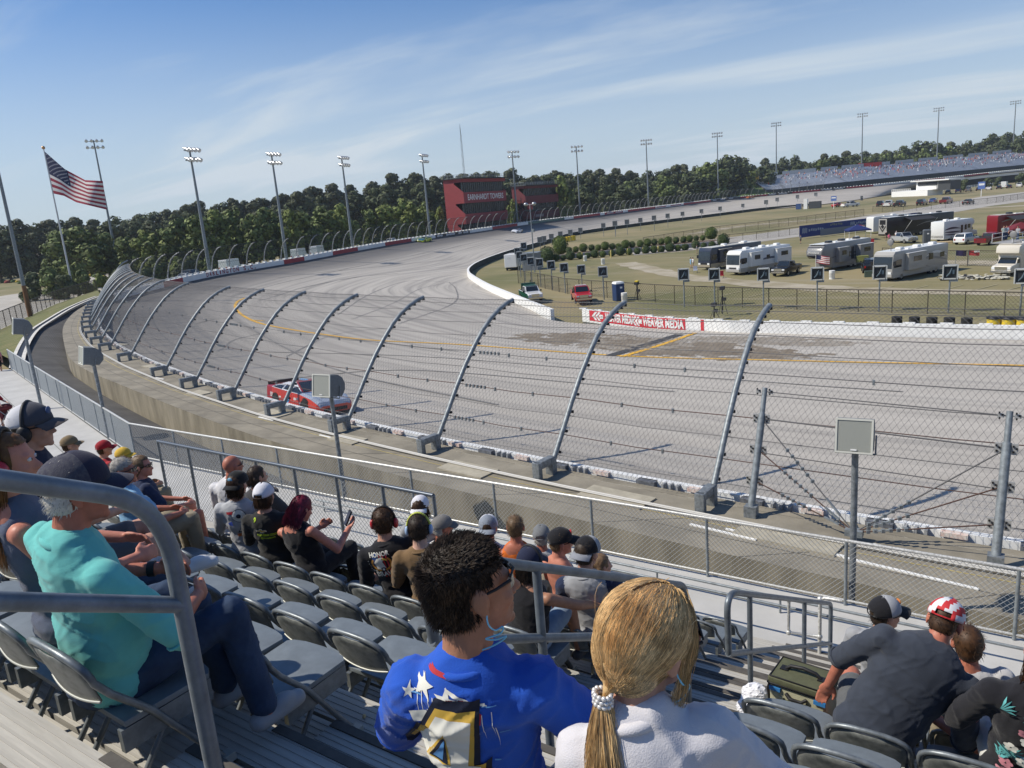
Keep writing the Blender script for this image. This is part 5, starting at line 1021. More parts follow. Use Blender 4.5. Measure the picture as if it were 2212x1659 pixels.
for u, v, o_, kd, col, lab in [(648, 526, 9, 'van', 'white', 'white minibus parked behind the far wall below the trees'), (690, 520, 9, 'van', 'white', 'white van parked right of the minibus behind the far wall'), (832, 500, 8, 'sedan', 'silver', 'silver car behind the far wall near the left tower pole'), (850, 497, 8, 'suv', 'white', 'white car next to the silver car behind the far wall'), (420, 572, 8, 'suv', 'black', 'black SUV behind the start of the lettered wall'), (398, 580, 7, 'sedan', 'white', 'white car half hidden behind the lettered wall'), (505, 556, 9, 'van', 'white', 'white van behind the letters of the far wall')]:
    P, i = fw_at(u, o_); P.z -= .4; vehicle(kd, col, lab, P, math.atan2(FW[i+1][1]-FW[i][1], FW[i+1][0]-FW[i][0])-PI/2+.15, 'van' if kd == 'van' else 'car', detail=False)
# ---------------------------------------------------------------- motorhomes
def motorhome(label, loc, rz, Lr, cols, Hh=3.45, Wd=2.5, nose='coach', slides=(), stripes=(), windows=(), ac=3, name='motorhome', cat='motorhome', dish=False, front_text=None, wheels=None, low=.45, awning=None, vis=-1):
    """local +Y is the nose, origin on the ground under the middle"""
    t = thing(name, label, cat, loc, rz); b = MB(); y0, y1 = -Lr/2, Lr/2; hw = Wd/2
    windows = [(q[0]*vis, *q[1:]) for q in windows]; slides = [(q[0]*vis, *q[1:]) for q in slides]; stripes = [(q[0]*vis, *q[1:]) for q in stripes]; awning = awning and (awning[0]*vis, *awning[1:])
    if nose == 'coach': prof = [(y0, low), (y0, Hh), (y1-.45, Hh), (y1-.1, Hh-.35), (y1+.02, 2.2), (y1+.10, 1.3), (y1+.06, low)]
    elif nose == 'fifth': prof = [(y0, low), (y0, Hh), (y1-1.0, Hh), (y1-.35, Hh-.35), (y1, Hh-.95), (y1-.05, Hh-1.5), (y1-.6, Hh-1.95), (y1-2.2, Hh-2.05), (y1-2.3, low)]
    elif nose == 'box': prof = [(y0, low), (y0, Hh), (y1-.2, Hh), (y1, Hh-.2), (y1, low)]
    else: prof = [(y0, low), (y0, Hh), (y1-1.0, Hh), (y1-.35, Hh-.25), (y1-.25, Hh-.95), (y1-.9, Hh-1.2), (y1-1.05, low)]
    m3 = Matrix(((0, 0, 1), (1, 0, 0), (0, 1, 0))); zsplit = 1.25
    b.prism(prof, Wd, M=m3, c=(-hw, 0, 0)); o = b.build('coach_body', cols[0], t); bevel(o, .10, 2)
    b = MB(); b.box((0, (y0+y1)/2-.1, Hh+.01), (Wd-.16, Lr-.9 if nose != 'classc' else Lr-1.4, .05)); b.build('roof', cols[2], t)
    b = MB(); skl = Lr-(.1 if nose == 'coach' else 2.5); b.box((0, y0+skl/2, .70), (Wd+.03, skl, .62)); b.build('skirt', cols[1], t)
    if nose == 'coach':
        b = MB(); b.add([(-hw*.93, y1+.03, 2.2), (hw*.93, y1+.03, 2.2), (hw*.93, y1+.105, 1.52), (-hw*.93, y1+.105, 1.52)], [(0, 3, 2, 1)]); b.add([(-hw*.93, y1-.06, Hh-.55), (hw*.93, y1-.06, Hh-.55), (hw*.93, y1+.035, 2.2), (-hw*.93, y1+.035, 2.2)], [(0, 3, 2, 1)]); b.build('windscreen', GLASS, t)
        for x in (-1, 1):
            b = MB(); b.box((x*hw*.74, y1+.12, 1.02), (.4, .08, .26)); b.build('headlight', LIGHT, t); b = MB(); b.box((x*(hw+.01), y1-.75, 2.0), (.04, 1.0, .8)); b.build('cab_window', GLASS, t); b = MB(); b.box((x*(hw+.2), y1-.05, 2.1), (.24, .16, .5)); b.build('mirror', BLACK, t)
        b = MB(); b.box((0, y1+.13, .72), (Wd*.98, .14, .34)); b.build('bumper', cols[1], t); b = MB(); b.box((0, y1+.11, 1.05), (Wd*.5, .06, .18)); b.build('grille', BLACK, t)
    if nose == 'fifth': b = MB(); b.add([(-hw*.9, y1-.33, Hh-.32), (hw*.9, y1-.33, Hh-.32), (hw*.96, y1+.03, Hh-.95), (hw*.85, y1-.02, Hh-1.5), (0, y1-.1, Hh-1.85), (-hw*.85, y1-.02, Hh-1.5), (-hw*.96, y1+.03, Hh-.95)], [(6, 5, 4, 3, 2, 1, 0)]); b.build('nose_cap', cols[3], t); b = MB(); b.box((0, y1-2.0, .75), (.12, .12, 1.5)); b.build('landing_leg', GALVD, t)
    if nose == 'classc':
        b = MB(); b.prism([(y1-1.1, .45), (y1-1.1, 2.1), (y1-.75, 2.05), (y1-.2, 1.35), (y1+.85, 1.2), (y1+1.0, .95), (y1+1.0, .45)], Wd*.84, M=m3, c=(-hw*.84, 0, 0)); bevel(b.build('cab', cols[0], t), .08, 2)
        b = MB(); b.add([(-hw*.7, y1-.68, 2.0), (hw*.7, y1-.68, 2.0), (hw*.76, y1-.16, 1.4), (-hw*.76, y1-.16, 1.4)], [(0, 3, 2, 1)]); [b.box((x*(hw*.845), y1-.7, 1.62), (.03, .6, .45)) for x in (-1, 1)]; b.build('windscreen', GLASS, t)
        b = MB(); b.box((0, y1+1.02, .95), (1.3, .08, .36)); b.build('grille', CHROME, t); b = MB(); b.box((0, y1+1.08, .58), (Wd*.85, .16, .22)); b.build('bumper', CHROME, t)
        for x in (-1, 1): b = MB(); b.box((x*.85, y1+1.0, .98), (.32, .08, .26)); b.build('headlight', LIGHT, t)
    for side, ya, yb, za, zb_ in windows: b = MB(); b.box((side*(hw+.012), (ya+yb)/2, (za+zb_)/2), (.03, abs(yb-ya), zb_-za)); b.build('side_window', GLASS, t)
    for side, ya, yb, d in slides:
        b = MB(); b.box((side*(hw+d/2), (ya+yb)/2, 2.05), (d, abs(yb-ya), 2.0)); o = b.build('slide_out', cols[0], t); bevel(o, .05, 1); b = MB(); b.box((side*(hw+d+.012), (ya+yb)/2, 2.35), (.03, abs(yb-ya)*.45, .6)); b.build('pane', GLASS, o)
        b = MB(); b.box((side*(hw+d/2), (ya+yb)/2, 3.09), (d+.06, abs(yb-ya)+.1, .06)); b.build('awning', cols[2], o)
    for side, y, z, l, h_, curve, ci in stripes:
        b = MB(); n = 12; A = []; B = []
        for k in range(n+1):
            f = k/n; zz = z+curve*math.sin(f*PI*.9)*1.0; w = h_*(.25+.75*math.sin(PI*min(1, f*1.05+.02))); A.append((side*(hw+.02), y+l*f, zz)); B.append((side*(hw+.02), y+l*f, zz+w))
        b.strip(A, B) if side > 0 else b.strip(B, A); b.build('swoosh', cols[ci], t)
    for k in range(ac): b = MB(); b.box((RND.uniform(-.3, .3), y0+Lr*(k+.6)/(ac+.6), Hh+.18), (.75, .95, .28), top=.85); bevel(b.build('roof_unit', cols[4], t), .05, 1)
    for k in range(2): b = MB(); b.box((.5*(-1)**k, y0+Lr*(.25+.4*k), Hh+.08), (.4, .4, .12)); b.build('roof_vent', WHITE, t)
    if dish: b = MB(); b.lathe = None; b.tube([(0, y1-1.6, Hh), (0, y1-1.6, Hh+.8)], .05, 6); b.ell((0, y1-1.45, Hh+1.05), (.42, .12, .42), 12); b.build('satellite_dish', mat('dish', (.2, .2, .2), .5), t)
    for wy in (wheels or (y0+2.2, y1-1.9)):
        for x in (-hw+.16, hw-.16):
            w = MB(); w.cyl((x, wy, .48), .48, .3, 16, ax='X'); w = w.build('wheel', TYRE, t); q = MB(); q.cyl((x+(.16 if x > 0 else -.16), wy, .48), .28, .03, 10, ax='X'); q.build('rim', RIM, w)
    if awning:
        side, ya, yb, out_ = awning; b = MB(); b.add([(side*hw, ya, Hh-.25), (side*hw, yb, Hh-.25), (side*(hw+out_), yb, Hh-.8), (side*(hw+out_), ya, Hh-.8)], [(0, 1, 2, 3)]); b.build('awning', mat('awning_dark', (.03, .03, .035), .8), t); b = MB()
        for y in (ya, yb): b.tube([(side*(hw+.02), y, 1.0), (side*(hw+out_), y, Hh-.8)], .035, 5)
        b.build('awning_arm', WHITE, t)
    return t
mh = lambda n, c, **k: mat('coach_'+n, c, .35, coat=.4, **k)
CW, CT, CN, CK, CG, CS, CR, CC = mh('white', (.72, .72, .70)), mh('tan', (.30, .26, .20)), mh('navy', (.022, .030, .055)), mh('black', (.014, .014, .017)), mh('grey', (.21, .21, .215)), mh('silver', (.35, .34, .32)), mh('red', (.20, .012, .016)), mh('cream', (.62, .58, .50))
d = at(1726, 574, INF)-at(1599, 596, INF); RVA = math.atan2(-d.y, -d.x)-PI/2; rv_u = Vector((d.x, d.y, 0)).normalized(); rv_n = Vector((rv_u.y, -rv_u.x, 0))
def nose_at(u, v, Lr, extra=0): P = at(u, v, INF); return P+rv_u*(Lr/2+extra)
motorhome('white motorhome with blue grey swooshes beside the black pickup', nose_at(1584, 595, 11.2), RVA, 11.2, [CW, CS, CW, CW, CW], slides=[(1, 1.2, 3.8, .55), (1, -5.2, -1.9, .55)], stripes=[(1, 3.2, 1.6, -7.5, .28, .5, 3), (1, -5.2, 1.3, 5, .2, .5, 3), (1, 1, 1.25, -5, .18, .6, 3)] and [(1, -5.4, 1.25, 8.2, .3, .55, 3)], windows=[(1, 4.1, 4.8, 1.7, 2.4), (1, -.9, -.2, 1.8, 2.4)], ac=3)
r_ = [o for o in bpy.data.objects if o.get('label', '').startswith('white motorhome with')][0]
for c in list(r_.children):
    if c.name.startswith('swoosh'): c.data.materials[0] = mat('swoosh_blue', (.10, .115, .15), .4)
motorhome('dark blue and tan coach parked left of the white motorhome', nose_at(1522, 584, 12.0), RVA, 12.0, [CN, CT, CC, CT, CW], slides=[(1, 1.5, 4.2, .4)], stripes=[(1, -5, 1.5, 9, .3, .4, 3)], windows=[(1, 4.4, 5.2, 1.7, 2.4), (1, -3, -1, 1.8, 2.4)], ac=2, awning=(1, -1, 3, 1.2))
t = motorhome('grey fifth wheel trailer with black nose and a small flag', nose_at(1772, 586, 11.5, -1.5), RVA, 11.5, [CG, CG, CW, CK, CK], Hh=3.75, nose='fifth', slides=[(1, .4, 2.6, .6), (1, -5.2, -2.0, .8)], stripes=[(1, -4.5, 1.6, 8, .18, .5, 4), (1, -5, 1.1, 7, .15, .5, 4)], windows=[(1, -.6, .1, 1.7, 2.3), (1, -1.6, -1.0, 1.2, 2.9)], ac=3, wheels=(-2.0, -1.0), name='camper_trailer', cat='trailer')
b = MB(); text_on(b, 'Montana', (0, 5.82, 2.72), (-1, 0, 0), (0, .33, .95), .50, off=.012, sx=1.0, lift=.03, shear=.2); b.add([(-1.28, 5.45, 3.1), (-1.26, 5.73, 2.75), (-.95, 5.80, 2.55), (-1.05, 5.62, 2.3)], [(0, 1, 2, 3)]); b.add([(1.28, 5.45, 3.1), (1.26, 5.73, 2.75), (.95, 5.80, 2.55), (1.05, 5.62, 2.3)], [(3, 2, 1, 0)]); b.build('lettering', WHITE, t)
b = MB(); [b.add([(-.35+.28*k, 5.60, 3.10), (-.15+.28*k, 5.60, 3.10), (-.25+.28*k, 5.52, 3.26)], [(0, 1, 2)]) for k in range(3)]; b.build('peak_emblem', mat('emblem_grey', (.3, .31, .32), .5), t)
motorhome('long grey striped motorhome with a satellite dish on its white roof', nose_at(1906, 608, 12.2), RVA, 12.2, [CS, CS, CW, CG, CW], slides=[(1, -.2, 3.6, .5)], stripes=[(1, -5.8, 1.4, 9, .35, .55, 3), (1, -5.8, 2.0, 5, .3, .5, 2), (1, -2, .9, 6, .2, .4, 3)], windows=[(1, -2.6, -1.6, 1.8, 2.6), (1, -5.2, -4.2, 1.9, 2.5), (1, 4.3, 5.3, 1.6, 2.5)], ac=3, dish=True, wheels=(-3.4, -2.3, 4.2))
t = motorhome('cream class C camper with overhanging cab at the right edge', nose_at(2160, 598, 9.0, 1.1), RVA, 9.0, [CC, CC, CC, CC, CG], Hh=3.5, nose='classc', slides=[], windows=[(1, 0, 1.2, 1.7, 2.4)], ac=2, dish=True, awning=(1, -3, 2, 1.0))
# far group
def ax_rv(ua, va, ub, vb): A, B = at(ua, va, INF), at(ub, vb, INF); d = B-A; return (A+B)/2, math.atan2(d.y, d.x)-PI/2, d.length
c_, a_, L_ = ax_rv(2062, 498, 1892, 516); motorhome('long black fifth wheel trailer with white roof and dark awning', c_, a_, max(11.5, min(L_, 16)), [CK, CK, CW, CG, CK], Hh=4.0, nose='box', stripes=[(1, -6, 1.6, 7, .25, .8, 3)], ac=3, wheels=(-1, 0), name='camper_trailer', cat='trailer', awning=(1, -2, 4, 2.0))
c2, a2, _ = ax_rv(1903, 520, 1893, 514); b = MB()
t = [o for o in bpy.data.objects if o.get('label', '').startswith('long black fifth')][0]; Lr = max(11.5, min(L_, 16)); b.box((0, Lr/2+.03, 2.3), (2.2, .05, 3.0)); b.build('end_panel', CS, t); b = MB(); b.box((0, Lr/2+.06, 3.1), (1.6, .05, .9)); b.prism([(-.9, 2.5), (0, 1.5), (.9, 2.5), (.9, 2.2), (0, 1.15), (-.9, 2.2)], .05, M=Matrix(((1, 0, 0), (0, 0, 1), (0, 1, 0))), c=(0, Lr/2+.05, 0)); b.prism([(-.5, 2.3), (0, 2.7), (.5, 2.3), (0, 1.85)], .05, M=Matrix(((1, 0, 0), (0, 0, 1), (0, 1, 0))), c=(0, Lr/2+.06, 0)); b.build('end_emblem', CK, t)
c_, a_, L_ = ax_rv(1985, 495, 1850, 508); motorhome('white trailer partly hidden behind the blue canopy', c_, a_, 9, [CW, CW, CW, CW, CW], Hh=3.6, nose='box', ac=1, wheels=(-1, 0), name='camper_trailer', cat='trailer')
c_, a_, L_ = ax_rv(1996, 526, 2116, 508); motorhome('white class C camper with navy stripes behind the navy toilet', c_, a_, 9.2, [CW, CW, CW, CN, CW], nose='classc', stripes=[(1, -4.3, 1.9, 4.5, .35, .1, 3), (1, -4.3, 1.5, 5, .3, -.2, 3), (1, -4.3, 1.1, 4, .25, -.2, 3)], windows=[(1, .3, .9, .6, 2.5), (1, 1.4, 2.0, 1.6, 2.5), (1, 2.3, 3.1, 1.8, 2.5)], ac=2, vis=1)
c_, a_, L_ = ax_rv(2285, 500, 2124, 516); motorhome('dark red coach with grey swirls and ladder at the right edge', c_, a_, 12, [CR, CR, CC, CG, CK], Hh=3.9, nose='box', stripes=[(1, -5, 2.4, 6, .3, .6, 3), (1, 1, 2.6, 4.2, .35, .3, 3)], ac=3, name='motorhome', awning=(1, -4, 4.5, 2.2))
# ---------------------------------------------------------------- smaller infield things
def toilet(u, v, label, col, rz=.4):
    P = at(u, v, INF); t = thing('portable_toilet', label, 'toilet', P, rz); m = mat('toilet_'+col, {'navy': (.02, .045, .12), 'grey': (.10, .11, .12)}[col], .5); b = MB(); b.box((0, 0, 1.05), (1.15, 1.15, 2.1)); bevel(b.build('cabin', m, t), .05, 1)
    b = MB(); b.box((0, 0, 2.22), (1.22, 1.22, .26), top=.8); bevel(b.build('roof', WHITE if col == 'navy' else m, t), .06, 2); b = MB(); b.box((.12, -.59, 1.0), (.75, .04, 1.85)); o = b.build('door', mat('toilet_door_'+col, {'navy': (.03, .06, .15), 'grey': (.07, .08, .09)}[col], .5), t)
    b = MB(); b.box((.1, -.62, 1.65), (.3, .02, .22)); b.build('sign_plate', WHITE, t)
toilet(*z6(1435, 690), 'navy blue portable toilet with white roof behind the red pickup', 'navy', .9); toilet(*z7(1050, 775), 'grey portable toilet between the silver pickup and the white camper', 'grey', .3); toilet(*z7(280, 270), 'small grey portable toilet beside the white pickup near the rail', 'grey', .3)
def barrel(u, v, label, m=WHITE, s=1.0):
    P = at(u, v, INF); t = MB(); t.tube([(0, 0, 0), (0, 0, .3), (0, 0, .32), (0, 0, .6), (0, 0, .62), (0, 0, .92)], [.30, .30, .32, .30, .32, .30], 14); t.tube([(0, 0, .9), (0, 0, .95)], [.32, .32], 14); o = t.build('barrel', m); o.location = P; o.scale = (s,)*3; tag(o, label, 'barrel')
for X, Y, f, l in [(1500, 703, z6, 'white trash drum beside the navy toilet'), (1045, 228, z6, 'white drum on the grass below the left bushes'), (1252, 268, z6, 'white drum alone on the pale dirt patch'), (1187, 1015, z3, 'white drum right of the fifth wheel trailer'), (1320, 815, z3, 'white drum under the edge of the blue canopy')]: barrel(*f(X, Y), l, s=1.15)
t = thing('pit_trailer', 'white box trailer with faint emblem behind the inside wall', 'trailer', at(*z6(215, 330), INF), .35); b = MB(); b.box((0, 0, 1.9), (2.4, 4.5, 2.5)); bevel(b.build('trailer_body', WHITEG, t), .06, 1); b = MB(); b.box((0, 0, .5), (2, 4, .4)); b.build('chassis', BLACK, t)
for x in (-1, 1):
    for y in (-1.2, 1.2): b = MB(); b.cyl((x, y, .4), .4, .25, 12, ax='X'); b.build('wheel', TYRE, t)
b = MB(); text_on(b, 'CC', (-.2, -2.27, 2.4), (1, 0, 0), (0, 0, 1), .5, lift=.02); b.build('emblem', mat('emblem_pale', (.5, .5, .5), .6), t)
t = thing('utility_shed', 'small grey metal shed behind the white box trailer', 'shed', at(*z6(430, 330), INF), .35); b = MB(); b.box((0, 0, 1.6), (3, 3.5, 3.2)); b.build('shed_wall', mat('shed_grey', (.20, .21, .22), .6), t); b = MB(); b.box((0, 0, 3.25), (3.3, 3.8, .14)); b.build('roof', GALV, t)
P = at(*z6(460, 360), INF); t = thing('camera_mast', 'thin grey light mast with two lamps above the inside wall', 'mast', P); zt = z_for(P, z2(1525, 690)[1]); h = zt-P.z; b = MB(); b.tube([(0, 0, 0), (0, 0, h)], [.13, .08], 8); b.build('pole', GALV, t); b = MB(); b.bar((-1.2, .5, h), (1.2, -.5, h), .1, .1); b.build('crossarm', GALV, t)
for s in (-1, 1): b = MB(); b.ell((1.2*s, -.5*s, h+.1), (.4, .4, .32), 10); b.build('lamp', LAMPC, t)
b = MB(); b.box((.25, 0, h*.62), (.5, .4, .6)); b.build('control_box', GALV, t)
# blue banner on the fence
A, B = at(1727, 517, INF), at(1986, 485, INF); t = thing('fence_banner', 'long blue banner with pale logos hung on the fence behind the trailers', 'banner', A); d = (B-A); Ln_ = d.length; r = d.normalized(); h0, h1 = .3, 2.9
P_ = lambda x, z, o=0: A+r*x*Ln_+Vector((0, 0, z))+Vector((r.y, -r.x, 0))*o
b = MB(); b.add([P_(0, h0), P_(1, h0+.3), P_(1, h1), P_(0, h1)], [(0, 1, 2, 3)]); b.add([P_(0, h0, -.06), P_(1, h0+.3, -.06), P_(1, h1, -.06), P_(0, h1, -.06)], [(3, 2, 1, 0)]); b.build('banner_cloth', mat('banner_blue', (.022, .042, .19), .6), t, world=True)
b = MB()
for x0, x1, z0, z1, m in [(.02, .06, 1.2, 2.3, 0), (.07, .19, 1.5, 2.0, 0), (.24, .34, 2.2, 2.6, 1), (.40, .44, 1.8, 2.5, 0), (.45, .55, 1.9, 2.35, 0), (.60, .68, 2.2, 2.6, 1), (.72, .75, 1.8, 2.5, 0), (.76, .86, 1.9, 2.3, 0), (.90, .97, 2.2, 2.6, 1)]:
    n = 7
    for k in range(n): xa = x0+(x1-x0)*k/n; xb = xa+(x1-x0)/n*.7; dz = .12*((k*5) % 3-1); b.add([P_(xa, z0+dz, .02), P_(xb, z0, .02), P_(xb, z1+dz, .02), P_(xa, z1, .02)], [(0, 1, 2, 3)], m)
b.build('logo_patch', [mat('logo_pale', (.30, .34, .42), .6), mat('logo_olive', (.20, .21, .16), .6)], t, world=True)
b = MB(); b.add([P_(.16, .2, .03), P_(.62, .2, .03), P_(.62, 1.65, .03), P_(.16, 1.65, .03)], [(0, 1, 2, 3)]); b.build('screen_panel', mat('grey_screen', (.20, .22, .25), .7), t, world=True)
# canopies
def canopy(u, v, label, m, s=3.2, z=2.2):
    P = at(u, v, INF); t = thing('canopy_tent', label, 'canopy', P, .4); b = MB(); b.add([(-s/2, -s/2, z), (s/2, -s/2, z), (s/2, s/2, z), (-s/2, s/2, z), (0, 0, z+.95)], [(0, 1, 4), (1, 2, 4), (2, 3, 4), (3, 0, 4)]); [b.add([(x0, y0, z), (x1, y1, z), (x1, y1, z-.25), (x0, y0, z-.25)], [(0, 1, 2, 3)]) for x0, y0, x1, y1 in ((-s/2, -s/2, s/2, -s/2), (s/2, -s/2, s/2, s/2), (s/2, s/2, -s/2, s/2), (-s/2, s/2, -s/2, -s/2))]; b.build('canopy_top', m, t)
    for x in (-1, 1):
        for y in (-1, 1): b = MB(); b.tube([(x*s*.48, y*s*.48, 0), (x*s*.48, y*s*.48, z)], .035, 5); b.build('leg', WHITE, t)
canopy(*z7(230, 745), 'blue canopy tent with a flag beside the black trailer', mat('canopy_blue', (.012, .022, .11), .7), 4.2); canopy(*z7(2160, 760), 'dark red canopy tent at the right edge by the red coach', mat('canopy_red', (.14, .015, .02), .7), 4.0); canopy(*z7(795, 130), 'white canopy tent beside the white pavilion', WHITE, 7, 3.5)
# white pavilion and its trees
P = at(*z7(930, 215), INF); t = thing('track_pavilion', 'white two storey pavilion with railings and glazed deck by the far rail', 'building', P, -.75); b = MB(); b.box((0, 0, 1.4), (26, 9, 2.8)); b.build('lower_wall', WHITE, t); b = MB(); b.box((9, 2, 5.0), (15, 7, 4.2)); b.build('upper_wall', WHITE, t); b = MB(); b.box((12, 1.7, 7.4), (26, 9.5, .5)); b.build('roof', WHITE, t); b = MB(); b.box((9.5, -1.7, 5.9), (13, .3, 1.7)); b.build('window_band', GLASS, t); b = MB(); b.box((20, 1.5, 4.6), (9, 6, 4.4)); b.build('dark_annex', mat('annex', (.06, .065, .07), .3), t)
for x0, x1 in ((-13, 1),):
    b = MB(); [b.box((( x0+x1)/2, -4.4, z), (x1-x0, .12, .16)) for z in (3.3, 3.9)]; [b.box((x0+k*(x1-x0)/10, -4.4, 3.3), (.14, .14, 1.3)) for k in range(11)]; b.build('railing', WHITE, t)
for X, Y, w, h_, l in [(1118, 170, 55, 45, 'dark bushy tree before the pavilion annex'), (1490, 160, 42, 52, 'round headed small tree beside the white fence'), (1770, 118, 45, 40, 'small tree left of the delivery van'), (2190, 90, 60, 50, 'dark small tree right of the delivery van'), (1900, 95, 40, 35, 'low dark tree behind the delivery van')]:
    u, v = z7(X, Y); P = at(u, v, INF); zt = z_for(P, v-h_/1.75); tree('shrub', RND.randint(1, 3), 1, P, zt-INF, 1.25, l, 'small trees by the pavilion')
t = thing('white_fence', 'white rail fence to the right of the pavilion', 'fence', at(*z7(1180, 165), INF)); A, B = at(*z7(1180, 165), INF), at(*z7(1960, 75), INF); b = MB()
for z in (.5, 1.0, 1.5): b.bar(A+Vector((0, 0, z)), B+Vector((0, 0, z)), .1, .22)
b.build('rail', WHITE, t, world=True); b = MB(); [b.box(A.lerp(B, k/24)+Vector((0, 0, .8)), (.2, .2, 1.6)) for k in range(25)]; b.build('post_row', WHITE, t, world=True)
# tyres and yellow drums behind the pit wall
TY = [(1840, 688), (1895, 689), (1950, 690), (2005, 691), (2060, 692), (2115, 692)]
for k, (u, v) in enumerate([(1935+i*38, 694.5+i*.9) for i in range(5)]):
    P = at(u, v, -12.2); o = MB()
    for j in range(2): o.cyl((0, 0,   .15+.28*j), .42, .24, 14)
    o = o.build('tyre_stack', TYRE); o.location = P+Vector((0, .6, -.22)); tag(o, f'black tyre stack showing over the white wall, {ORD[k]} from the left', 'tyres', 'black tyres behind the white wall')
for k in range(3):
    P = at(2146+k*32, 700+k*.8, -12.2); t = thing('yellow_drum', f'yellow crash drum with black lid behind the white wall, {ORD[k]} from the left', 'barrel', P+Vector((0, .6, -.50)), 0, 'yellow drums behind the white wall'); b = MB(); b.cyl((0, 0, .42), .5, .84, 14); b.build('drum_body', mat('drum_yellow', (.68, .50, .04), .5), t); b = MB(); b.tube([(0, 0, .84), (0, 0, .95), (0, 0, 1.02)], [.54, .54, .3], 14); b.build('lid', BLACK, t)
for k, (X, Y) in enumerate([(1700, 945), (1735, 942), (1760, 938), (1780, 934), (1800, 930)]):
    P = at(*z2(X, Y), INF); o = MB(); o.cyl((0, 0, .7), .75, 1.4, 12); o.cyl((0, 0, 1.42), .7, .1, 12); o = o.build('yellow_barrel', mat('drum_yellow', (.68, .50, .04), .5)); o.location = P; tag(o, f'big yellow water barrel at the far wall opening, {ORD[k]} from the left', 'barrel', 'yellow water barrels at the wall opening')
for u, v, l, tall in [(1561, 678, 'trackside camera on a tall post behind the pit wall', 2.4), (1543, 686, 'camera tripod standing low beside the tall camera post', 1.1), (z6(1650, 680)[0], z6(1650, 680)[1], 'black camera with yellow cover on a post right of the navy toilet', 1.8)]:
    P = at(u, v, -12.3); t = thing('camera_post', l, 'camera', P); b = MB(); b.tube([(0, 0, 0), (0, 0, tall)], .06, 6); [b.tube([(0, 0, tall*.8), (.5*math.cos(a_), .5*math.sin(a_), 0)], .03, 4) for a_ in (0, 2.1, 4.2)]; b.build('tripod', BLACK, t); b = MB(); b.box((0, 0, tall+.18), (.35, .7, .34)); b.box((.2, 0, tall*.62), (.3, .3, .3)); b.build('camera_body', mat('camera_dark', (.03, .03, .035), .5), t)
    if 'yellow' in l: b = MB(); b.box((0, .1, tall+.42), (.36, .5, .16)); b.build('rain_cover', mat('drum_yellow', (.68, .50, .04), .5), t)
b = MB(); r_ = random.Random(9); P = at(*z7(1610, 1195), INF)
for k in range(120): p = P+Vector((r_.uniform(-3.2, 3.2), r_.uniform(-2, 2), .05+.25*r_.random())); b.box(p, (r_.uniform(.3, 1.1), r_.uniform(.2, .5), .06), r_.uniform(0, 3), 0 if r_.random() < .75 else 1)
tag(b.build('rug_pile', [mat('rug_pale', (.52, .50, .42), .9), mat('rug_dark', (.04, .04, .04), .9)]), 'heap of pale patterned mats spread beside the cream camper', 'mats')
for X, Y, w, d_, h_, m, l, nm in [(395, 770, .9, .6, .6, RED, 'red cooler box on the grass beside the blue canopy', 'cooler'), (1225, 785, 3.2, 1.2, .3, mat('pale_wood', (.55, .42, .24), .8), 'pale wooden boards stacked by the white camper', 'board_stack'), (365, 1180, 1.0, .7, .7, mat('dull_green', (.06, .09, .07), .6), 'dull green box on the ground left of the grey motorhome', 'storage_box'), (285, 1070, 1.5, 1.0, .8, mat('olive', (.22, .23, .07), .6), 'olive coloured crate on the dark utility vehicle', 'crate')]:
    P = at(*z7(X, Y), INF); o = MB(); o.box((0, 0, h_/2), (w, d_, h_), .3); o.box((0, 0, h_+.03), (w*1.04, d_*1.04, .06), .3); o = o.build(nm, m); o.location = P+Vector((0, 0, .8 if 'crate' in nm else 0)); tag(o, l, nm.replace('_', ' '))
P = at(*z7(1395, 900), INF)
for X, Y, m, l in [(1395, 890, mat('flag_navy', (.02, .015, .06), .8), 'dark flag flying from the fence behind the grey motorhome'), (1545, 885, mat('flag_redwhite', (.42, .03, .04), .8), 'red and white flag flying from the infield fence')]:
    P = at(*z7(X, 1050), INF); zt = z_for(P, z7(X, Y)[1]); t = thing('fence_flag', l, 'flag', P); b = MB(); b.tube([(0, 0, 0), (0, 0, zt-P.z+.3)], .03, 5); b.build('staff', GALV, t); b = MB(); b.grid([[(.2*k, .06*math.sin(k*1.3), zt-P.z+.3-.35*j-.02*k) for k in range(7)] for j in range(3)]); b.build('cloth', m, t)
    if 'white' in l: b = MB(); b.grid([[(.6+.2*k, .06*math.sin((k+3)*1.3)-.02, zt-P.z+.25-.3*j) for k in range(4)] for j in range(2)]); b.build('white_band', WHITE, t)
for u, v, zz, l in [(z7(205, 640)[0], z7(205, 700)[1], 2.6, 'small striped flag hanging by the blue canopy'), (1762, 592, 2.6, 'small striped flag in front of the black nosed trailer')]:
    P = at(u, v, INF); t = thing('striped_flag', l, 'flag', P); b = MB(); b.tube([(0, 0, 0), (0, 0, zz)], .03, 5); b.build('staff', WHITE, t); b = MB()
    for j in range(9):
        for k in range(8): q = lambda a_, c_: (.22*a_, .08*math.sin(a_*.9), zz-.12*c_-.04*a_); b.add([q(k, j), q(k+1, j), q(k+1, j+1), q(k, j+1)], [(0, 1, 2, 3)], 2 if (k < 3 and j < 5) else j % 2)
    b.build('cloth', [_mats['flag_red'], _mats['flag_white'], _mats['flag_blue']], t)
P = at(*z3(1196, 640), INF); t = thing('sign_post', 'blue and white sign on a white post beside the lone white pickup', 'sign', P); b = MB(); b.box((0, 0, 2.0), (.2, .2, 4.0)); b.build('post', WHITE, t); b = MB(); b.box((0, -.1, 4.2), (2.2, .1, 2.0)); b.build('sign_board', mat('sign_blue', (.10, .17, .42), .5), t); b = MB(); b.box((0, -.17, 4.5), (1.7, .03, .5)); b.build('sign_text_band', WHITE, t)
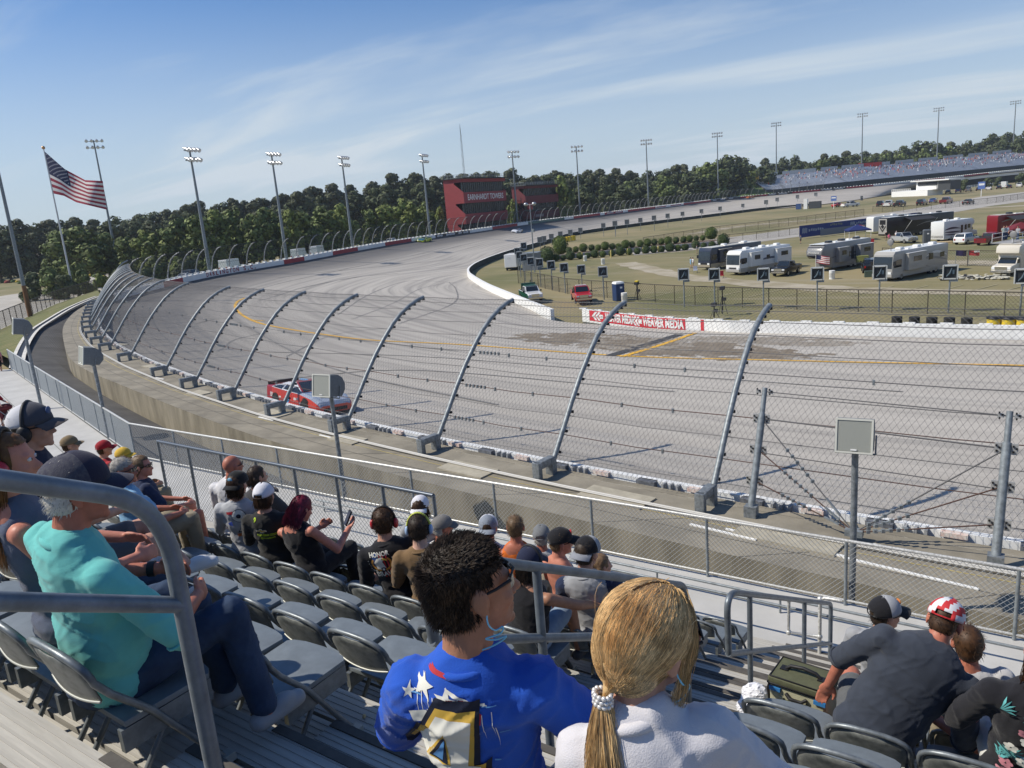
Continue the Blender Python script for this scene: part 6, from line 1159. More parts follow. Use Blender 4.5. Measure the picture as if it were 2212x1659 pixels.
P = at(*z7(1700, 225), INF); t = thing('sign_post', 'blue and white sign rising over the white sedan row', 'sign', P); b = MB(); b.box((0, 0, 2.2), (.25, .25, 4.4)); b.build('post', WHITE, t); b = MB(); b.box((0, -.1, 4.6), (2.6, .1, 3.0)); b.build('sign_board', _mats['sign_blue'], t); b = MB(); b.box((0, -.17, 5.0), (2.0, .03, .8)); b.build('sign_text_band', WHITE, t)
P = at(*z3(1060, 640), INF); t = thing('generator_unit', 'blue and white generator units inside the fence corner by the far rail', 'generator', P); b = MB(); b.box((-4, 0, 1.3), (2.2, 2, 2.4)); b.build('blue_tank', PAINT['blue'], t); b = MB(); b.box((-1, 0, 2.2), (1.6, 1.6, 4.4)); b.build('white_cabinet', WHITE, t); b = MB(); b.box((3, 0, 1.6), (5, 2, 3)); b.build('dark_unit', mat('unit_dark', (.05, .055, .06), .6), t)
# ---------------------------------------------------------------- builder for people: continuous remeshed bodies, clothing as children
from mathutils import noise as _nz
def remesh(prims, voxel=.012, smooth=5, wr=0.0, wf=9.0, seed=0, taub=.55):
    """prims: ('c', a, b, ra, rb) tapered capsules and ('e', centre, radii, 3x3) ellipsoids fused into one surface"""
    b = MB()
    for p in prims:
        if p[0] == 'c':
            a, d = Vector(p[1]), Vector(p[2]); ax = d-a; L = ax.length; ax = ax.normalized() if L > 1e-6 else Vector((0, 0, 1)); ra, rb = p[3], p[4]; pts = []; rr = []
            for t in (-1, -.92, -.7, -.38): pts.append(a+ax*ra*t); rr.append(ra*math.sqrt(max(0.0004, 1-t*t)))
            for t in (0, .25, .5, .75, 1): pts.append(a.lerp(d, t)); rr.append(ra*(1-t)+rb*t)
            for t in (.38, .7, .92, 1): pts.append(d+ax*rb*t); rr.append(rb*math.sqrt(max(0.0004, 1-t*t)))
            b.tube(pts, rr, 14)
        else: b.ell(p[1], p[2], 18, rot=p[3] if len(p) > 3 else None, k=12)
    me = bpy.data.meshes.new('tmp'); me.from_pydata(b.v, [], b.f); o = bpy.data.objects.new('tmp', me); C.objects.link(o)
    m = o.modifiers.new('r', 'REMESH'); m.mode = 'VOXEL'; m.voxel_size = voxel; s = o.modifiers.new('s', 'SMOOTH'); s.factor = taub; s.iterations = smooth
    dg = bpy.context.evaluated_depsgraph_get(); r = bpy.data.meshes.new_from_object(o.evaluated_get(dg)); bpy.data.objects.remove(o); bpy.data.meshes.remove(me)
    n = len(r.vertices); co = np.zeros(n*3, np.float32); r.vertices.foreach_get('co', co)
    if wr:
        no = np.zeros(n*3, np.float32); r.vertices.foreach_get('normal', no); co = co.reshape(-1, 3); no = no.reshape(-1, 3); off = Vector((seed*3.1, seed*1.7, 0)); dsp = np.zeros(n)
        for i in range(n):
            v = Vector(co[i]); w = Vector((v.x*1.0, v.y*1.0, v.z*1.6)); w = w+Vector((_nz.noise(v*4+off), _nz.noise(v*4-off), 0))*.05; a = _nz.noise(Vector((w.x+w.z*.5, w.y, w.z*.55))*wf+off); c_ = _nz.noise(Vector((w.x-w.z*.6, w.y, w.z*.5))*wf*2.1+off*2); dsp[i] = wr*(max(0, 1-abs(a)*4.5)**2*1.0+max(0, 1-abs(c_)*4)**2*.55-.35)
        co = (co+no*dsp[:, None].astype(np.float32)).ravel(); r.vertices.foreach_set('co', co)
    r.polygons.foreach_set('use_smooth', [True]*len(r.polygons)); r.update(); return r
def mobj(name, me, mt, parent=None):
    o = bpy.data.objects.new(name, me); C.objects.link(o)
    for x in (mt if isinstance(mt, (list, tuple)) else [mt]): me.materials.append(x)
    if parent is not None: o.parent = parent
    return o
def skin(name, c): return mat('skin_'+name, c, .5, var=.12, vs=14, bump=.08, bs=120, spec=.35)
SKIN = {'fair': skin('fair', (.50, .27, .19)), 'pink': skin('pink', (.52, .21, .145)), 'tan': skin('tan', (.36, .175, .105)), 'light': skin('light', (.56, .34, .26)), 'red': skin('red', (.42, .15, .095))}
def cloth(name, c, var=.10, bump=.22, bs=260): return mat('cloth_'+name, c, .85, var=var, vs=7, bump=bump, bs=bs, spec=.2, sheen=.15)
HAIRM = lambda n, c, c2: mat('hair_'+n, c, .55, col2=c2, vs=30, island=.38, spec=.3)
HAIR = {'dark': HAIRM('dark', (.040, .026, .017), (.020, .013, .009)), 'brown': HAIRM('brown', (.075, .036, .016), (.035, .018, .009)), 'blond': mat('hair_blond', (.74, .53, .27), .38, col2=(.44, .27, .11), vs=14, island=.55, spec=.5), 'grey': HAIRM('grey', (.36, .34, .31), (.24, .225, .2)), 'white': HAIRM('white', (.62, .60, .55), (.45, .43, .38)), 'red': HAIRM('red', (.16, .012, .03), (.06, .006, .016)), 'sandy': HAIRM('sandy', (.22, .14, .075), (.13, .08, .045)), 'auburn': HAIRM('auburn', (.24, .115, .04), (.12, .052, .02))}
def rotm(az, pitch=0, roll=0):
    """columns: right, forward, up for a head or body that faces azimuth az (degrees from +X)"""
    return Matrix.Rotation(math.radians(az-90), 3, 'Z') @ Matrix.Rotation(math.radians(pitch), 3, 'X') @ Matrix.Rotation(math.radians(roll), 3, 'Y')
def head_prims(H, M, s=1.0, jaw=1.0):
    p = lambda x, y, z: H+M @ Vector((x, y, z))*s; e = lambda x, y, z, a, b, c: ('e', p(x, y, z), (a*s, b*s, c*s), M); c = lambda a, b, r, q: ('c', p(*a), p(*b), r*s, q*s)
    return [e(0, -.012, .032, .077, .097, .092), e(0, .028, -.02, .066, .068, .085), e(0, .04, -.078, .049*jaw, .050, .036), e(0, .076, -.098, .022, .02, .018), c((0, .088, .008), (0, .113, -.03), .0085, .0125), c((-.013, .098, -.036), (.013, .098, -.036), .009, .009), c((-.036, .076, .026), (.036, .076, .026), .014, .014),
            c((-.02, .084, -.060), (.02, .084, -.060), .0085, .0085), c((-.016, .083, -.073), (.016, .083, -.073), .009, .009), e(.036, .062, -.03, .026, .026, .026), e(-.036, .062, -.03, .026, .026, .026),
            c((0, -.02, -.06), (0, -.042, -.18), .058, .064)]
def ear_prims(H, M, s=1.0):
    r = []
    for x in (-1, 1):
        q = M @ Matrix.Rotation(-.35*x, 3, 'Z')
        for dy, dz, a, b, c in ((-.010, .002, .010, .023, .034), (-.004, -.028, .009, .012, .013)): r.append(('e', H+M @ Vector((x*.085, dy, dz))*s, (a*s, b*s, c*s), q))
    return r
def hand_prims(W, E, fwd, s=1.0, curl=.5, side=1):
    """hand at wrist W continuing the forearm from E: palm, four bent fingers and a thumb from the side"""
    d = (W-E).normalized(); f = fwd.normalized(); n = d.cross(f).normalized() if d.cross(f).length > .1 else d.cross(Vector((0, 0, 1))).normalized(); w = n.cross(d).normalized(); r = []; pc = W+d*.045*s
    r.append(('e', pc, (.042*s, .048*s, .018*s), Matrix((n, d, w)).transposed()))
    for k in range(4):
        L = (.072, .082, .078, .062)[k]*s; b = pc+d*.036*s+n*(k-1.5)*.019*s; m = b+d*L*.5-w*L*.25*curl; t = m+d*L*.45*(1-curl)-w*L*.5*curl; r += [('c', b, m, .0095*s, .009*s), ('c', m, t, .009*s, .0075*s)]
    b = W+d*.02*s+n*side*.036*s; m = b+d*.035*s+n*side*.018*s-w*.01*s; r += [('c', b, m, .012*s, .010*s), ('c', m, m+d*.03*s-w*.014*s*curl, .010*s, .008*s)]
    return r
LENS_D = mat('lens_dark', (.012, .010, .012), .08, spec=.8, coat=.6); LENS_B = mat('lens_blue', (.02, .10, .26), .05, .4, spec=.8, coat=.6)
def glasses(P, H, M, s, m=None, big=1.0):
    p = lambda x, y, z: H+M @ Vector((x, y, z))*s; b = MB()
    for x in (-1, 1):
        rows = []
        for i in range(5):
            v = (i/4-.5)*.040*big; rows.append([p(x*(.008+.058*j/6*big), .104-.028*(j/6)**2, .014+v*(1-.25*(j/6))) for j in range(7)])
        b.grid(rows)
        b.tube([p(x*.066*big, .078, .020), p(x*.078, .035, .016), p(x*.082, -.015, .012), p(x*.080, -.030, -.004)], [.0045*s, .004*s, .0035*s, .003*s], 5, 1)
        b.tube([p(x*.008, .105, .030), p(x*.04, .100, .034*big), p(x*.068*big, .078, .028)], .003*s, 5, 1)
    b.tube([p(-.01, .106, .018), p(.01, .106, .018)], .003*s, 5, 1); return b.build('sunglasses', [m or LENS_D, BLACK], P)
def cap(P, H, M, s, front, back=None, brim=None, rev=False, mesh_from=.15, name='cap', logo=None, under=None):
    """baseball cap: domed crown whose front and rear panels may differ, curved brim, top button"""
    Q = M @ Matrix.Rotation(PI, 3, 'Z') if rev else M; tl = Matrix.Rotation(math.radians(4 if not rev else 2), 3, 'X'); p = lambda x, y, z: H+Q @ (tl @ Vector((x, y, z)))*s; b = MB(); n, k = 28, 9; rows = []
    for i in range(k+1):
        th = math.radians(4+90*i/k); rows.append([p(.090*math.sin(th)*math.sin(2*PI*j/n), -.008+(.112)*math.sin(th)*math.cos(2*PI*j/n), .036+.102*math.cos(th)*(1.0+.04*math.cos(2*PI*j/n))) for j in range(n+1)])
    vs = [q for r in rows for q in r]; W_ = n+1
    for i in range(k):
        for j in range(n): c_ = math.cos(2*PI*(j+.5)/n); arch = rev is not None and c_ < -.86 and i >= k-2; (not arch) and b.add([vs[i*W_+j], vs[(i+1)*W_+j], vs[(i+1)*W_+j+1], vs[i*W_+j+1]], [(0, 1, 2, 3)], 0 if c_ > mesh_from else 1, True)
    b.ell(p(0, -.008, .140), (.008*s, .008*s, .005*s), 8, 0, k=4); o = b.build(name, [front, back or front], P); bm = bmesh.new(); bm.from_mesh(o.data); bmesh.ops.remove_doubles(bm, verts=bm.verts, dist=1e-4); bm.to_mesh(o.data); bm.free(); m = o.modifiers.new('t', 'SOLIDIFY'); m.thickness = .004*s
    b = MB(); top = []; bot = []
    for i in range(6):
        f = i/5; row = []
        for j in range(15):
            a = math.radians(-62+124*j/14); x = (.088+.0*f)*math.sin(a)*(1+.12*f); y = -.008+.108*math.cos(a)+f*.078*math.cos(a*.85)**.6; z = .034-.020*f*f-.024*(math.sin(a))**2*(.4+.8*f); row.append(p(x, y, z))
        top.append(row)
    b.grid(top, 0); b.grid([[q-(Q @ Vector((0, 0, .004)))*s for q in r] for r in top][::-1], 1); bo = b.build('brim', [brim or front, under or brim or front], o)
    b = MB(); rib_ = [p(.0905*math.sin(2*PI*j/n), -.008+.1125*math.cos(2*PI*j/n), .0365-.004) for j in range(n+1) if abs(j-n/2) > 3 or True]; b.tube(rib_, .004*s, 4, 0, cap=False); b.build('sweatband', brim or front, o)
    if logo: b = MB(); b.ell(p(0, .098, .082), (.026*s, .008*s, .022*s), 12, 0, rot=Q, k=8); b.build('patch', logo, o)
    return o
def muffs(P, H, M, s, col, band=None, name='ear_defenders'):
    p = lambda x, y, z: H+M @ Vector((x, y, z))*s; b = MB(); pts = [p(.098*math.cos(a), -.005, .0+.142*math.sin(a)) for a in np.linspace(0, PI, 15)]; b.tube(pts, .011*s, 6, 1)
    o = b.build(name, [col, band or BLACK], P)
    for x in (-1, 1): b = MB(); b.ell(p(x*.096, -.006, -.008), (.024*s, .036*s, .046*s), 14, 0, rot=M); b.ell(p(x*.083, -.006, -.008), (.012*s, .034*s, .042*s), 12, 1, rot=M); b.build('ear_cup', [col, BLACK], o)
    return o
def strands(mb, roots, fn, r0, r1, n=3):
    for a in roots:
        pts = fn(a)
        if pts: k = len(pts); mb.tube(pts, [r0*(1-i/(k-1))+r1*i/(k-1) for i in range(k)], 3, 0, cap=False, smooth=True)
def scalp_prims(H, M, s, grow=.012, low=-.02, back=1.0): return [('e', H+M @ Vector((0, -.018, .040))*s, ((.077+grow)*s, (.094+grow)*s, (.088+grow)*s), M), ('e', H+M @ Vector((0, -.045, -.01))*s, ((.068+grow)*s, (.060+grow)*s, (.075+grow)*s), M)]
def short_hair(P, H, M, s, m, n=1500, ln=.022, seed=1, rad=.0011, hairline=.055, grow=.008):
    r = random.Random(seed); me = remesh(scalp_prims(H, M, s, grow), .010, 3); bm = bmesh.new(); bm.from_mesh(me); iM = M.inverted()
    def inside(v):
        q = iM @ (v-H)/s; return q.z > (.052 if q.y > .03 else (.02 if q.y > -.005 else -.062)) and q.y < hairline+.06*max(0, q.z-.05)/.05 and not (abs(q.x) > .058 and -.030 < q.y < .05 and q.z < .030)
    bmesh.ops.delete(bm, geom=[f for f in bm.faces if not inside(f.calc_center_median())], context='FACES'); bm.to_mesh(me); fs = [(f.calc_center_median(), f.normal.copy()) for f in bm.faces]; bm.free(); o = mobj('hair', me, m, P); b = MB()
    if fs and n:
        for _ in range(n):
            c_, nn = r.choice(fs); q = iM @ (c_-H); lean = M @ Vector((r.uniform(-.15, .15)+q.x*2, .55 if q.z > .09 else -.25, -.9 if q.z < .07 else .0)); st_ = c_+Vector((r.uniform(-1, 1), r.uniform(-1, 1), r.uniform(-1, 1)))*.006*s; d = (nn*.5+lean*.9+Vector((r.gauss(0, .10), r.gauss(0, .10), r.gauss(0, .10)))).normalized(); L = ln*s*r.uniform(.6, 1.25)
            b.tube([st_-nn*.003, st_+d*L*.5+nn*L*.1, st_+d*L], [rad*s*1.2, rad*s, .0002], 3, 0, cap=False)
        b.build('hair_strand', m, o)
    return o
def long_hair(P, H, M, s, m, length=.35, width=1.0, seed=1, n=500, part=.0, cut=.02, fwdlimit=.045, curl=.006):
    """loose hair falling from the crown over the back of the neck"""
    r = random.Random(seed); iM = M.inverted(); prims = scalp_prims(H, M, s, .012)
    prims += [('c', H+M @ Vector((x, -.05, .0))*s, H+M @ Vector((x*1.25*width, -.065, -length*.8))*s, .045*s, .026*s) for x in (-.055, 0, .055)]
    me = remesh(prims, .012, 5, .004, 30, seed); bm = bmesh.new(); bm.from_mesh(me); bmesh.ops.delete(bm, geom=[f for f in bm.faces if (lambda q: q.y > fwdlimit-.0*q.z and q.z < .085)(iM @ (f.calc_center_median()-H)/s)], context='FACES'); bm.to_mesh(me); bm.free(); o = mobj('hair', me, m, P); b = MB()
    for _ in range(n):
        a = r.uniform(-PI*.62, PI*.62); el = r.uniform(.1, 1.25); st_ = Vector((.09*math.sin(a)*math.cos(el)*.9, -.018-.105*math.cos(a)*math.cos(el), .04+.1*math.sin(el))); L = length*r.uniform(.7, 1.1); e_ = Vector((st_.x*1.15*width+r.uniform(-.03, .03), min(-.035, st_.y*.75)-.03-.02*r.random(), -L)); md = Vector((st_.x*1.25, st_.y*1.12-.008, -.02)); ph = r.uniform(0, 6)
        pts = [];
        for t in np.linspace(0, 1, 7): q = st_*(1-t)**2+md*2*t*(1-t)+e_*t*t; q = q+Vector((math.sin(ph+t*9), math.cos(ph+t*8), 0))*curl*t; pts.append(H+M @ q*s)
        b.tube(pts, [.0022*s]*6+[.0006*s], 3, 0, cap=False)
    b.build('hair_strand', m, o); return o
def print_on(o, items, org, right, up, normal, lift=.004, name='print', maxe=.03):
    """flat artwork laid on a cloth surface: items = [(verts2d, faces, material)] in metres round org"""
    bm = bmesh.new(); bm.from_mesh(o.data); t = BVHTree.FromBMesh(bm); bm.free(); right, up, normal = Vector(right).normalized(), Vector(up).normalized(), Vector(normal).normalized(); res = []; org = Vector(org); mats = []
    big = bmesh.new()
    for k, itm in enumerate(items):
        vs, fs, m = itm[:3]; lay = itm[3] if len(itm) > 3 else k*.4
        if m not in mats: mats.append(m)
        b2 = bmesh.new(); vv = [b2.verts.new((x, y, 0)) for x, y in vs]
        for f in fs:
            try: b2.faces.new([vv[i] for i in f])
            except ValueError: pass
        bmesh.ops.triangulate(b2, faces=b2.faces)
        for _ in range(5):
            es = [e for e in b2.edges if e.calc_length() > maxe]
            if not es: break
            bmesh.ops.subdivide_edges(b2, edges=es, cuts=1); bmesh.ops.triangulate(b2, faces=b2.faces)
        mp_ = {}; dead = set()
        for v in b2.verts:
            P = org+right*v.co.x+up*v.co.y; h = t.ray_cast(P+normal*.6, -normal)
            if h[0] is None: dead.add(v); q = P
            else: q = h[0]+normal*(lift+.0015*lay)
            mp_[v] = big.verts.new(q)
        for f in b2.faces:
            if not any(v in dead for v in f.verts): g_ = big.faces.new([mp_[v] for v in f.verts]); g_.material_index = mats.index(m); g_.smooth = True
        b2.free()
    me = bpy.data.meshes.new(name); bmesh.ops.delete(big, geom=[v for v in big.verts if not v.link_faces], context='VERTS'); bmesh.ops.recalc_face_normals(big, faces=big.faces); big.to_mesh(me); big.free(); return mobj(name, me, mats, o)
def txt(s, size, m, x=0, y=0, off=.02, sx=1.0, shear=0.0, rot=0.0):
    vs, fs = text_mesh(s, size, off*size, shear, 'CENTER', sx); c_, n_ = math.cos(rot), math.sin(rot); return ([(x+a*c_-b*n_, y+a*n_+b*c_) for a, b in vs], fs, m)
def poly2(pts, m): return (pts, [tuple(range(len(pts)))], m)
def star2(x, y, r, m, rot=0): return poly2([(x+math.sin(rot+2*PI*k/10)*r*(1 if k % 2 == 0 else .42), y+math.cos(rot+2*PI*k/10)*r*(1 if k % 2 == 0 else .42)) for k in range(10)], m)
def ell2(x, y, a, b, m, n=20): return poly2([(x+a*math.cos(2*PI*k/n), y+b*math.sin(2*PI*k/n)) for k in range(n)], m)
def ring2(x, y, a, b, w, m, n=28, a0=0, a1=2*PI):
    vs = []; fs = []
    for k in range(n+1): t = a0+(a1-a0)*k/n; vs += [(x+a*math.cos(t), y+b*math.sin(t)), (x+(a-w)*math.cos(t), y+(b-w)*math.sin(t))]
    return (vs, [(2*k, 2*k+1, 2*k+3, 2*k+2) for k in range(n)], m)
DENIM = mat('denim', (.035, .065, .13), .85, col2=(.018, .035, .075), vs=5, bump=.2, bs=300); SHOEW = mat('shoe_white', (.62, .62, .62), .6); SHOED = mat('shoe_dark', (.05, .05, .055), .6); SOLE = mat('shoe_sole', (.55, .54, .50), .7)
def person(label, H, k, x, skn='fair', faz=75, baz=114, hpitch=0, hroll=0, s=1.0, hs=None, shirt=None, sleeve='short', pants=None, shorts=False, vox=.013, hv=.010, arms=None, lean=None, hair=None, shoes=None, wr=.006, hipz=None, hipy=.20, wide=1.0, feet=True, legs=None, belly=0.0, group=None, collar=None, slv_m=None, jaw=1.0, seed=1, stand=False, neckline=None):
    """seated person: H is the middle of the head, k the seat row, x where the hips sit; returns root, head frame and shirt"""
    hs = hs or s; Mh = rotm(faz, hpitch, hroll); Mb = rotm(baz); H = Vector(H); f = Mb @ Vector((0, 1, 0)); r = Mb @ Vector((1, 0, 0)); up = Vector((0, 0, 1))
    neck = H+Mh @ Vector((0, -.042, -.142))*hs
    hip = Vector((x, ry(k)+hipy, hipz if hipz is not None else rz_(k)+.55)) if not stand else neck-up*.56*s
    ax = (neck-hip); L = ax.length; ax.normalize(); tr = (f-ax*f.dot(ax)).normalized(); rr = tr.cross(ax).normalized(); Mt = Matrix((rr, tr, ax)).transposed(); T = lambda a, b, c: hip+rr*a*s*wide+tr*b*s+ax*c*L
    shl = [T(-.188, -.01, .84), T(.188, -.01, .84)]
    torso = lambda g: [('e', T(0, .0, .05), ((.175*wide+g)*s, (.125+g)*s, .13*s), Mt), ('e', T(0, .02+belly*.5, .32), ((.158*wide+belly*.6+g)*s, (.112+belly+g)*s, .22*s*max(1, L/.52)), Mt), ('e', T(0, .005, .66), ((.175*wide+g)*s, (.112+g)*s, .20*s*max(1, L/.52)), Mt), ('c', T(-.14, -.012, .82), T(.14, -.012, .82), (.066+g)*s, (.066+g)*s), ('e', T(0, -.022, .80), ((.165*wide+g)*s, (.088+g)*s, .125*s*max(1, L/.52)), Mt), ('c', T(-.075, -.02, .91), T(.075, -.02, .91), (.052+g*.6)*s, (.052+g*.6)*s)]
    body = torso(-.012)+head_prims(H, Mh, hs, jaw)+ear_prims(H, Mh, hs)+[('c', T(0, -.02, .9), H+Mh @ Vector((0, -.03, -.07))*hs, .062*s, .056*hs)]; sh = torso(.012); dflt = [((-.10, .10, -.27), (.06, .36, -.36)), ((.10, .10, -.27), (-.06, .36, -.36))]; fr = lambda v: (rr*v[0]+tr*v[1]+ax*v[2])*s; slv = []
    for i, sd in enumerate((-1, 1)):
        el, ha = (arms or dflt)[i]; S_ = shl[i]; E = S_+fr(el); Wr = S_+fr(ha); body += [('c', S_, E, .047*s, .040*s), ('c', E, Wr, .041*s, .027*s)]+hand_prims(Wr, E, tr, s*.98, .55, -sd)
        if sleeve == 'short': slv += [('c', S_+(E-S_)*-.06, S_+(E-S_)*.72, .070*s, .066*s)]
        elif sleeve == 'long': slv += [('c', S_, E, .064*s, .056*s), ('c', E, E.lerp(Wr, .92), .056*s, .042*s)]
        elif sleeve == 'half': slv += [('c', S_, E, .070*s, .066*s), ('c', S_.lerp(E, .8), E+(E-S_).normalized()*.04*s, .062*s, .060*s)]
    pp = []
    for i, sd in enumerate((-1, 1)):
        hp = hip+rr*sd*.09*s
        if legs: kn, ft = [hip+(r*v[0]+f*v[1]+up*v[2])*s for v in legs[i]]
        elif stand: kn, ft = hp-up*.43*s+f*.02, hp-up*.86*s
        else: kn = hp+f*.42*s+rr*sd*.05+up*.03; ft = Vector((kn.x, kn.y+.03, max(kn.z-.46*s, rz_(k)+.08)))
        body += [('c', hp, kn, .078*s, .055*s), ('c', kn, ft, .055*s, .038*s)]
        toe = ft+f*.14*s-up*.02; body += [('c', ft-up*.03, toe-up*.025, .026*s, .018*s)]
        pp += [('c', hp, kn if not shorts else hp.lerp(kn, .78), .096*s, .076*s)]
        if not shorts: pp += [('c', kn, kn.lerp(ft, .92), .074*s, .062*s)]
        if feet: fm = remesh([('c', ft-up*.035+f*-.04, ft+f*.17*s-up*.045, .046*s, .040*s), ('e', ft+f*.08*s-up*.015, (.042*s, .08*s, .04*s), Mb)], .010, 4)
        if feet: pp.append(('shoe', fm))
    fms = [p[1] for p in pp if p[0] == 'shoe']; pp = [p for p in pp if p[0] != 'shoe']; pp += [('e', hip-up*.0, (.172*wide*s, .14*s, .12*s), Mb)]
    root = mobj('person', remesh(body, vox if hv >= vox else hv, 4), SKIN[skn]); tag(root, label, 'person', group)
    for e in (-1, 1):
        b = MB(); b.ell(H+Mh @ Vector((e*.031, .0865, .012))*hs, (.012*hs, .010*hs, .0085*hs), 10, 0, rot=Mh, k=6); b.ell(H+Mh @ Vector((e*.031, .0935, .012))*hs, (.0055*hs, .0045*hs, .0055*hs), 8, 1, rot=Mh, k=5); b.build('eye', [mat('eye_white', (.65, .62, .6), .3), mat('iris', (.03, .02, .015), .2)], root)
    so_ = None
    if shirt:
        pr = [p for p in sh]+slv
        if sleeve == 'none': pr = [p for p in sh[:3]]+[('c', T(-.09, -.012, .83), T(.09, -.012, .83), .078*s, .078*s)]
        if collar: pr += [('c', T(-.05, -.03, .97), T(.05, -.03, .97), .060*s, .060*s)]
        me = remesh(pr, vox, 9 if vox < .0125 else 6, wr, 5.5, seed); so_ = mobj('shirt', me, shirt, root)
        if slv_m:
            me.materials.append(slv_m); 
            for pl in me.polygons:
                c_ = pl.center; q = (c_-hip).dot(rr)
                if abs(q) > .172*s*wide and (c_-hip).dot(ax) > .55*L: pl.material_index = 1
    if shirt and sleeve != 'none' and hv < .0095:
        b = MB(); n_ = 26; nb = []
        for q in range(n_+1): a_ = 2*PI*q/n_; nb.append(T(.078*math.cos(a_), -.018+.068*math.sin(a_), .955-.030*math.sin(a_)))
        b.tube(nb, .0105*s if not collar else .016*s, 6, 0, cap=False); b.build('neckband', shirt, so_)
        for i in range(2):
            el, ha = (arms or dflt)[i]; S_ = shl[i]; E = S_+fr(el); tt_ = {'short': .72, 'half': 1.0}.get(sleeve)
            if tt_:
                d_ = (E-S_).normalized(); c_ = S_+(E-S_)*tt_+d_*.042*s; u_ = d_.orthogonal().normalized(); w_ = d_.cross(u_); b = MB(); b.tube([c_+(u_*math.cos(2*PI*q/18)+w_*math.sin(2*PI*q/18))*.061*s for q in range(19)], .006*s, 5, 0, cap=False); b.build('sleeve_hem', slv_m or shirt, so_)
    if pants: mobj('shorts' if shorts else 'trousers', remesh(pp, vox, 4, wr*.8, 9, seed+5), pants, root)
    for fm in fms: mobj('shoe', fm, shoes or SHOED, root)
    if hair and hair[0] == 'short': short_hair(root, H, Mh, hs, HAIR[hair[1]], hair[2] if len(hair) > 2 else 350, seed=seed)
    if hair and hair[0] == 'long': long_hair(root, H, Mh, hs, HAIR[hair[1]], *(hair[2:] if len(hair) > 2 else ()))
    return dict(root=root, H=H, M=Mh, s=hs, shirt=so_, T=T, Mt=Mt, rr=rr, tr=tr, ax=ax, hip=hip, shl=shl, fr=fr)
# ---------------------------------------------------------------- folding stadium chairs
CH_TUBE = mat('chair_tube', (.165, .185, .20), .42, .35, var=.25, vs=12, bump=.05, bs=60); CH_BACK = mat('chair_back', (.085, .094, .092), .5, .15, col2=(.215, .225, .215), vs=13, detail=8, ramp=(.4, .7)); CH_SEAT = mat('chair_seat', (.17, .195, .215), .5, .2, var=.12, vs=9, detail=8); CH_LIP = mat('chair_lip', (.42, .43, .40), .45, .3)
def make_chair():
    t = thing('stadium_chair', 'grey metal chair', 'chair'); b = MB(); hw = .222; arch = [(-hw, .40, .03), (-hw, .14, .44), (-hw, .0, .60), (-hw, -.05, .675)]
    for a in np.linspace(PI, 0, 11): arch.append((hw*math.copysign(abs(math.cos(a))**.75, math.cos(a)), -.055-.045*math.sin(a), .695+.10*math.sin(a)**.85))
    arch += [(-x, y, z) for x, y, z in arch[3::-1]]; b.tube(arch, .0155, 8); [b.ell((x, -.095, .782), (.006, .006, .006), 6, 1, k=4) for x in (-.13, .13)]; b.build('back_frame', [CH_TUBE, BLACK], t)
    b = MB(); rows = []
    for i in range(7):
        v = i/6; w = .205*(1-.10*abs(v-.5)) if v < .7 else .205*math.sqrt(max(0, 1-((v-.7)/.36)**2)); rows.append([(w*(2*j/12-1), -.028-.062*(v)-.022*(1-(2*j/12-1)**2), .572+.196*v-.018*(1-(2*j/12-1)**2)*(1-v)) for j in range(13)])
    b.grid(rows); o = b.build('backrest', CH_BACK, t); m = o.modifiers.new('t', 'SOLIDIFY'); m.thickness = .008
    q = MB(); q.tube([(p[0], p[1]-.002, p[2]) for p in rows[0]], .006, 5); q.build('lower_lip', CH_LIP, o)
    b = MB(); n = 12; top = [(-.215, .03, .45), (.215, .03, .45), (.22, .40, .45)]+[(.22*math.cos(a)**1 if False else .20*math.cos(a)+.02*math.copysign(1, math.cos(a)), .40+.05*math.sin(a), .448) for a in np.linspace(.1, PI-.1, 7)]+[(-.22, .40, .45)]
    b.prism([(p[0], p[1]) for p in top], .028, c=(0, 0, .424)); o = b.build('seat', CH_SEAT, t); bevel(o, .010, 2)
    b = MB(); b.box((-.20, .21, .37), (.03, .40, .10)); b.box((.20, .21, .37), (.03, .40, .10)); b.box((0, .40, .385), (.40, .03, .07)); b.build('seat_skirt', CH_TUBE, t)
    for x in (-.19, .19): b = MB(); b.tube([(x, .26, .41), (x, -.04, .02)], .013, 7); b.ell((x*1.1, .15, .43), (.02, .02, .02), 8, k=5); b.build('leg', CH_TUBE, t)
    for x in (-.222, .222): b = MB(); b.box((x, .40, .02), (.05, .09, .04)); b.build('foot', CH_LIP, t)
    return t
chair0 = make_chair(); used_chair = []
ROWN = {-4: 'in the row of the teal shirt', -3: 'one row ahead of the blue shirt', -2: 'two rows ahead of the blue shirt', -1: 'in the row behind the eagle shirt', 0: 'in the eagle shirt row', 1: 'one row ahead of the eagle shirt', 2: 'two rows ahead of the eagle shirt', 3: 'three rows ahead of the eagle shirt', 4: 'four rows ahead of the eagle shirt', 5: 'in the lowest row but one', 6: 'in the lowest row'}
def chair(x, k, label, dy=0):
    P = Vector((x, ry(k)+dy, rz_(k)))
    u, v = uvof(P+Vector((0, .1, .6))); d = float(np.dot(CAM[2], np.array(P+Vector((0, .1, .6)))))
    if d < .3 or not (-260 < u < 2460) or v > 2000: return
    global used_chair
    o = chair0 if not used_chair else dup(chair0); o.location = P; o.rotation_euler = (0, 0, RND.uniform(-.035, .035)); o['label'] = label; o['group'] = 'grey stadium chairs'; used_chair.append(o); return o
for k in range(-4, 7):
    for j in range(12):
        x = -3.10-.497*j
        if k >= 5 and x < -7.0: continue
        if k == 6 and j > 1: continue
        chair(x, k, f'grey chair left of the aisle, {ORD[j]} from it, {ROWN[k]}')
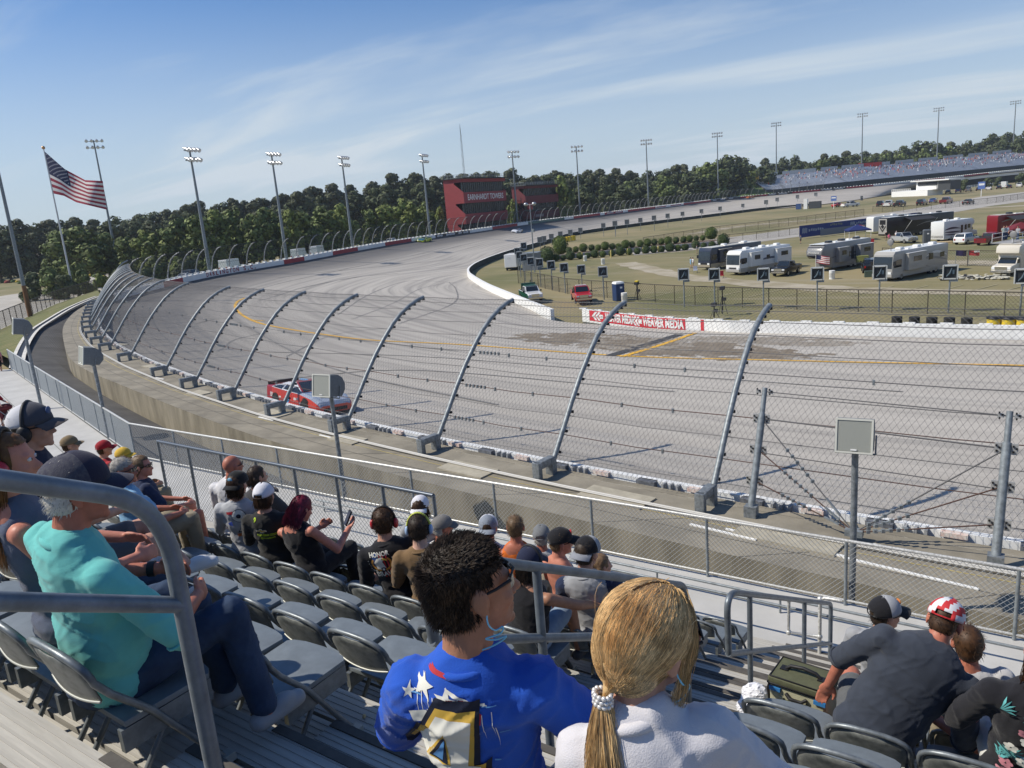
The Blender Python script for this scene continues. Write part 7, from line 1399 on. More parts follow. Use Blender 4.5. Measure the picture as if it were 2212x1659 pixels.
for k in range(-4, 2):
    for j in range(8 if k < 1 else 8):
        x = -1.13+.49*j
        if k == 1 and j < 1: continue
        chair(x, k, f'grey chair right of the aisle, {ORD[j]} from it, {ROWN[k]}')
for j, x in enumerate((-.95, -.45, .05)): chair(x, 2, f'grey chair under the men by the right handrail, {ORD[j]} from the aisle')
# ---------------------------------------------------------------- aisle handrails, each a bent pipe loop on posts
RAILM = mat('rail_grey', (.16, .185, .21), .42, .35, var=.22, vs=10, bump=.05, bs=50)
XR = -2.1
def arc(a, b, c, n=8): return [tuple(np.array(a)*(1-t)**2+np.array(b)*2*t*(1-t)+np.array(c)*t*t) for t in np.linspace(0, 1, n)]
def handrail(label, y0, z0, y1, z1, first=False, posts=2, r=.030, drop=.48, open_top=False):
    """loop in the plane of the aisle: top rail falls towards the track, lower rail parallel below"""
    t = thing('aisle_handrail', label, 'handrail', (XR, y0, z0)); s = (z1-z0)/(y1-y0); b = MB(); A = np.array; P = lambda y, dz=0: (0, y-y0, s*(y-y0)+dz)
    if open_top: pts = [P(y0)]+arc(P(y1-.16), P(y1), P(y1, -.20))+[P(y1, -1.35)]
    else: pts = [P(y0+.02, -drop)]+arc(P(y0, -.22), P(y0), P(y0+.26))+arc(P(y1-.10), P(y1), P(y1, -.1))+[P(y1, -1.05)]
    b.tube(pts, r, 12); b.build('top_pipe', RAILM, t); b = MB(); b.tube([P(y0, -drop), P(y1, -drop)], r*.95, 12); b.build('lower_pipe', RAILM, t)
    for q in range(posts): yy = y0+(y1-y0)*(q+.3)/posts; b = MB(); b.tube([P(yy, 0), P(yy, -1.42)], r*.92, 10); b.build('post', RAILM, t)
    return t
y1 = 2.1/1.804; handrail('nearest grey pipe handrail in front of the teal shirt man', -.9, -.663*y1+.53*(y1+.9), y1, -.663*y1, open_top=True, posts=0, drop=.335, r=.027)
handrail('grey pipe handrail behind the blue shirt man with a rounded end', 2.24, -1.41, 5.13, -2.965, posts=1, drop=.42, r=.027)
handrail('lowest grey pipe handrail above the cooler near the walkway', 6.09, -3.49, 10.4, -5.80, posts=2, drop=.62, r=.03)
b = MB(); t = thing('step_rail', 'short white pipe rail with elbows beside the bottom of the steps', 'handrail', aty(1770, 1420, 10.9)); P = Vector((0, 0, 0))
b.tube([(0, 0, -.3), (0, 0, .95), (.06, 0, 1.0), (.3, .02, 1.0)], .028, 8); b.tube([(0, 0, .35), (-.45, 0, .30), (-.45, 0, .85)], .026, 8); [b.ell(q, (.045, .045, .045), 8, k=5) for q in ((0, 0, .35), (-.45, 0, .30), (-.45, 0, .85), (0, 0, .97))]; b.build('bent_pipe', RAILW, t)
# ---------------------------------------------------------------- big loudspeakers on poles behind the front fence
BOXG = mat('speaker_box', (.17, .18, .185), .7, var=.1, vs=20, bump=.1, bs=120); GRL = mat('speaker_cloth', (.30, .31, .28), .8, var=.05, vs=200, bump=.3, bs=600, st=(1, 1, .4))
def big_speaker(P, zc, rz, label, s=1.0, tilt=-.20):
    t = thing('pole_loudspeaker', label, 'loudspeaker', P, 0, 'loudspeakers behind the front fence'); h = zc-P.z; b = MB(); b.tube([(0, 0, 0), (0, 0, h-.28*s)], .055*s, 10); b.box((0, 0, .02), (.24, .24, .03)); b.build('pole', GALVD, t); Q = Matrix.Rotation(rz, 3, 'Z') @ Matrix.Rotation(tilt, 3, 'X'); c_ = Vector((0, 0, h))
    b = MB(); prof = [(-.30, -.27), (-.30, .27), (.0, .27), (.16, .20), (.26, .05), (.27, -.10), (.16, -.27)]; b.prism([(y*s, z*s) for y, z in prof], .56*s, M=Q @ Matrix(((0, 0, 1), (1, 0, 0), (0, 1, 0))), c=c_+Q @ Vector((-.28*s, 0, 0))); bevel(b.build('cabinet', BOXG, t), .012, 2)
    b = MB(); b.box(c_+Q @ Vector((0, -.305*s, 0)), (.52*s, .02, .50*s), M=Q); g_ = b.build('grille', GRL, t); b = MB()
    for x, z, w, hh in ((-.27, 0, .03, .57), (.27, 0, .03, .57), (0, .27, .51, .03), (0, -.27, .51, .03)): b.box(c_+Q @ Vector((x*s, -.312*s, z*s)), (w*s, .03, hh*s), M=Q)
    b.build('grille_frame', mat('frame_pale', (.58, .58, .52), .6), t); b = MB(); b.box(c_+Q @ Vector((0, -.325*s, -.225*s)), (.09*s, .01, .022*s), M=Q); b.build('name_plate', WHITE, g_)
    b = MB()
    for x in (-.31, .31): b.tube([c_+Q @ Vector((x*s, .05, 0)), c_+Q @ Vector((x*s, .02, -.32*s))], .014, 5)
    b.tube([c_+Q @ Vector((-.31*s, .02, -.32*s)), c_+Q @ Vector((.31*s, .02, -.32*s))], .016, 5); b.build('yoke', GALVD, t)
for (ub, vb), (uc, vc), yy, rz, s, lab in [((1840, 1305), (1847, 938), 13.2, .10, 1.0, 'large loudspeaker on a grey pole at right, its pale grille facing the seats'), ((735, 1000), (693, 832), 13.2, .12, 1.02, 'loudspeaker on a pole in front of the red race car'), ((222, 880), (187, 768), 13.6, -.25, 1.1, 'dark backed loudspeaker above the left end of the concrete ledge'), ((66, 775), (44, 705), 15.2, -.35, 1.2, 'farthest loudspeaker at the left beside the grass shoulder')]:
    P = aty(ub, vb, yy); P.z = -8.2; d = aty(uc, vc, yy); big_speaker(P, z_for(P, vc), rz, lab, s)
for x in (1.0, 4.6): big_speaker(Vector((x, 13.2, -8.2)), -4.05, .1, 'loudspeaker on a pole beyond the right side of the view')
# ---------------------------------------------------------------- soft cooler, bags, cans
P = Vector((-1.30, 4.72, rz_(0)+.02)); c_ = aty(1722, 1505, 5.0); t = thing('soft_cooler', 'olive and tan soft cooler bag with black handle standing by the steps', 'cooler bag', (c_.x+.03, 5.05, c_.z-.17), -.10); OL = mat('olive_cloth', (.085, .09, .05), .8, var=.12, vs=20, bump=.15, bs=200); TANC = mat('tan_cloth', (.36, .35, .24), .8, var=.1, vs=15, bump=.15, bs=200); BLU = mat('zip_blue', (.03, .17, .42), .6)
t.scale = (.80, .80, .80); b = MB(); b.box((0, 0, .17), (.50, .34, .34), top=.98); bevel(b.build('bag_body', TANC, t), .045, 3); b = MB(); b.box((0, 0, .375), (.52, .36, .075)); o = b.build('lid', OL, t); bevel(o, .032, 3); b = MB(); b.tube([(-.255, -.175, .345), (.255, -.175, .345), (.258, .178, .345), (-.258, .178, .345), (-.255, -.175, .345)], .011, 6); b.tube([(-.24, -.165, .412), (.24, -.165, .412), (.245, .168, .412), (-.245, .168, .412), (-.24, -.165, .412)], .008, 6); b.build('piping', BLACK, t)
b = MB(); b.tube([(-.15, 0, .42), (-.11, 0, .455), (0, 0, .47), (.11, 0, .455), (.15, 0, .42)], .017, 8); b.box((-.165, 0, .417), (.07, .07, .012)); b.box((.165, 0, .417), (.07, .07, .012)); b.build('top_handle', BLACK, t)
for x in (-.19, .2): b = MB(); b.box((x, -.178, .30), (.10, .02, .035)); b.build('zip_pull', BLU, t)
b = MB(); b.tube([(-.09, -.18, .29), (-.05, -.205, .265), (.05, -.205, .265), (.09, -.18, .29)], .016, 6); b.build('front_handle', BLACK, t); b = MB(); b.box((-.02, -.176, .14), (.20, .02, .17)); bevel(b.build('front_pocket', OL, t), .008, 1)
for x in (-.13, .09): b = MB(); b.box((x, -.185, .12), (.035, .02, .24)); b.build('strap', TANC, t)
b = MB(); b.tube([(-.26, -.05, .33), (-.30, -.06, .2), (-.28, -.06, .02)], .014, 6); b.build('shoulder_strap', BLACK, t)
me = remesh([('e', Vector((c_.x-.33, 5.1, c_.z-.16)), (.10, .08, .10), Matrix.Identity(3)), ('e', Vector((c_.x-.37, 5.02, c_.z-.22)), (.08, .07, .06), Matrix.Identity(3))], .016, 2, .012, 20, 3); me.polygons.foreach_set('use_smooth', [False]*len(me.polygons)); o = mobj('plastic_bag', me, mat('bag_white', (.72, .73, .78), .35)); tag(o, 'crumpled white plastic bag left of the olive cooler', 'bag')
# peanut shells, popcorn box
pn = MB(); r_ = random.Random(5)
for _ in range(26): p = Vector((-2.85+r_.gauss(0, .22), 2.05+r_.gauss(0, .22), rz_(-3)+.012)); pn.ell(p, (.018, .011, .010), 7, rot=Matrix.Rotation(r_.uniform(0, 3), 3, 'Z'), k=5)
for _ in range(12): p = Vector((-2.7+r_.gauss(0, .2), 2.75+r_.gauss(0, .15), rz_(-2)+.012)); pn.ell(p, (.018, .011, .010), 7, rot=Matrix.Rotation(r_.uniform(0, 3), 3, 'Z'), k=5)
tag(pn.build('peanut_shells', mat('peanut', (.55, .40, .20), .8)), kind='stuff')
c_ = aty(62, 1372, 1.62); t = thing('snack_box', 'white and red striped snack box lying on the seat behind the rail', 'box', (c_.x, c_.y, c_.z)); b = MB(); b.box((0, 0, 0), (.10, .12, .14), .5, top=1.15); b.build('carton', WHITE, t); b = MB(); [b.box((-.035+.024*k, -.005, .0), (.008, .128, .145), .5) for k in range(4)]; b.build('stripe', RED, t)
def can(P, label, band):
    t = thing('drink_can', label, 'can', P); b = MB(); b.tube([(0, 0, 0), (0, 0, .012), (0, 0, .105), (0, 0, .122)], [.026, .033, .033, .027], 18); b.build('can_body', band, t); b = MB(); b.tube([(0, 0, .121), (0, 0, .124)], [.027, .027], 18); b.tube([(0, 0, .124), (0, 0, .127)], [.012, .012], 10); b.build('lid', CHROME, t)

def cup(P, label, m, fallen=False):
    b = MB(); b.tube([(0, 0, 0), (0, 0, .11)], [.030, .042], 14, cap=False); b.tube([(0, 0, .001), (0, 0, .004)], [.03, .03], 14); b.tube([(0, 0, .108), (0, 0, .113)], [.044, .044], 14, cap=False); o = b.build('paper_cup', m); o.location = P
    if fallen: o.rotation_euler = (PI/2-.08, 0, RND.uniform(0, 6)); o.location.z += .04
    tag(o, label, 'cup')
cup(Vector((-2.55, 3.55, rz_(-1)+.004)), 'white paper cup standing on the aisle boards left of the handrail', WHITE); cup(Vector((-3.9, 2.55, rz_(-2)+.452)), 'red paper cup on an empty seat two rows ahead of the teal shirt', RED); cup(Vector((-1.62, 3.0, rz_(-2)+.004)), 'crushed white cup lying on the aisle step beside the young man', mat('cup_dirty', (.6, .58, .5), .7), True)
# ---------------------------------------------------------------- spectators
def hd(u, v, k, dy=.15): return aty(u, v, ry(k)+dy)
# the young man in the royal blue T-shirt
BLUE = cloth('royal', (.016, .085, .46), .10, .15)
H = aty(1018, 1272, 1.37); pb = person('young man in blue shirt with a large number 4 on its back and black sunglasses', H, -4, H.x-.02, 'tan', faz=58, baz=116, hpitch=4, hroll=-4, hs=1.06, s=1.06, vox=.009, hv=.0055, shirt=BLUE, sleeve='half', pants=cloth('navy_shorts', (.02, .03, .06)), shorts=True, wr=.010, hipz=H.z-.80, hipy=.18, wide=.78, seed=2, jaw=1.05,
            arms=[((-.13, .16, -.27), (.02, .40, -.30)), ((.19, .06, -.27), (.24, .30, -.36))], legs=[((-.10, .42, .06), (-.10, .47, -.42)), ((.36, .30, .13), (.40, .36, -.40))])
short_hair(pb['root'], pb['H'], pb['M'], pb['s'], HAIR['dark'], 10000, .0125, 3, .0006, .06, .009); glasses(pb['root'], pb['H'], pb['M'], pb['s'])
b = MB(); eh = lambda x, y, z: pb['H']+pb['M'] @ Vector((x, y, z))*pb['s']
b.ell(eh(.083, .0, -.012), (.010, .010, .010), 10); b.build('ear_plug', mat('plug_orange', (.75, .09, .03), .5), pb['root'])
b = MB(); cord = [eh(.088, .0, -.018), eh(.094, -.004, -.05), eh(.086, .012, -.075), eh(.092, .03, -.07), eh(.090, .022, -.085), eh(.08, -.012, -.09), eh(.082, .01, -.10), eh(.088, .035, -.098), eh(.078, .02, -.112), eh(.06, -.012, -.125), eh(.03, -.085, -.135), eh(-.02, -.098, -.135), eh(-.045, -.075, -.12), eh(-.058, -.045, -.09)]
b.tube(catmull([list(q) for q in cord], 5), .0022, 6); b.build('ear_plug_cord', mat('cord_blue', (.20, .55, .75), .5), pb['root'])
PRW, PRN, PRY, PRR, PRB = mat('print_white', (.70, .69, .62), .7), mat('print_navy', (.008, .012, .03), .7), mat('print_yellow', (.60, .38, .06), .7), mat('print_red', (.42, .025, .035), .7), mat('print_lightblue', (.10, .28, .58), .7)
r_ = random.Random(4); it = []
for k in range(26): x, y = r_.uniform(-.12, .12), r_.uniform(-.20, .09); w, h = r_.uniform(.004, .05), r_.uniform(.002, .006); it.append(poly2([(x, y), (x+w, y-.004), (x+w, y+h-.004), (x, y+h)], r_.choice([PRB, PRB, PRW, PRR])))
for k in range(14): x, y = r_.uniform(-.10, .13), r_.uniform(-.05, .08); it.append(poly2([(x, y), (x+.002, y), (x+.002, y-r_.uniform(.03, .09)), (x, y-.03)], PRW))
it += [poly2([(-.06, .135), (.0, .128), (.01, .118), (-.06, .122)], PRR), poly2([(.0, .075), (.05, .075), (.085, .035), (.08, .01), (.02, .04)], PRR), poly2([(.0, .10), (.10, .055), (.10, .05), (.0, .09)], PRW), star2(-.065, .088, .034, PRW, .1), star2(.0, .068, .034, PRW, .1), star2(-.105, .068, .018, PRW, .2), poly2([(-.11, .02), (-.06, .03), (-.05, .0), (-.10, -.01)], PRW)]
four = lambda d: [(-.125-d*1.2, -.105-d*.6), (-.035, .052+d*1.6), (.048+d*.8, .052+d*1.6), (.030+d*1.1, -.075), (.060+d, -.075+d*.8), (.050+d, -.125-d), (.022+d, -.125-d), (.014+d, -.185-d), (-.052-d, -.185-d), (-.045-d, -.125-d), (-.125-d*1.2, -.125-d)]
hole = lambda d: [(-.068-d, -.078-d*.5), (-.018, .008+d), (-.022+d, -.078-d*.5)]
sl_ = lambda P, a=.10: [(x*1.12+y*a, y*1.18-.036) for x, y in P]
it = [(*q, .4) for q in it]; it += [(*poly2(sl_(P_), m_), l_) for P_, m_, l_ in ((four(.026), PRN, 1.2), (four(.012), PRY, 2.0), (four(.0), PRW, 2.8), (hole(.010), PRY, 3.5), (hole(.002), PRN, 4.2), (hole(-.010), PRB, 4.8))]
T = pb['T']; print_on(pb['shirt'], it, T(-.05, -.2, .80), pb['rr'], pb['ax'], -pb['tr'], .003, maxe=.009)
cn = pb['shl'][1]+pb['fr']((.25, .37, -.35)); can(cn+Vector((.03, .02, -.04)), 'dark blue drink can held by the young man in blue', mat('can_blue', (.02, .06, .12), .3, .6))
# the blonde woman with a pony tail
WH = cloth('white_tee', (.58, .57, .60), .05, .18)
H = aty(1405, 1385, 1.42); pw = person('woman with long blonde pony tail tied by a beaded band, wearing a white shirt', H, -4, H.x+.12, 'fair', faz=62, baz=114, hpitch=-4, hroll=3, hs=1.0, s=.98, vox=.009, hv=.0055, shirt=WH, sleeve='half', pants=DENIM, wr=.007, hipz=H.z-.76, hipy=.18, seed=4, wide=.80, legs=[((-.12, .42, .04), (-.12, .46, -.42)), ((.12, .42, .04), (.12, .48, -.42))], collar=True, jaw=.92)
def blonde_hair(Q):
    H, M, s, root = Q['H'], Q['M'], Q['s'], Q['root']; r = random.Random(11); iM = M.inverted(); L = lambda x, y, z: H+M @ Vector((x, y, z))*s
    me = remesh([('e', L(0, -.016, .036), (.092*s, .112*s, .104*s), M), ('e', L(-.01, -.055, -.015), (.085*s, .07*s, .095*s), M), ('c', L(0, -.085, -.05), L(.003, -.118, -.092), .036*s, .012*s)], .009, 5); bm = bmesh.new(); bm.from_mesh(me)
    bmesh.ops.delete(bm, geom=[f for f in bm.faces if (lambda q: q.y > .062+(.04 if q.z > .1 else 0) or (q.y > .028 and q.z < .045) or (q.y > .005 and q.z < -.04))(iM @ (f.calc_center_median()-H)/s)], context='FACES'); bm.to_mesh(me); bm.free(); o = mobj('hair', me, HAIR['blond'], root); b = MB()
    tie = Vector((.004, -.128, -.100))
    def push(q):
        q = np.array(q, float)
        for c0, rr in (((0, -.016, .036), (.095, .115, .107)), ((-.01, -.055, -.015), (.088, .073, .098))):
            d_ = (q-np.array(c0))/np.array(rr); l = np.linalg.norm(d_); lim = 1.01+.035*r.random()
            if l < lim: q = np.array(c0)+d_/max(l, 1e-4)*lim*np.array(rr)
        return q
    E0, R0_ = np.array((0, -.016, .036)), np.array((.094, .114, .106)); td = (np.array(tie)-E0)/R0_; td /= np.linalg.norm(td)
    def flow(_):
        while True:
            d_ = np.array([r.gauss(0, 1), r.gauss(0, 1), r.gauss(.25, 1)]); d_ /= np.linalg.norm(d_); p = E0+d_*R0_
            if p[2] > .055+(.03 if p[1] > .055 else 0) or (p[1] < .015 and p[2] > -.075): break
        if abs(d_[0]) < .35 and p[1] > -.05: d_[0] = math.copysign(max(.05, abs(d_[0])), d_[0])
        out = []; m = 13; bump = r.uniform(1.0, 1.045); sag = r.uniform(.0, .35)*math.copysign(1, d_[0]); w = r.uniform(-.03, .03)
        for i in range(m):
            t = i/(m-1); q = d_*(1-t)+td*t; q = q+np.array([sag*math.sin(PI*t)*.55, 0, -.15*math.sin(PI*t)*abs(sag)+w*math.sin(PI*t)]); q /= np.linalg.norm(q); rad = bump*(1+.03*math.sin(PI*t)); P_ = E0+q*R0_*rad
            if t > .62: f = (t-.62)/.38; f = f*f*(3-2*f); P_ = P_*(1-f)+(np.array(tie)+np.array([q[0]*.012, -.004, q[2]*.012]))*f
            out.append(L(*push(P_)) if t < .7 else L(*P_))
        return out
    strands(b, range(6500), flow, .00075*s, .0007*s)
    dn = Vector((0, 0, -1)); bk = -Q['tr']
    def tail(_):
        a = r.uniform(0, 2*PI); q = math.sqrt(r.random()); st_ = L(*tie)+(M @ Vector((math.cos(a)*.016*q, math.sin(a)*.012*q, 0)))*s; ln = r.uniform(.30, .46)*s; ph = r.uniform(0, 6); am = r.uniform(.0, .006); out = Vector((math.cos(a), math.sin(a), 0)); pts = []
        for t in np.linspace(0, 1, 10): wd = .040*math.sin(min(1, t*1.25)*PI*.62)*q; pts.append(st_+dn*ln*t+out*wd+bk*(.035*math.sin(t*1.6))+Vector((math.sin(ph+t*7), math.cos(ph+t*6), 0))*am*(1+t)+Q['rr']*.02*t*t)
        return pts
    strands(b, range(2200), tail, .0008*s, .0004*s)
    def fly(_):
        a = r.uniform(.0, 1.0); sd = r.choice((-1, 1)); st_ = Vector((sd*r.uniform(.04, .09), .06-.14*a, .06+.06*r.random())); return [L(*(st_*f+Vector((sd*.01*t, 0, .004*math.sin(t*5)))+(tie-st_)*t*.5)) for t, f in zip(np.linspace(0, 1, 6), (1.02, 1.1, 1.14, 1.13, 1.1, 1.05))]
    strands(b, range(60), fly, .0007*s, .0003*s)
    def face(_): sd = r.choice((1, 1, -1)); z = r.uniform(.0, .07); return [L(*q) for q in catmull([Vector((sd*.03, .07, .125)), Vector((sd*.078, .06, .07)), Vector((sd*(.086+r.uniform(0, .006)), .045+r.uniform(-.03, .012), .0)), Vector((sd*(.078+r.uniform(0, .01)), .03+r.uniform(-.03, .015), -.06-z)), Vector((sd*.066, .02, -.09-z))], 4)]
    strands(b, range(150), face, .0011*s, .0004*s); b.build('hair_strand', HAIR['blond'], o)
    b = MB()
    for row in range(3):
        for k in range(12): a = 2*PI*k/12+row*.26; b.ell(L(*tie)+(M @ Vector((math.cos(a)*.021, math.sin(a)*.018, 0)))*s+dn*(row-1)*.011*s, (.0062*s,)*3, 8, k=6)
    b.build('beaded_band', mat('beads', (.72, .70, .68), .25, .3), o)
blonde_hair(pw); glasses(pw['root'], pw['H'], pw['M'], pw['s'], LENS_D, 1.22)
b = MB(); eh = lambda x, y, z: pw['H']+pw['M'] @ Vector((x, y, z))*pw['s']; b.tube(catmull([list(q) for q in [eh(.083, .0, -.02), eh(.09, .02, -.06), eh(.075, .055, -.085), eh(.085, .03, -.10), eh(.075, -.0, -.12), eh(.07, .02, -.16), eh(.05, .05, -.20)]], 5), .0022, 6); b.build('ear_plug_cord', _mats['cord_blue'], pw['root'])
# the older man in teal
TEAL = cloth('teal', (.14, .50, .47), .07, .16)
H = aty(168, 1062, 1.36); po = person('older man in a teal polo shirt, blue jeans and a dark mesh cap', H, -4, -3.18, 'red', faz=68, baz=90, hpitch=-4, hs=1.08, s=1.05, vox=.010, hv=.007, shirt=TEAL, sleeve='half', pants=DENIM, wr=.0055, hipz=H.z-.86, hipy=.12, wide=1.12, belly=.035, collar=True, seed=6, shoes=mat('shoe_grey', (.30, .31, .33), .7),
            arms=[((-.12, .14, -.30), (.12, .36, -.30)), ((.13, .14, -.27), (-.04, .36, -.33))], legs=[((-.02, .44, .10), (.02, .50, -.36)), ((.29, .41, .14), (.35, .46, -.34))])
short_hair(po['root'], po['H'], po['M'], po['s'], HAIR['white'], 900, .014, 5, .0011, .03, .006); NAVYM = mat('cap_mesh_navy', (.045, .045, .07), .9, col2=(.085, .085, .10), vs=60, bump=.4, bs=300); cap(po['root'], po['H'], po['M'], po['s']*1.06, cloth('cap_navy', (.022, .022, .045)), NAVYM, mesh_from=.35)
b = MB(); w0 = po['shl'][0]+po['fr']((.12, .36, -.30)); e0 = po['shl'][0]+po['fr']((-.12, .14, -.30)); d = (w0-e0).normalized(); b.tube([w0-d*.045, w0-d*.015], .036, 12); b.build('watch_strap', BLACK, po['root'])
for sd in (0, 1):
    sh_ = [c for c in po['root'].children if c.name.startswith('shoe')]
b = MB(); ft = po['hip']+(rotm(90) @ Vector((.35, .46, -.34)))*1.05
for k in range(5): q = ft+(rotm(90) @ Vector((.0, .04+.025*k, .012-.006*k))); b.tube([q+(rotm(90) @ Vector((-.03, 0, 0))), q+Vector((0, 0, .012)), q+(rotm(90) @ Vector((.03, .0, 0)))], .004, 5)
b.build('shoe_lace', BLACK, po['root'])
# slate shirt man leaning forward, flag cap turned backwards
SLATE = cloth('slate', (.038, .046, .064), .10, .2)
H = aty(2040, 1345, 4.72); H.y = 4.72; ps = person('man in a slate grey T-shirt leaning forward, red white and blue flag cap', H, 0, -.66, 'red', faz=84, baz=97, hpitch=-32, hroll=8, hs=1.02, s=1.12, vox=.011, hv=.008, shirt=SLATE, sleeve='half', pants=cloth('grey_shorts', (.10, .105, .11)), shorts=True, wr=.006, hipz=rz_(0)+.56, hipy=.16, wide=1.18, belly=.02, seed=8, arms=[((-.07, .15, -.25), (-.03, .26, -.48)), ((.18, .16, -.28), (.02, .36, -.34))])
short_hair(ps['root'], ps['H'], ps['M'], ps['s'], HAIR['brown'], 500, .010, 8, .001, .04, .005)
FLR, FLW, FLB = mat('cap_red', (.50, .03, .035), .7), mat('cap_white', (.66, .66, .68), .7), mat('cap_blue', (.05, .09, .22), .7)
o = cap(ps['root'], ps['H'], ps['M'], ps['s']*1.05, FLB, FLW, FLR, mesh_from=.35)
me = o.data; me.materials.append(FLR); iM = ps['M'].inverted()
for p in me.polygons:
    q = iM @ (Vector(p.center)-ps['H'])/ps['s']
    if q.y < .05 and math.sin((q.x*1.0-q.z*.55)*88) > 0: p.material_index = 2
# floral shirt woman at the right edge
FLO = cloth('floral_black', (.014, .014, .018)); H = aty(2262, 1415, 4.45); pf = person('person in a black shirt printed with teal and pink flowers at the right edge', H, 0, .12, 'pink', faz=95, baz=98, s=1.08, vox=.012, shirt=FLO, sleeve='half', pants=cloth('white_shorts', (.6, .6, .58)), shorts=True, hair=('long', 'brown', .22), wr=.008, hipz=rz_(0)+.56, wide=1.12, seed=9)
it = []; r_ = random.Random(12); PT, PP_ = mat('flower_teal', (.12, .42, .42), .8), mat('flower_pink', (.50, .20, .24), .8)
for k in range(34):
    x, y, m, a0 = r_.uniform(-.24, .24), r_.uniform(-.26, .20), r_.choice([PT, PT, PP_, PRW]), r_.uniform(0, 6)
    if m is PT:
        for q in range(5): a = a0+(q-2)*.35; it.append(poly2([(x, y), (x+.05*math.cos(a-.10), y+.05*math.sin(a-.10)), (x+.075*math.cos(a), y+.075*math.sin(a)), (x+.05*math.cos(a+.10), y+.05*math.sin(a+.10))], m))
    else:
        for q in range(5): a = a0+q*1.257; it.append(ell2(x+.018*math.cos(a), y+.018*math.sin(a), .016, .013, m, 8))
print_on(pf['shirt'], it, pf['T'](0, -.25, .55), pf['rr'], pf['ax'], -pf['tr'], .003, 'flower_print')
# white motorsport-style helpers for the rest
def std(label, u, v, k, x=None, dy=.15, **kw):
    H = hd(u, v, k, dy); kw.setdefault('s', 1.0); kw.setdefault('hipz', min(rz_(k)+.62, H.z-.60)); return person(label, H, k, H.x+(x or 0), **kw)
GREY_T = cloth('grey_tee', (.30, .31, .33)); BLK = cloth('black', (.012, .012, .015)); BRN = cloth('tan_tee', (.17, .105, .05)); WHT = cloth('white', (.62, .62, .64)); NVY = cloth('navy', (.02, .03, .07)); ORG = cloth('orange', (.62, .14, .02)); YEL_T = cloth('yellow', (.60, .42, .03)); REDT = cloth('red', (.36, .02, .03)); SKYB = cloth('sky', (.20, .40, .60)); KHA = cloth('khaki', (.30, .25, .17)); DKG = cloth('dark_grey', (.05, .05, .055))
# row of the eagle shirt
q = std('man in black shirt printed with an eagle and white lettering, wearing red ear defenders', 830, 1128, 0, .10, faz=122, baz=122, shirt=BLK, pants=DENIM, sleeve='half', hair=('short', 'brown', 900, .016), s=1.04, wide=1.08, seed=21, skn='fair', hv=.009); muffs(q['root'], q['H'], q['M'], q['s'], mat('muff_red', (.45, .02, .03), .3, coat=.5))
FEA, BEAK, GOLD = mat('feather', (.66, .64, .58), .8), mat('beak', (.70, .45, .06), .6), mat('laurel', (.45, .22, .04), .7)
it = [poly2([(-.075, .115), (-.02, .125), (-.02, -.02), (-.075, -.02)], mat('print_blue', (.03, .07, .20), .7))]+[poly2([(x, -.155), (x+.013, -.155), (x+.013, .12), (x, .12)], PRR) for x in (-.01, .022, .054)]
it += [txt('HONOR', .062, PRW, 0, .105, .03, .82), txt('THE', .026, PRW, -.088, -.066, .02), txt('BRAVE', .078, PRW, .005, -.110, .03, .80), ring2(0, .01, .098, .085, .018, GOLD, a0=PI*.78, a1=PI*2.22), poly2([(-.055, -.045), (-.065, .03), (-.03, .07), (.015, .078), (.038, .062), (.035, .045), (.012, .03), (.022, -.01), (.03, -.045), (.0, -.03), (-.02, -.055)], FEA), poly2([(.02, .068), (.05, .058), (.062, .040), (.058, .028), (.04, .042), (.018, .046)], BEAK), ell2(.018, .058, .006, .005, PRN, 8), poly2([(-.018, -.035), (.022, -.035), (.022, -.07), (.002, -.088), (-.018, -.07)], PRN), ell2(.002, -.055, .012, .013, FEA, 10)]
for sx in (-1, 1): it += [star2(sx*.115, .055, .008, PRW), star2(sx*.118, .02, .008, PRW), star2(sx*.115, -.04, .009, PRW), poly2([(sx*.108, -.01), (sx*.122, -.004), (sx*.122, -.008), (sx*.108, -.014)], PRW)]
it = [([(x*.95, y*.88) for x, y in p[0]], p[1], p[2]) for p in it]; print_on(q['shirt'], it, q['T'](-.055, -.25, .72), q['rr'], q['ax'], -q['tr'], .004, maxe=.012)
q = std('man in a tan T-shirt with pale blue ear defenders', 905, 1142, 0, .02, faz=124, baz=118, shirt=BRN, pants=KHA, sleeve='half', hair=('short', 'dark', 700, .03), seed=22, skn='light', hv=.009); muffs(q['root'], q['H'], q['M'], q['s'], mat('muff_blue', (.32, .45, .66), .3, coat=.5), mat('band_yellow', (.55, .6, .1), .5))
q = std('woman with dark red hair in black tank top looking at her phone', 652, 1100, 0, .05, dy=.22, faz=78, baz=98, hpitch=-24, shirt=BLK, sleeve='none', pants=BLK, hair=('long', 'red', .17, 1.25, 23, 900, .0, .0, .06, .012), seed=23, skn='pink', hv=.010, arms=[((-.06, .18, -.22), (.12, .36, -.16)), ((.10, .12, -.28), (.08, .38, -.20))])
pp_ = (q['shl'][1]+q['fr']((.06, .44, -.12))); t = thing('phone', 'dark smartphone in the hand of the red haired woman', 'phone', pp_); b = MB(); b.box((0, 0, 0), (.075, .012, .15), M=Matrix.Rotation(-.5, 3, 'Z') @ Matrix.Rotation(-.5, 3, 'X')); b.build('case', BLACK, t); b = MB(); b.box(Matrix.Rotation(-.5, 3, 'Z') @ Matrix.Rotation(-.5, 3, 'X') @ Vector((0, -.008, 0)), (.066, .004, .138), M=Matrix.Rotation(-.5, 3, 'Z') @ Matrix.Rotation(-.5, 3, 'X')); b.build('screen', mat('phone_screen', (.02, .03, .06), .08), t)
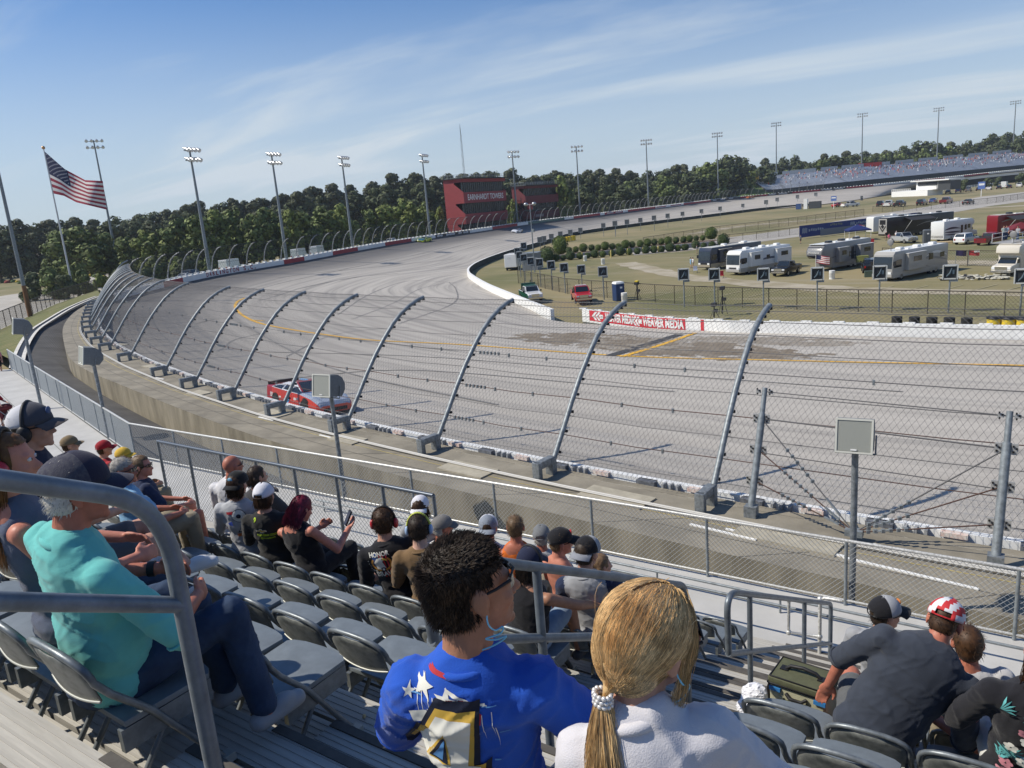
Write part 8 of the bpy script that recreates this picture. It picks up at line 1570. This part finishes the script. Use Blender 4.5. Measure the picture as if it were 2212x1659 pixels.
q = std('person in black team shirt with yellow lettering and a black and white cap', 572, 1072, 0, -.02, faz=112, baz=118, shirt=cloth('charcoal', (.022, .022, .022)), sleeve='half', pants=BLK, hair=('long', 'brown', .10, .8, 24, 260), seed=24, hv=.010); cap(q['root'], q['H'], q['M'], q['s']*1.05, cloth('cap_black', (.012, .012, .013)), cloth('cap_white', (.66, .66, .70)), cloth('cap_brownbrim', (.05, .035, .03)), mesh_from=.45)
LIME = mat('print_lime', (.45, .62, .03), .7); print_on(q['shirt'], [txt('9', .055, LIME, -.08, .105, .03, 1, .2), poly2([(-.085, .008), (-.045, .008), (-.045, .022), (-.015, .022), (-.015, .008), (.022, .008), (.03, -.012), (-.008, -.012), (-.008, -.026), (-.04, -.026), (-.04, -.012), (-.08, -.012)], PRW), poly2([(-.078, .004), (-.04, .004), (-.04, .017), (-.02, .017), (-.02, .004), (.016, .004), (.022, -.008), (-.014, -.008), (-.014, -.021), (-.034, -.021), (-.034, -.008), (-.074, -.008)], PRY), txt('taindew.com', .048, LIME, .02, -.048, .02, .82), txt('@chaseelliott9', .03, LIME, .02, -.085, .02, .8)], q['T'](0, -.25, .74), q['rr'], q['ax'], -q['tr'], .004, maxe=.012)
q = std('person in grey race shirt with big white numeral and backward black cap', 513, 1048, 0, -.05, faz=108, baz=122, shirt=cloth('pale_grey', (.40, .41, .43)), sleeve='half', pants=cloth('light_shorts', (.5, .5, .5)), hair=('long', 'brown', .12, .8, 25, 260), seed=25, hv=.010); cap(q['root'], q['H'], q['M'], q['s']*1.06, cloth('cap_black', (.012, .012, .013)), None, None, rev=True, logo=mat('patch_blue', (.18, .4, .55), .5))
print_on(q['shirt'], [ring2(.03, .065, .072, .072, .07, PRN), ring2(.03, .065, .066, .066, .042, PRW), poly2([(.085, .05), (.105, .02), (.085, -.06), (.03, -.12), (-.02, -.13), (.02, -.08), (.05, -.03), (.04, .0)], PRN), poly2([(.08, .05), (.095, .02), (.075, -.055), (.025, -.112), (-.0, -.115), (.03, -.075), (.06, -.025), (.045, .0)], PRW), poly2([(-.09, .11), (-.02, .12), (-.03, .09), (-.09, .085)], PRR), poly2([(-.10, -.02), (-.05, .01), (-.045, -.05), (-.09, -.04)], mat('print_royal', (.05, .10, .45), .7)), poly2([(-.04, -.15), (.05, -.13), (.06, -.17), (-.03, -.18)], mat('print_orange', (.6, .16, .04), .7))], q['T'](0, -.25, .70), q['rr'], q['ax'], -q['tr'], .004, maxe=.015)
q = std('bald man in a white T-shirt with sunglasses', 503, 1008, 1, -.10, faz=84, baz=108, shirt=WHT, sleeve='half', pants=DENIM, seed=26, skn='red', s=1.1, wide=1.15, belly=.03, hv=.010); glasses(q['root'], q['H'], q['M'], q['s'])
std('woman with dark pulled back hair sitting beside the bald man', 557, 1030, 1, 0, faz=75, baz=105, shirt=DKG, pants=BLK, hair=('long', 'dark', .10, .7, 27, 220), seed=27, hv=.011)
q = std('woman in black tank top and denim shorts with navy cap and red headset', 1146, 1218, 0, -.02, dy=.30, faz=88, baz=88, hpitch=-6, shirt=BLK, sleeve='none', pants=cloth('pale_denim', (.22, .29, .38)), shorts=True, hair=('long', 'dark', .14, .8, 28, 400), seed=28, skn='tan', hv=.009, s=1.05, hs=1.0, arms=[((-.10, .14, -.25), (.10, .34, -.26)), ((.10, .26, -.12), (.10, .52, -.22))], legs=[((-.05, .40, .08), (-.06, .48, -.36)), ((.12, .42, .10), (.12, .52, -.34))]); cap(q['root'], q['H'], q['M'], q['s']*1.05, cloth('cap_darknavy', (.014, .018, .045))); muffs(q['root'], q['H'], q['M'], q['s']*1.08, _mats['muff_red'], None, 'headset')
q = std('man in grey shirt with navy sleeves and a grey and black cap worn backwards', 1268, 1196, 1, .05, faz=84, baz=108, hpitch=-4, shirt=GREY_T, slv_m=NVY, sleeve='half', pants=KHA, hair=('short', 'dark', 300, .012), seed=29, skn='fair', hv=.009, s=1.04); cap(q['root'], q['H'], q['M'], q['s']*1.06, BLK, cloth('cap_heather', (.30, .31, .33)), cloth('cap_greybrim', (.24, .25, .28)), rev=True, mesh_from=.1)
q = std('sunburnt shirtless man in a black cap and wraparound sunglasses', 1212, 1172, 2, -.02, faz=44, baz=76, skn='pink', pants=cloth('swim', (.05, .06, .10)), shorts=True, hair=('short', 'sandy', 250, .010), seed=30, hv=.009, s=1.05); cap(q['root'], q['H'], q['M'], q['s']*1.06, BLK, None, None, logo=PRR); glasses(q['root'], q['H'], q['M'], q['s'])
std('small woman with sandy hair pinned up beside the grey shirt man', 1300, 1222, 2, .02, faz=50, baz=80, shirt=WHT, pants=DENIM, hair=('long', 'sandy', .06, .7, 31, 260), seed=31, hv=.011, s=.92)
q = std('man in a grey cap seen from behind between the orange shirt and black cap', 1170, 1160, 3, 0, faz=115, baz=112, shirt=GREY_T, pants=KHA, hair=('short', 'grey', 200, .010), seed=32, skn='red', hv=.011); cap(q['root'], q['H'], q['M'], q['s']*1.05, cloth('cap_midgrey', (.16, .17, .18)))
std('man with greying hair in a bright orange shirt', 1114, 1140, 2, 0, faz=115, baz=112, shirt=ORG, sleeve='none', pants=KHA, hair=('short', 'sandy', 500, .012), seed=33, skn='red', hv=.010)
q = std('person in a heather grey and white cap in front of the young man in blue', 1055, 1142, 2, 0, faz=118, baz=112, shirt=WHT, pants=KHA, hair=('short', 'brown', 200, .01), seed=34, hv=.011); cap(q['root'], q['H'], q['M'], q['s']*1.08, cloth('cap_heatherblue', (.22, .25, .30)), cloth('cap_white', (.66, .66, .70)), rev=True)
q = std('man in a grey cap and white shirt looking to the right', 957, 1140, 2, 0, faz=55, baz=95, shirt=WHT, pants=KHA, hair=('short', 'grey', 250, .01), seed=35, skn='red', hv=.010); cap(q['root'], q['H'], q['M'], q['s']*1.06, cloth('cap_warmgrey', (.17, .165, .16)))
q = std('person with curly brown hair under a white cap worn backwards', 908, 1098, 2, 0, faz=118, baz=112, shirt=GREY_T, pants=KHA, hair=('long', 'brown', .10, 1.1, 36, 300, 0, 0, .05, .016), seed=36, hv=.011); cap(q['root'], q['H'], q['M'], q['s']*1.06, cloth('cap_white', (.66, .66, .70)), rev=True, logo=None)
# right hand group by the walkway
q = std('man in a grey and black trucker cap with an orange badge looking to the right', 1913, 1328, 2, 0, faz=40, baz=80, shirt=GREY_T, pants=KHA, hair=('short', 'dark', 200, .01), seed=37, hv=.010, s=1.02); cap(q['root'], q['H'], q['M'], q['s']*1.08, cloth('cap_lightgrey', (.32, .33, .35)), BLK, cloth('cap_blackbrim', (.02, .02, .022)), mesh_from=-.1, logo=mat('badge_orange', (.5, .17, .04), .6)); glasses(q['root'], q['H'], q['M'], q['s'])
std('man in a pale grey T-shirt half hidden behind the slate shirt man', 2090, 1392, 1, .08, faz=104, baz=104, shirt=cloth('ash', (.42, .42, .43)), pants=KHA, hair=('short', 'brown', 200, .008), seed=38, skn='red', hv=.011, s=1.03)
# left hand group
q = std('man in a grey and white cap with blue mirrored sunglasses at the left edge', 72, 925, -3, -.15, dy=.1, faz=42, baz=70, shirt=cloth('striped_dark', (.03, .035, .06)), pants=cloth('grey_short', (.12, .12, .125)), shorts=True, hair=('short', 'dark', 400, .012), seed=39, skn='fair', hv=.008, s=1.06, legs=[((-.02, .46, .10), (.20, .62, -.16)), ((.20, .44, .06), (.24, .50, -.38))], shoes=SHOEW, hipz=rz_(-3)+.62); cap(q['root'], q['H'], q['M'], q['s']*1.1, cloth('cap_slate', (.07, .07, .085)), mat('cap_mesh_white', (.60, .60, .63), .9, bump=.4, bs=300), cloth('cap_brown', (.10, .085, .085)), mesh_from=-.05, logo=mat('logo_blue', (.06, .10, .22), .6)); glasses(q['root'], q['H'], q['M'], q['s'], LENS_B); muffs(q['root'], q['H'], q['M'], q['s']*1.12, BLACK, None, 'headset')
q = std('girl with long brown hair and red ear defenders at the left edge', 22, 1000, -4, -.05, dy=.1, faz=48, baz=72, shirt=cloth('stripe_top', (.10, .12, .18)), sleeve='none', pants=DENIM, seed=40, skn='pink', hv=.008, hipz=rz_(-4)+.62); long_hair(q['root'], q['H'], q['M'], q['s'], HAIR['auburn'], .42, 1.0, 40, 900, 0, 0, .03, .008); muffs(q['root'], q['H'], q['M'], q['s']*1.06, _mats['muff_red'])
q = std('grey haired man in a pale blue shirt and glasses', 268, 1018, -1, 0, faz=38, baz=78, shirt=SKYB, sleeve='half', pants=KHA, hair=('short', 'grey', 500, .012), seed=41, skn='red', hv=.010, s=1.05, belly=.04); glasses(q['root'], q['H'], q['M'], q['s'])
q = std('person in a yellow cap and yellow shirt beyond the pale blue shirt', 268, 986, 2, 0, faz=40, baz=80, shirt=YEL_T, pants=KHA, hair=('short', 'brown', 150, .01), seed=42, hv=.012, skn='tan'); cap(q['root'], q['H'], q['M'], q['s']*1.06, cloth('cap_yellow', (.62, .40, .05)))
q = std('person in a red cap and red shirt', 226, 970, 2, 0, faz=70, baz=85, shirt=REDT, pants=KHA, hair=('short', 'brown', 150, .01), seed=43, hv=.012); cap(q['root'], q['H'], q['M'], q['s']*1.06, cloth('cap_crimson', (.32, .015, .025)))
q = std('woman with sandy blonde hair and sunglasses in a navy top', 308, 1008, 0, 0, faz=35, baz=72, shirt=NVY, pants=KHA, shorts=True, hair=('long', 'sandy', .10, .9, 44, 260), seed=44, hv=.011, skn='pink'); glasses(q['root'], q['H'], q['M'], q['s'])
q = std('person in a tan cap and white shirt near the deck', 152, 962, 1, 0, faz=60, baz=85, shirt=WHT, pants=KHA, hair=('short', 'brown', 150, .01), seed=45, hv=.012); cap(q['root'], q['H'], q['M'], q['s']*1.06, cloth('cap_tan', (.22, .16, .09)))
# ---------------------------------------------------------------- people on the deck and in the infield
def stander(label, P, h, az, shirt, pants, skn='fair', hair='brown', shorts=True, hat=None, vox=.03, group=None, arms=None):
    s = h/1.75; H = P+Vector((0, 0, h-.115*s)); q = person(label, H, 0, H.x, skn, faz=az, baz=az, s=s, shirt=shirt, sleeve='short', pants=pants, shorts=shorts, stand=True, vox=vox, hv=vox*.8, wr=0, hair=None, arms=arms or [((-.06, .02, -.28), (-.05, .10, -.50)), ((.06, .02, -.28), (.05, .10, -.50))], group=group, feet=True); me = remesh(scalp_prims(q['H'], q['M'], q['s'], .012), .02, 2); o = mobj('hat' if hat else 'hair', me, hat or HAIR[hair], q['root'])
    bm = bmesh.new(); bm.from_mesh(me); iM = q['M'].inverted(); bmesh.ops.delete(bm, geom=[f for f in bm.faces if (lambda w: w.z < .03 and w.y > -.04 or w.z < -.06)(iM @ (f.calc_center_median()-q['H'])/q['s'])], context='FACES'); bm.to_mesh(me); bm.free(); return q
stander('person in a red shirt and dark shorts pushing a stroller on the deck', at(6, 930, -7.0)+Vector((0, 0, 0)), 1.7, 20, REDT, BLK, hair='dark', arms=[((-.06, .14, -.22), (-.02, .40, -.30)), ((.06, .14, -.22), (.02, .40, -.30))], vox=.02)
P = at(26, 928, -7.0); t = thing('stroller', 'dark stroller being pushed along the deck', 'stroller', P, -.9); b = MB(); b.tube([(-.2, -.45, 1.0), (-.2, -.3, .95), (-.22, .35, .3)], .018, 6); b.tube([(.2, -.45, 1.0), (.2, -.3, .95), (.22, .35, .3)], .018, 6); b.tube([(-.2, -.45, 1.0), (.2, -.45, 1.0)], .018, 6); b.tube([(-.22, -.3, .2), (-.2, .1, .75)], .016, 6); b.tube([(.22, -.3, .2), (.2, .1, .75)], .016, 6); b.build('frame', GALVD, t); b = MB(); b.box((0, .05, .52), (.38, .45, .12)); b.box((0, -.16, .72), (.38, .1, .45)); b.ell((0, -.05, .92), (.2, .26, .14), 10, k=6); b.build('seat', mat('stroller_red', (.12, .015, .02), .8), t)
for x in (-.24, .24):
    for y in (-.3, .38): b = MB(); b.cyl((x, y, .11), .11, .05, 12, ax='X'); b.build('wheel', BLACK, t)
stander('person in pink top and black shorts beyond the deck fence', at(2, 812, -7.3), 1.7, -20, cloth('pink', (.5, .2, .24)), BLK, vox=.02)
for X, Y, h, az, sh_, pn_, lab in [(185, 665, 1.75, 40, SKYB, SKYB, 'man in a light blue shirt standing by the dark blue coach'), (207, 665, 1.75, 60, WHT, KHA, 'man in a white cap standing beside the light blue shirt'), (247, 520, 1.75, 10, GREY_T, KHA, 'person in grey on the grass behind the dark blue coach'), (1308, 415, 1.75, -30, GREY_T, cloth('dk', (.03, .03, .035)), 'lone person walking on the infield lane')]:
    u, v = (2650+X/2.602)/1.8228, (800+Y/2.602)/1.8228; stander(lab, at(u, v, INF), h, az, sh_, pn_, vox=.05)
for X, Y, z, h, az, sh_, lab, ht in [(605, 775, 1.0, 1.75, -60, cloth('hotpink', (.62, .12, .22)), 'man in a bright pink shirt standing behind the silver pickup', None), (572, 745, .9, 1.75, -60, BLK, 'man in black standing behind the silver pickup', 'cap'), (690, 745, 1.0, 1.75, -100, WHT, 'man in a white cap and shirt at the silver pickup bed', 'cap')]:
    u, v = z7(X, Y); P = at(u, v, INF); stander(lab, P, h, az, sh_, KHA, vox=.05, hat=WHT if ht else None)
for X, Y, az, sh_, lab in [(1965, 745, -70, cloth('pale_green', (.30, .36, .34)), 'man in a pale green shirt standing on the roof deck of the cream camper'), (1998, 742, -100, cloth('pale_blue', (.34, .40, .46)), 'man in pale blue standing next to him on the roof deck'), (2130, 755, -120, GREY_T, 'man in grey at the right end of the roof deck')]:
    u, v = z7(X, Y); P = at(u, v, INF+3.6); stander(lab, P, 1.75, az, sh_, DENIM, shorts=False, vox=.05)
P = at(*z7(2020, 765), INF+3.56); t = thing('roof_platform', 'viewing platform with white rails on the roof of the cream camper', 'platform', P, RVA); b = MB(); b.box((0, -1, 0), (2.2, 5, .08)); b.build('platform_deck', mat('plat', (.3, .3, .3), .7), t); b = MB()
for x in (-1.1, 1.1):
    for y in (-3.4, -1, 1.4): b.tube([(x, y, 0), (x, y, 1.05)], .03, 5)
    b.tube([(x, -3.4, 1.05), (x, 1.4, 1.05)], .03, 5); b.tube([(x, -3.4, .55), (x, 1.4, .55)], .025, 5)
b.build('railing', WHITE, t)
for X, Y, lab, m in [(500, 770, 'red folding chair beside the white motorhome nose', RED), (232, 715, 'pale folding chair with a sunbather by the dark coach', mat('chair_pale', (.5, .52, .6), .7))]:
    u, v = (2650+X/2.602)/1.8228, (800+Y/2.602)/1.8228; P = at(u, v, INF); t = thing('camp_chair', lab, 'chair', P, .5); b = MB(); b.box((0, 0, .42), (.6, .55, .05)); b.build('seat', m, t); b = MB(); b.box((0, .3, .75), (.6, .06, .62)); b.build('backrest', m, t)
    for x in (-.26, .26):
        for y in (-.25, .25): b = MB(); b.tube([(x, y, 0), (x, -y, .42)], .02, 5); b.build('leg', GALVD, t)
# ---------------------------------------------------------------- stock cars on the track
RS = [(-2.45, .78, .80, .90, .88, .84), (-2.3, .92, .95, .97, .94, .88), (-1.75, .93, .98, .99, .96, .84), (-.70, .90, 1.24, .99, .96, .58), (.05, .88, 1.29, .99, .96, .58), (.95, .86, .92, .99, .95, .80), (1.9, .74, .80, .98, .93, .78), (2.35, .56, .62, .93, .86, .70), (2.48, .40, .46, .84, .78, .62)]
def racecar(label, P, fwd, nrm, side, hood, roof, pillar, rear, num, numc, bump=None, detail=True):
    f = fwd.normalized(); n = nrm.normalized(); r = f.cross(n).normalized(); f = n.cross(r).normalized(); M = Matrix(((r.x, f.x, n.x, P.x), (r.y, f.y, n.y, P.y), (r.z, f.z, n.z, P.z), (0, 0, 0, 1)))
    t = thing('race_car', label, 'race car', M=M); b = MB(); g_ = MB(); rings = []; zb = .12
    for y, zl, zr, w0, w1, w2 in RS: rings.append([(-w0, y, zb), (-w0, y, zb+.30), (-w1, y, zl), (-w2, y, zr), (w2, y, zr), (w1, y, zl), (w0, y, zb+.30), (w0, y, zb)])
    for i in range(len(RS)-1):
        A, B = rings[i], rings[i+1]; cab = max(RS[i][2]-RS[i][1], RS[i+1][2]-RS[i+1][1]) > .25
        for j in range(7):
            q = [A[j], A[j+1], B[j+1], B[j]]; m = 0 if j in (0, 1, 5, 6) else (3 if cab else (1 if i >= 5 else 4))
            if j == 3: m = 2 if (RS[i][2] > 1.2 and RS[i+1][2] > 1.2) else (1 if i >= 5 else 4)
            if i <= 1 and j in (0, 1, 5, 6): m = 4
            if i >= 6 and j in (0, 1, 5, 6): m = 5
            b.add(q, [(3, 2, 1, 0)], m, True)
            c_ = [sum(p[k] for p in q)/4 for k in range(3)]
            if cab and j in (2, 4) and i in (2, 3, 4): d = .012*(-1 if j == 2 else 1); g_.add([(c_[0]+(p[0]-c_[0])*.80+d, c_[1]+(p[1]-c_[1])*.86, c_[2]+(p[2]-c_[2])*.70) for p in q], [(3, 2, 1, 0)])
            if j == 3 and abs(RS[i][2]-RS[i+1][2]) > .2: k = 1 if RS[i+1][2] < RS[i][2] else -1; g_.add([(c_[0]+(p[0]-c_[0])*.9, c_[1]+(p[1]-c_[1])*.88+.015*k, c_[2]+(p[2]-c_[2])*.88+.018) for p in q], [(3, 2, 1, 0)])
        b.add([A[0], A[7], B[7], B[0]], [(0, 1, 2, 3)], 5)
    b.add(rings[0], [tuple(range(8))], 4); b.add(rings[-1], [tuple(range(7, -1, -1))], 5); b.build('body', [side, hood, roof, pillar, rear, bump or side], t); g_.build('window', GLASS, t)
    b = MB(); b.box((0, -2.42, 1.0), (1.62, .06, .16)); b.build('rear_spoiler', BLACK, t); b = MB(); b.box((0, 2.42, .10), (1.85, .3, .03)); b.box((0, 2.46, .26), (1.2, .06, .16)); b.build('front_splitter', BLACK, t)
    for x in (-.90, .90):
        for y in (-1.38, 1.42): w = MB(); w.cyl((x, y, .34), .345, .22, 18, ax='X'); w = w.build('wheel', TYRE, t); q = MB(); s_ = 1 if x > 0 else -1; q.cyl((x+s_*.113, y, .34), .22, .015, 14, ax='X'); q.cyl((x+s_*.122, y, .34), .05, .02, 8, ax='X'); q.build('rim', mat('rim_black', (.05, .05, .05), .4, .5), w); b = MB(); b.cyl((x-s_*.03, y, .36), .40, .18, 18, ax='X'); b.build('wheel_arch', BLACK, t)
    b = MB()
    for x, rt in ((1, Vector((0, 1, 0))), (-1, Vector((0, -1, 0)))): text_on(b, num, (x*.985, -.18, .56), rt, (0, 0, 1), .62, off=.03, lift=.006, sx=.95, shear=.15 if x > 0 else -.15)
    text_on(b, num, (0, -.3, 1.30), (-1, 0, 0), (0, -1, 0), .7, off=.03, lift=.015); b.build('number', numc, t)
    if detail:
        b = MB()
        for k, (y, z, w, h_) in enumerate([(.42, .55, .22, .12), (.70, .60, .16, .10), (-1.05, .50, .20, .08), (-1.92, .62, .28, .05), (-1.92, .54, .28, .05), (-1.94, .46, .3, .05), (.92, .42, .12, .08)]):
            for x in (1, -1): b.add([(x*.992, y, z), (x*.992, y+w, z), (x*.992, y+w+.03, z+h_), (x*.992, y+.03, z+h_)], [(0, 1, 2, 3)])
        b.build('decal', WHITE, t)
        for x in (-.62, .62): b = MB(); b.box((x, 2.38, .50), (.3, .08, .11)); b.build('headlight', LIGHT, t)
        b = MB(); b.add([(-.5, 1.0, .935), (.2, 1.0, .935), (.5, 2.0, .81), (-.1, 2.0, .81)], [(0, 1, 2, 3)]); b.build('hood_stripe', mat('hood_blue', (.10, .16, .30), .3, coat=.6), t)
    return t
def on_track_pose(u, v, ahead):
    A = ontrack(u, v); h, n = ontrack_xy(A.x, A.y); return A, n if n.z > 0 else -n
A, B = ontrack(597, 878), ontrack(661, 896); fd = (B-A); n = ontrack_xy(A.x, A.y)[1]; n = n if n.z > 0 else -n; P = (A+B)/2+Vector((-fd.y, fd.x, 0)).normalized()*.95; h, _ = ontrack_xy(P.x, P.y); P.z = h.z+.02
pw_ = paint('car_white', (.66, .68, .72)); racecar('red and white race car numbered 5 passing close behind the near fence', P, fd, n, paint('car_red', (.66, .055, .03)), paint('car_ice', (.42, .47, .56)), paint('car_darkred', (.40, .022, .028)), pw_, PAINT['red'], '5', mat('num_blue', (.07, .36, .72), .4), bump=_mats['paint_car_red'])
for u, v, lab, cols, num, nc in [(917, 522, 'yellow and teal race car low on the banking left of the red tower', ('lime', (.50, .58, .02), 'teal_', (.01, .10, .13), 'lime', (.50, .58, .02), 'lime', (.5, .58, .02), 'lime', (.5, .58, .02)), '1', 'print_navy'), (1117, 502, 'white race car with an orange roof mark on the far banking', ('car_white', (.7, .7, .7), 'car_white', (.7, .7, .7), 'car_orange', (.6, .16, .04), 'car_white', (.7, .7, .7), 'car_black', (.02, .02, .02)), '1', 'print_navy'), (1620, 428, 'orange race car far off on the turn below the far stand', ('car_orange', (.66, .13, .03), 'car_orange', (.66, .13, .03), 'car_orange', (.66, .13, .03), 'car_orange', (.66, .13, .03), 'car_orange', (.66, .13, .03)), '2', 'print_white'), (2056, 388, 'red race car distant on the back straight at right', ('car_red', (.5, .03, .03), 'car_red', (.5, .03, .03), 'car_red', (.5, .03, .03), 'car_red', (.5, .03, .03), 'car_red', (.5, .03, .03)), '3', 'print_white')]:
    A = ontrack(u, v)
    if A is None: continue
    i = int(np.argmin(np.linalg.norm(FW[:, :2]-np.array(A)[:2], axis=1))); fd = Vector(FW[max(0, i-4)]-FW[i+4]); h, n = ontrack_xy(A.x, A.y); n = n if n.z > 0 else -n; P5 = [paint(cols[k], cols[k+1]) for k in range(0, 10, 2)]
    racecar(lab, A+Vector((0, 0, .03)), fd, n, P5[0], P5[1], P5[2], P5[3], P5[4], num, _mats[nc], detail=False)
# ---------------------------------------------------------------- thin summer haze
hz = MB(); hz.box((0, 500, 31), (2600, 2600, 89.2)); o = hz.build('haze', mat('haze_air', (1, 1, 1))); tag(o, kind='stuff')
m = _mats['haze_air']; nt = m.node_tree; nt.nodes.clear(); out = nt.nodes.new('ShaderNodeOutputMaterial'); v = nt.nodes.new('ShaderNodeVolumePrincipled'); v.inputs['Color'].default_value = (.80, .88, 1.0, 1); v.inputs['Density'].default_value = .00013; v.inputs['Anisotropy'].default_value = .2
nt.links.new(v.outputs[0], out.inputs['Volume'])
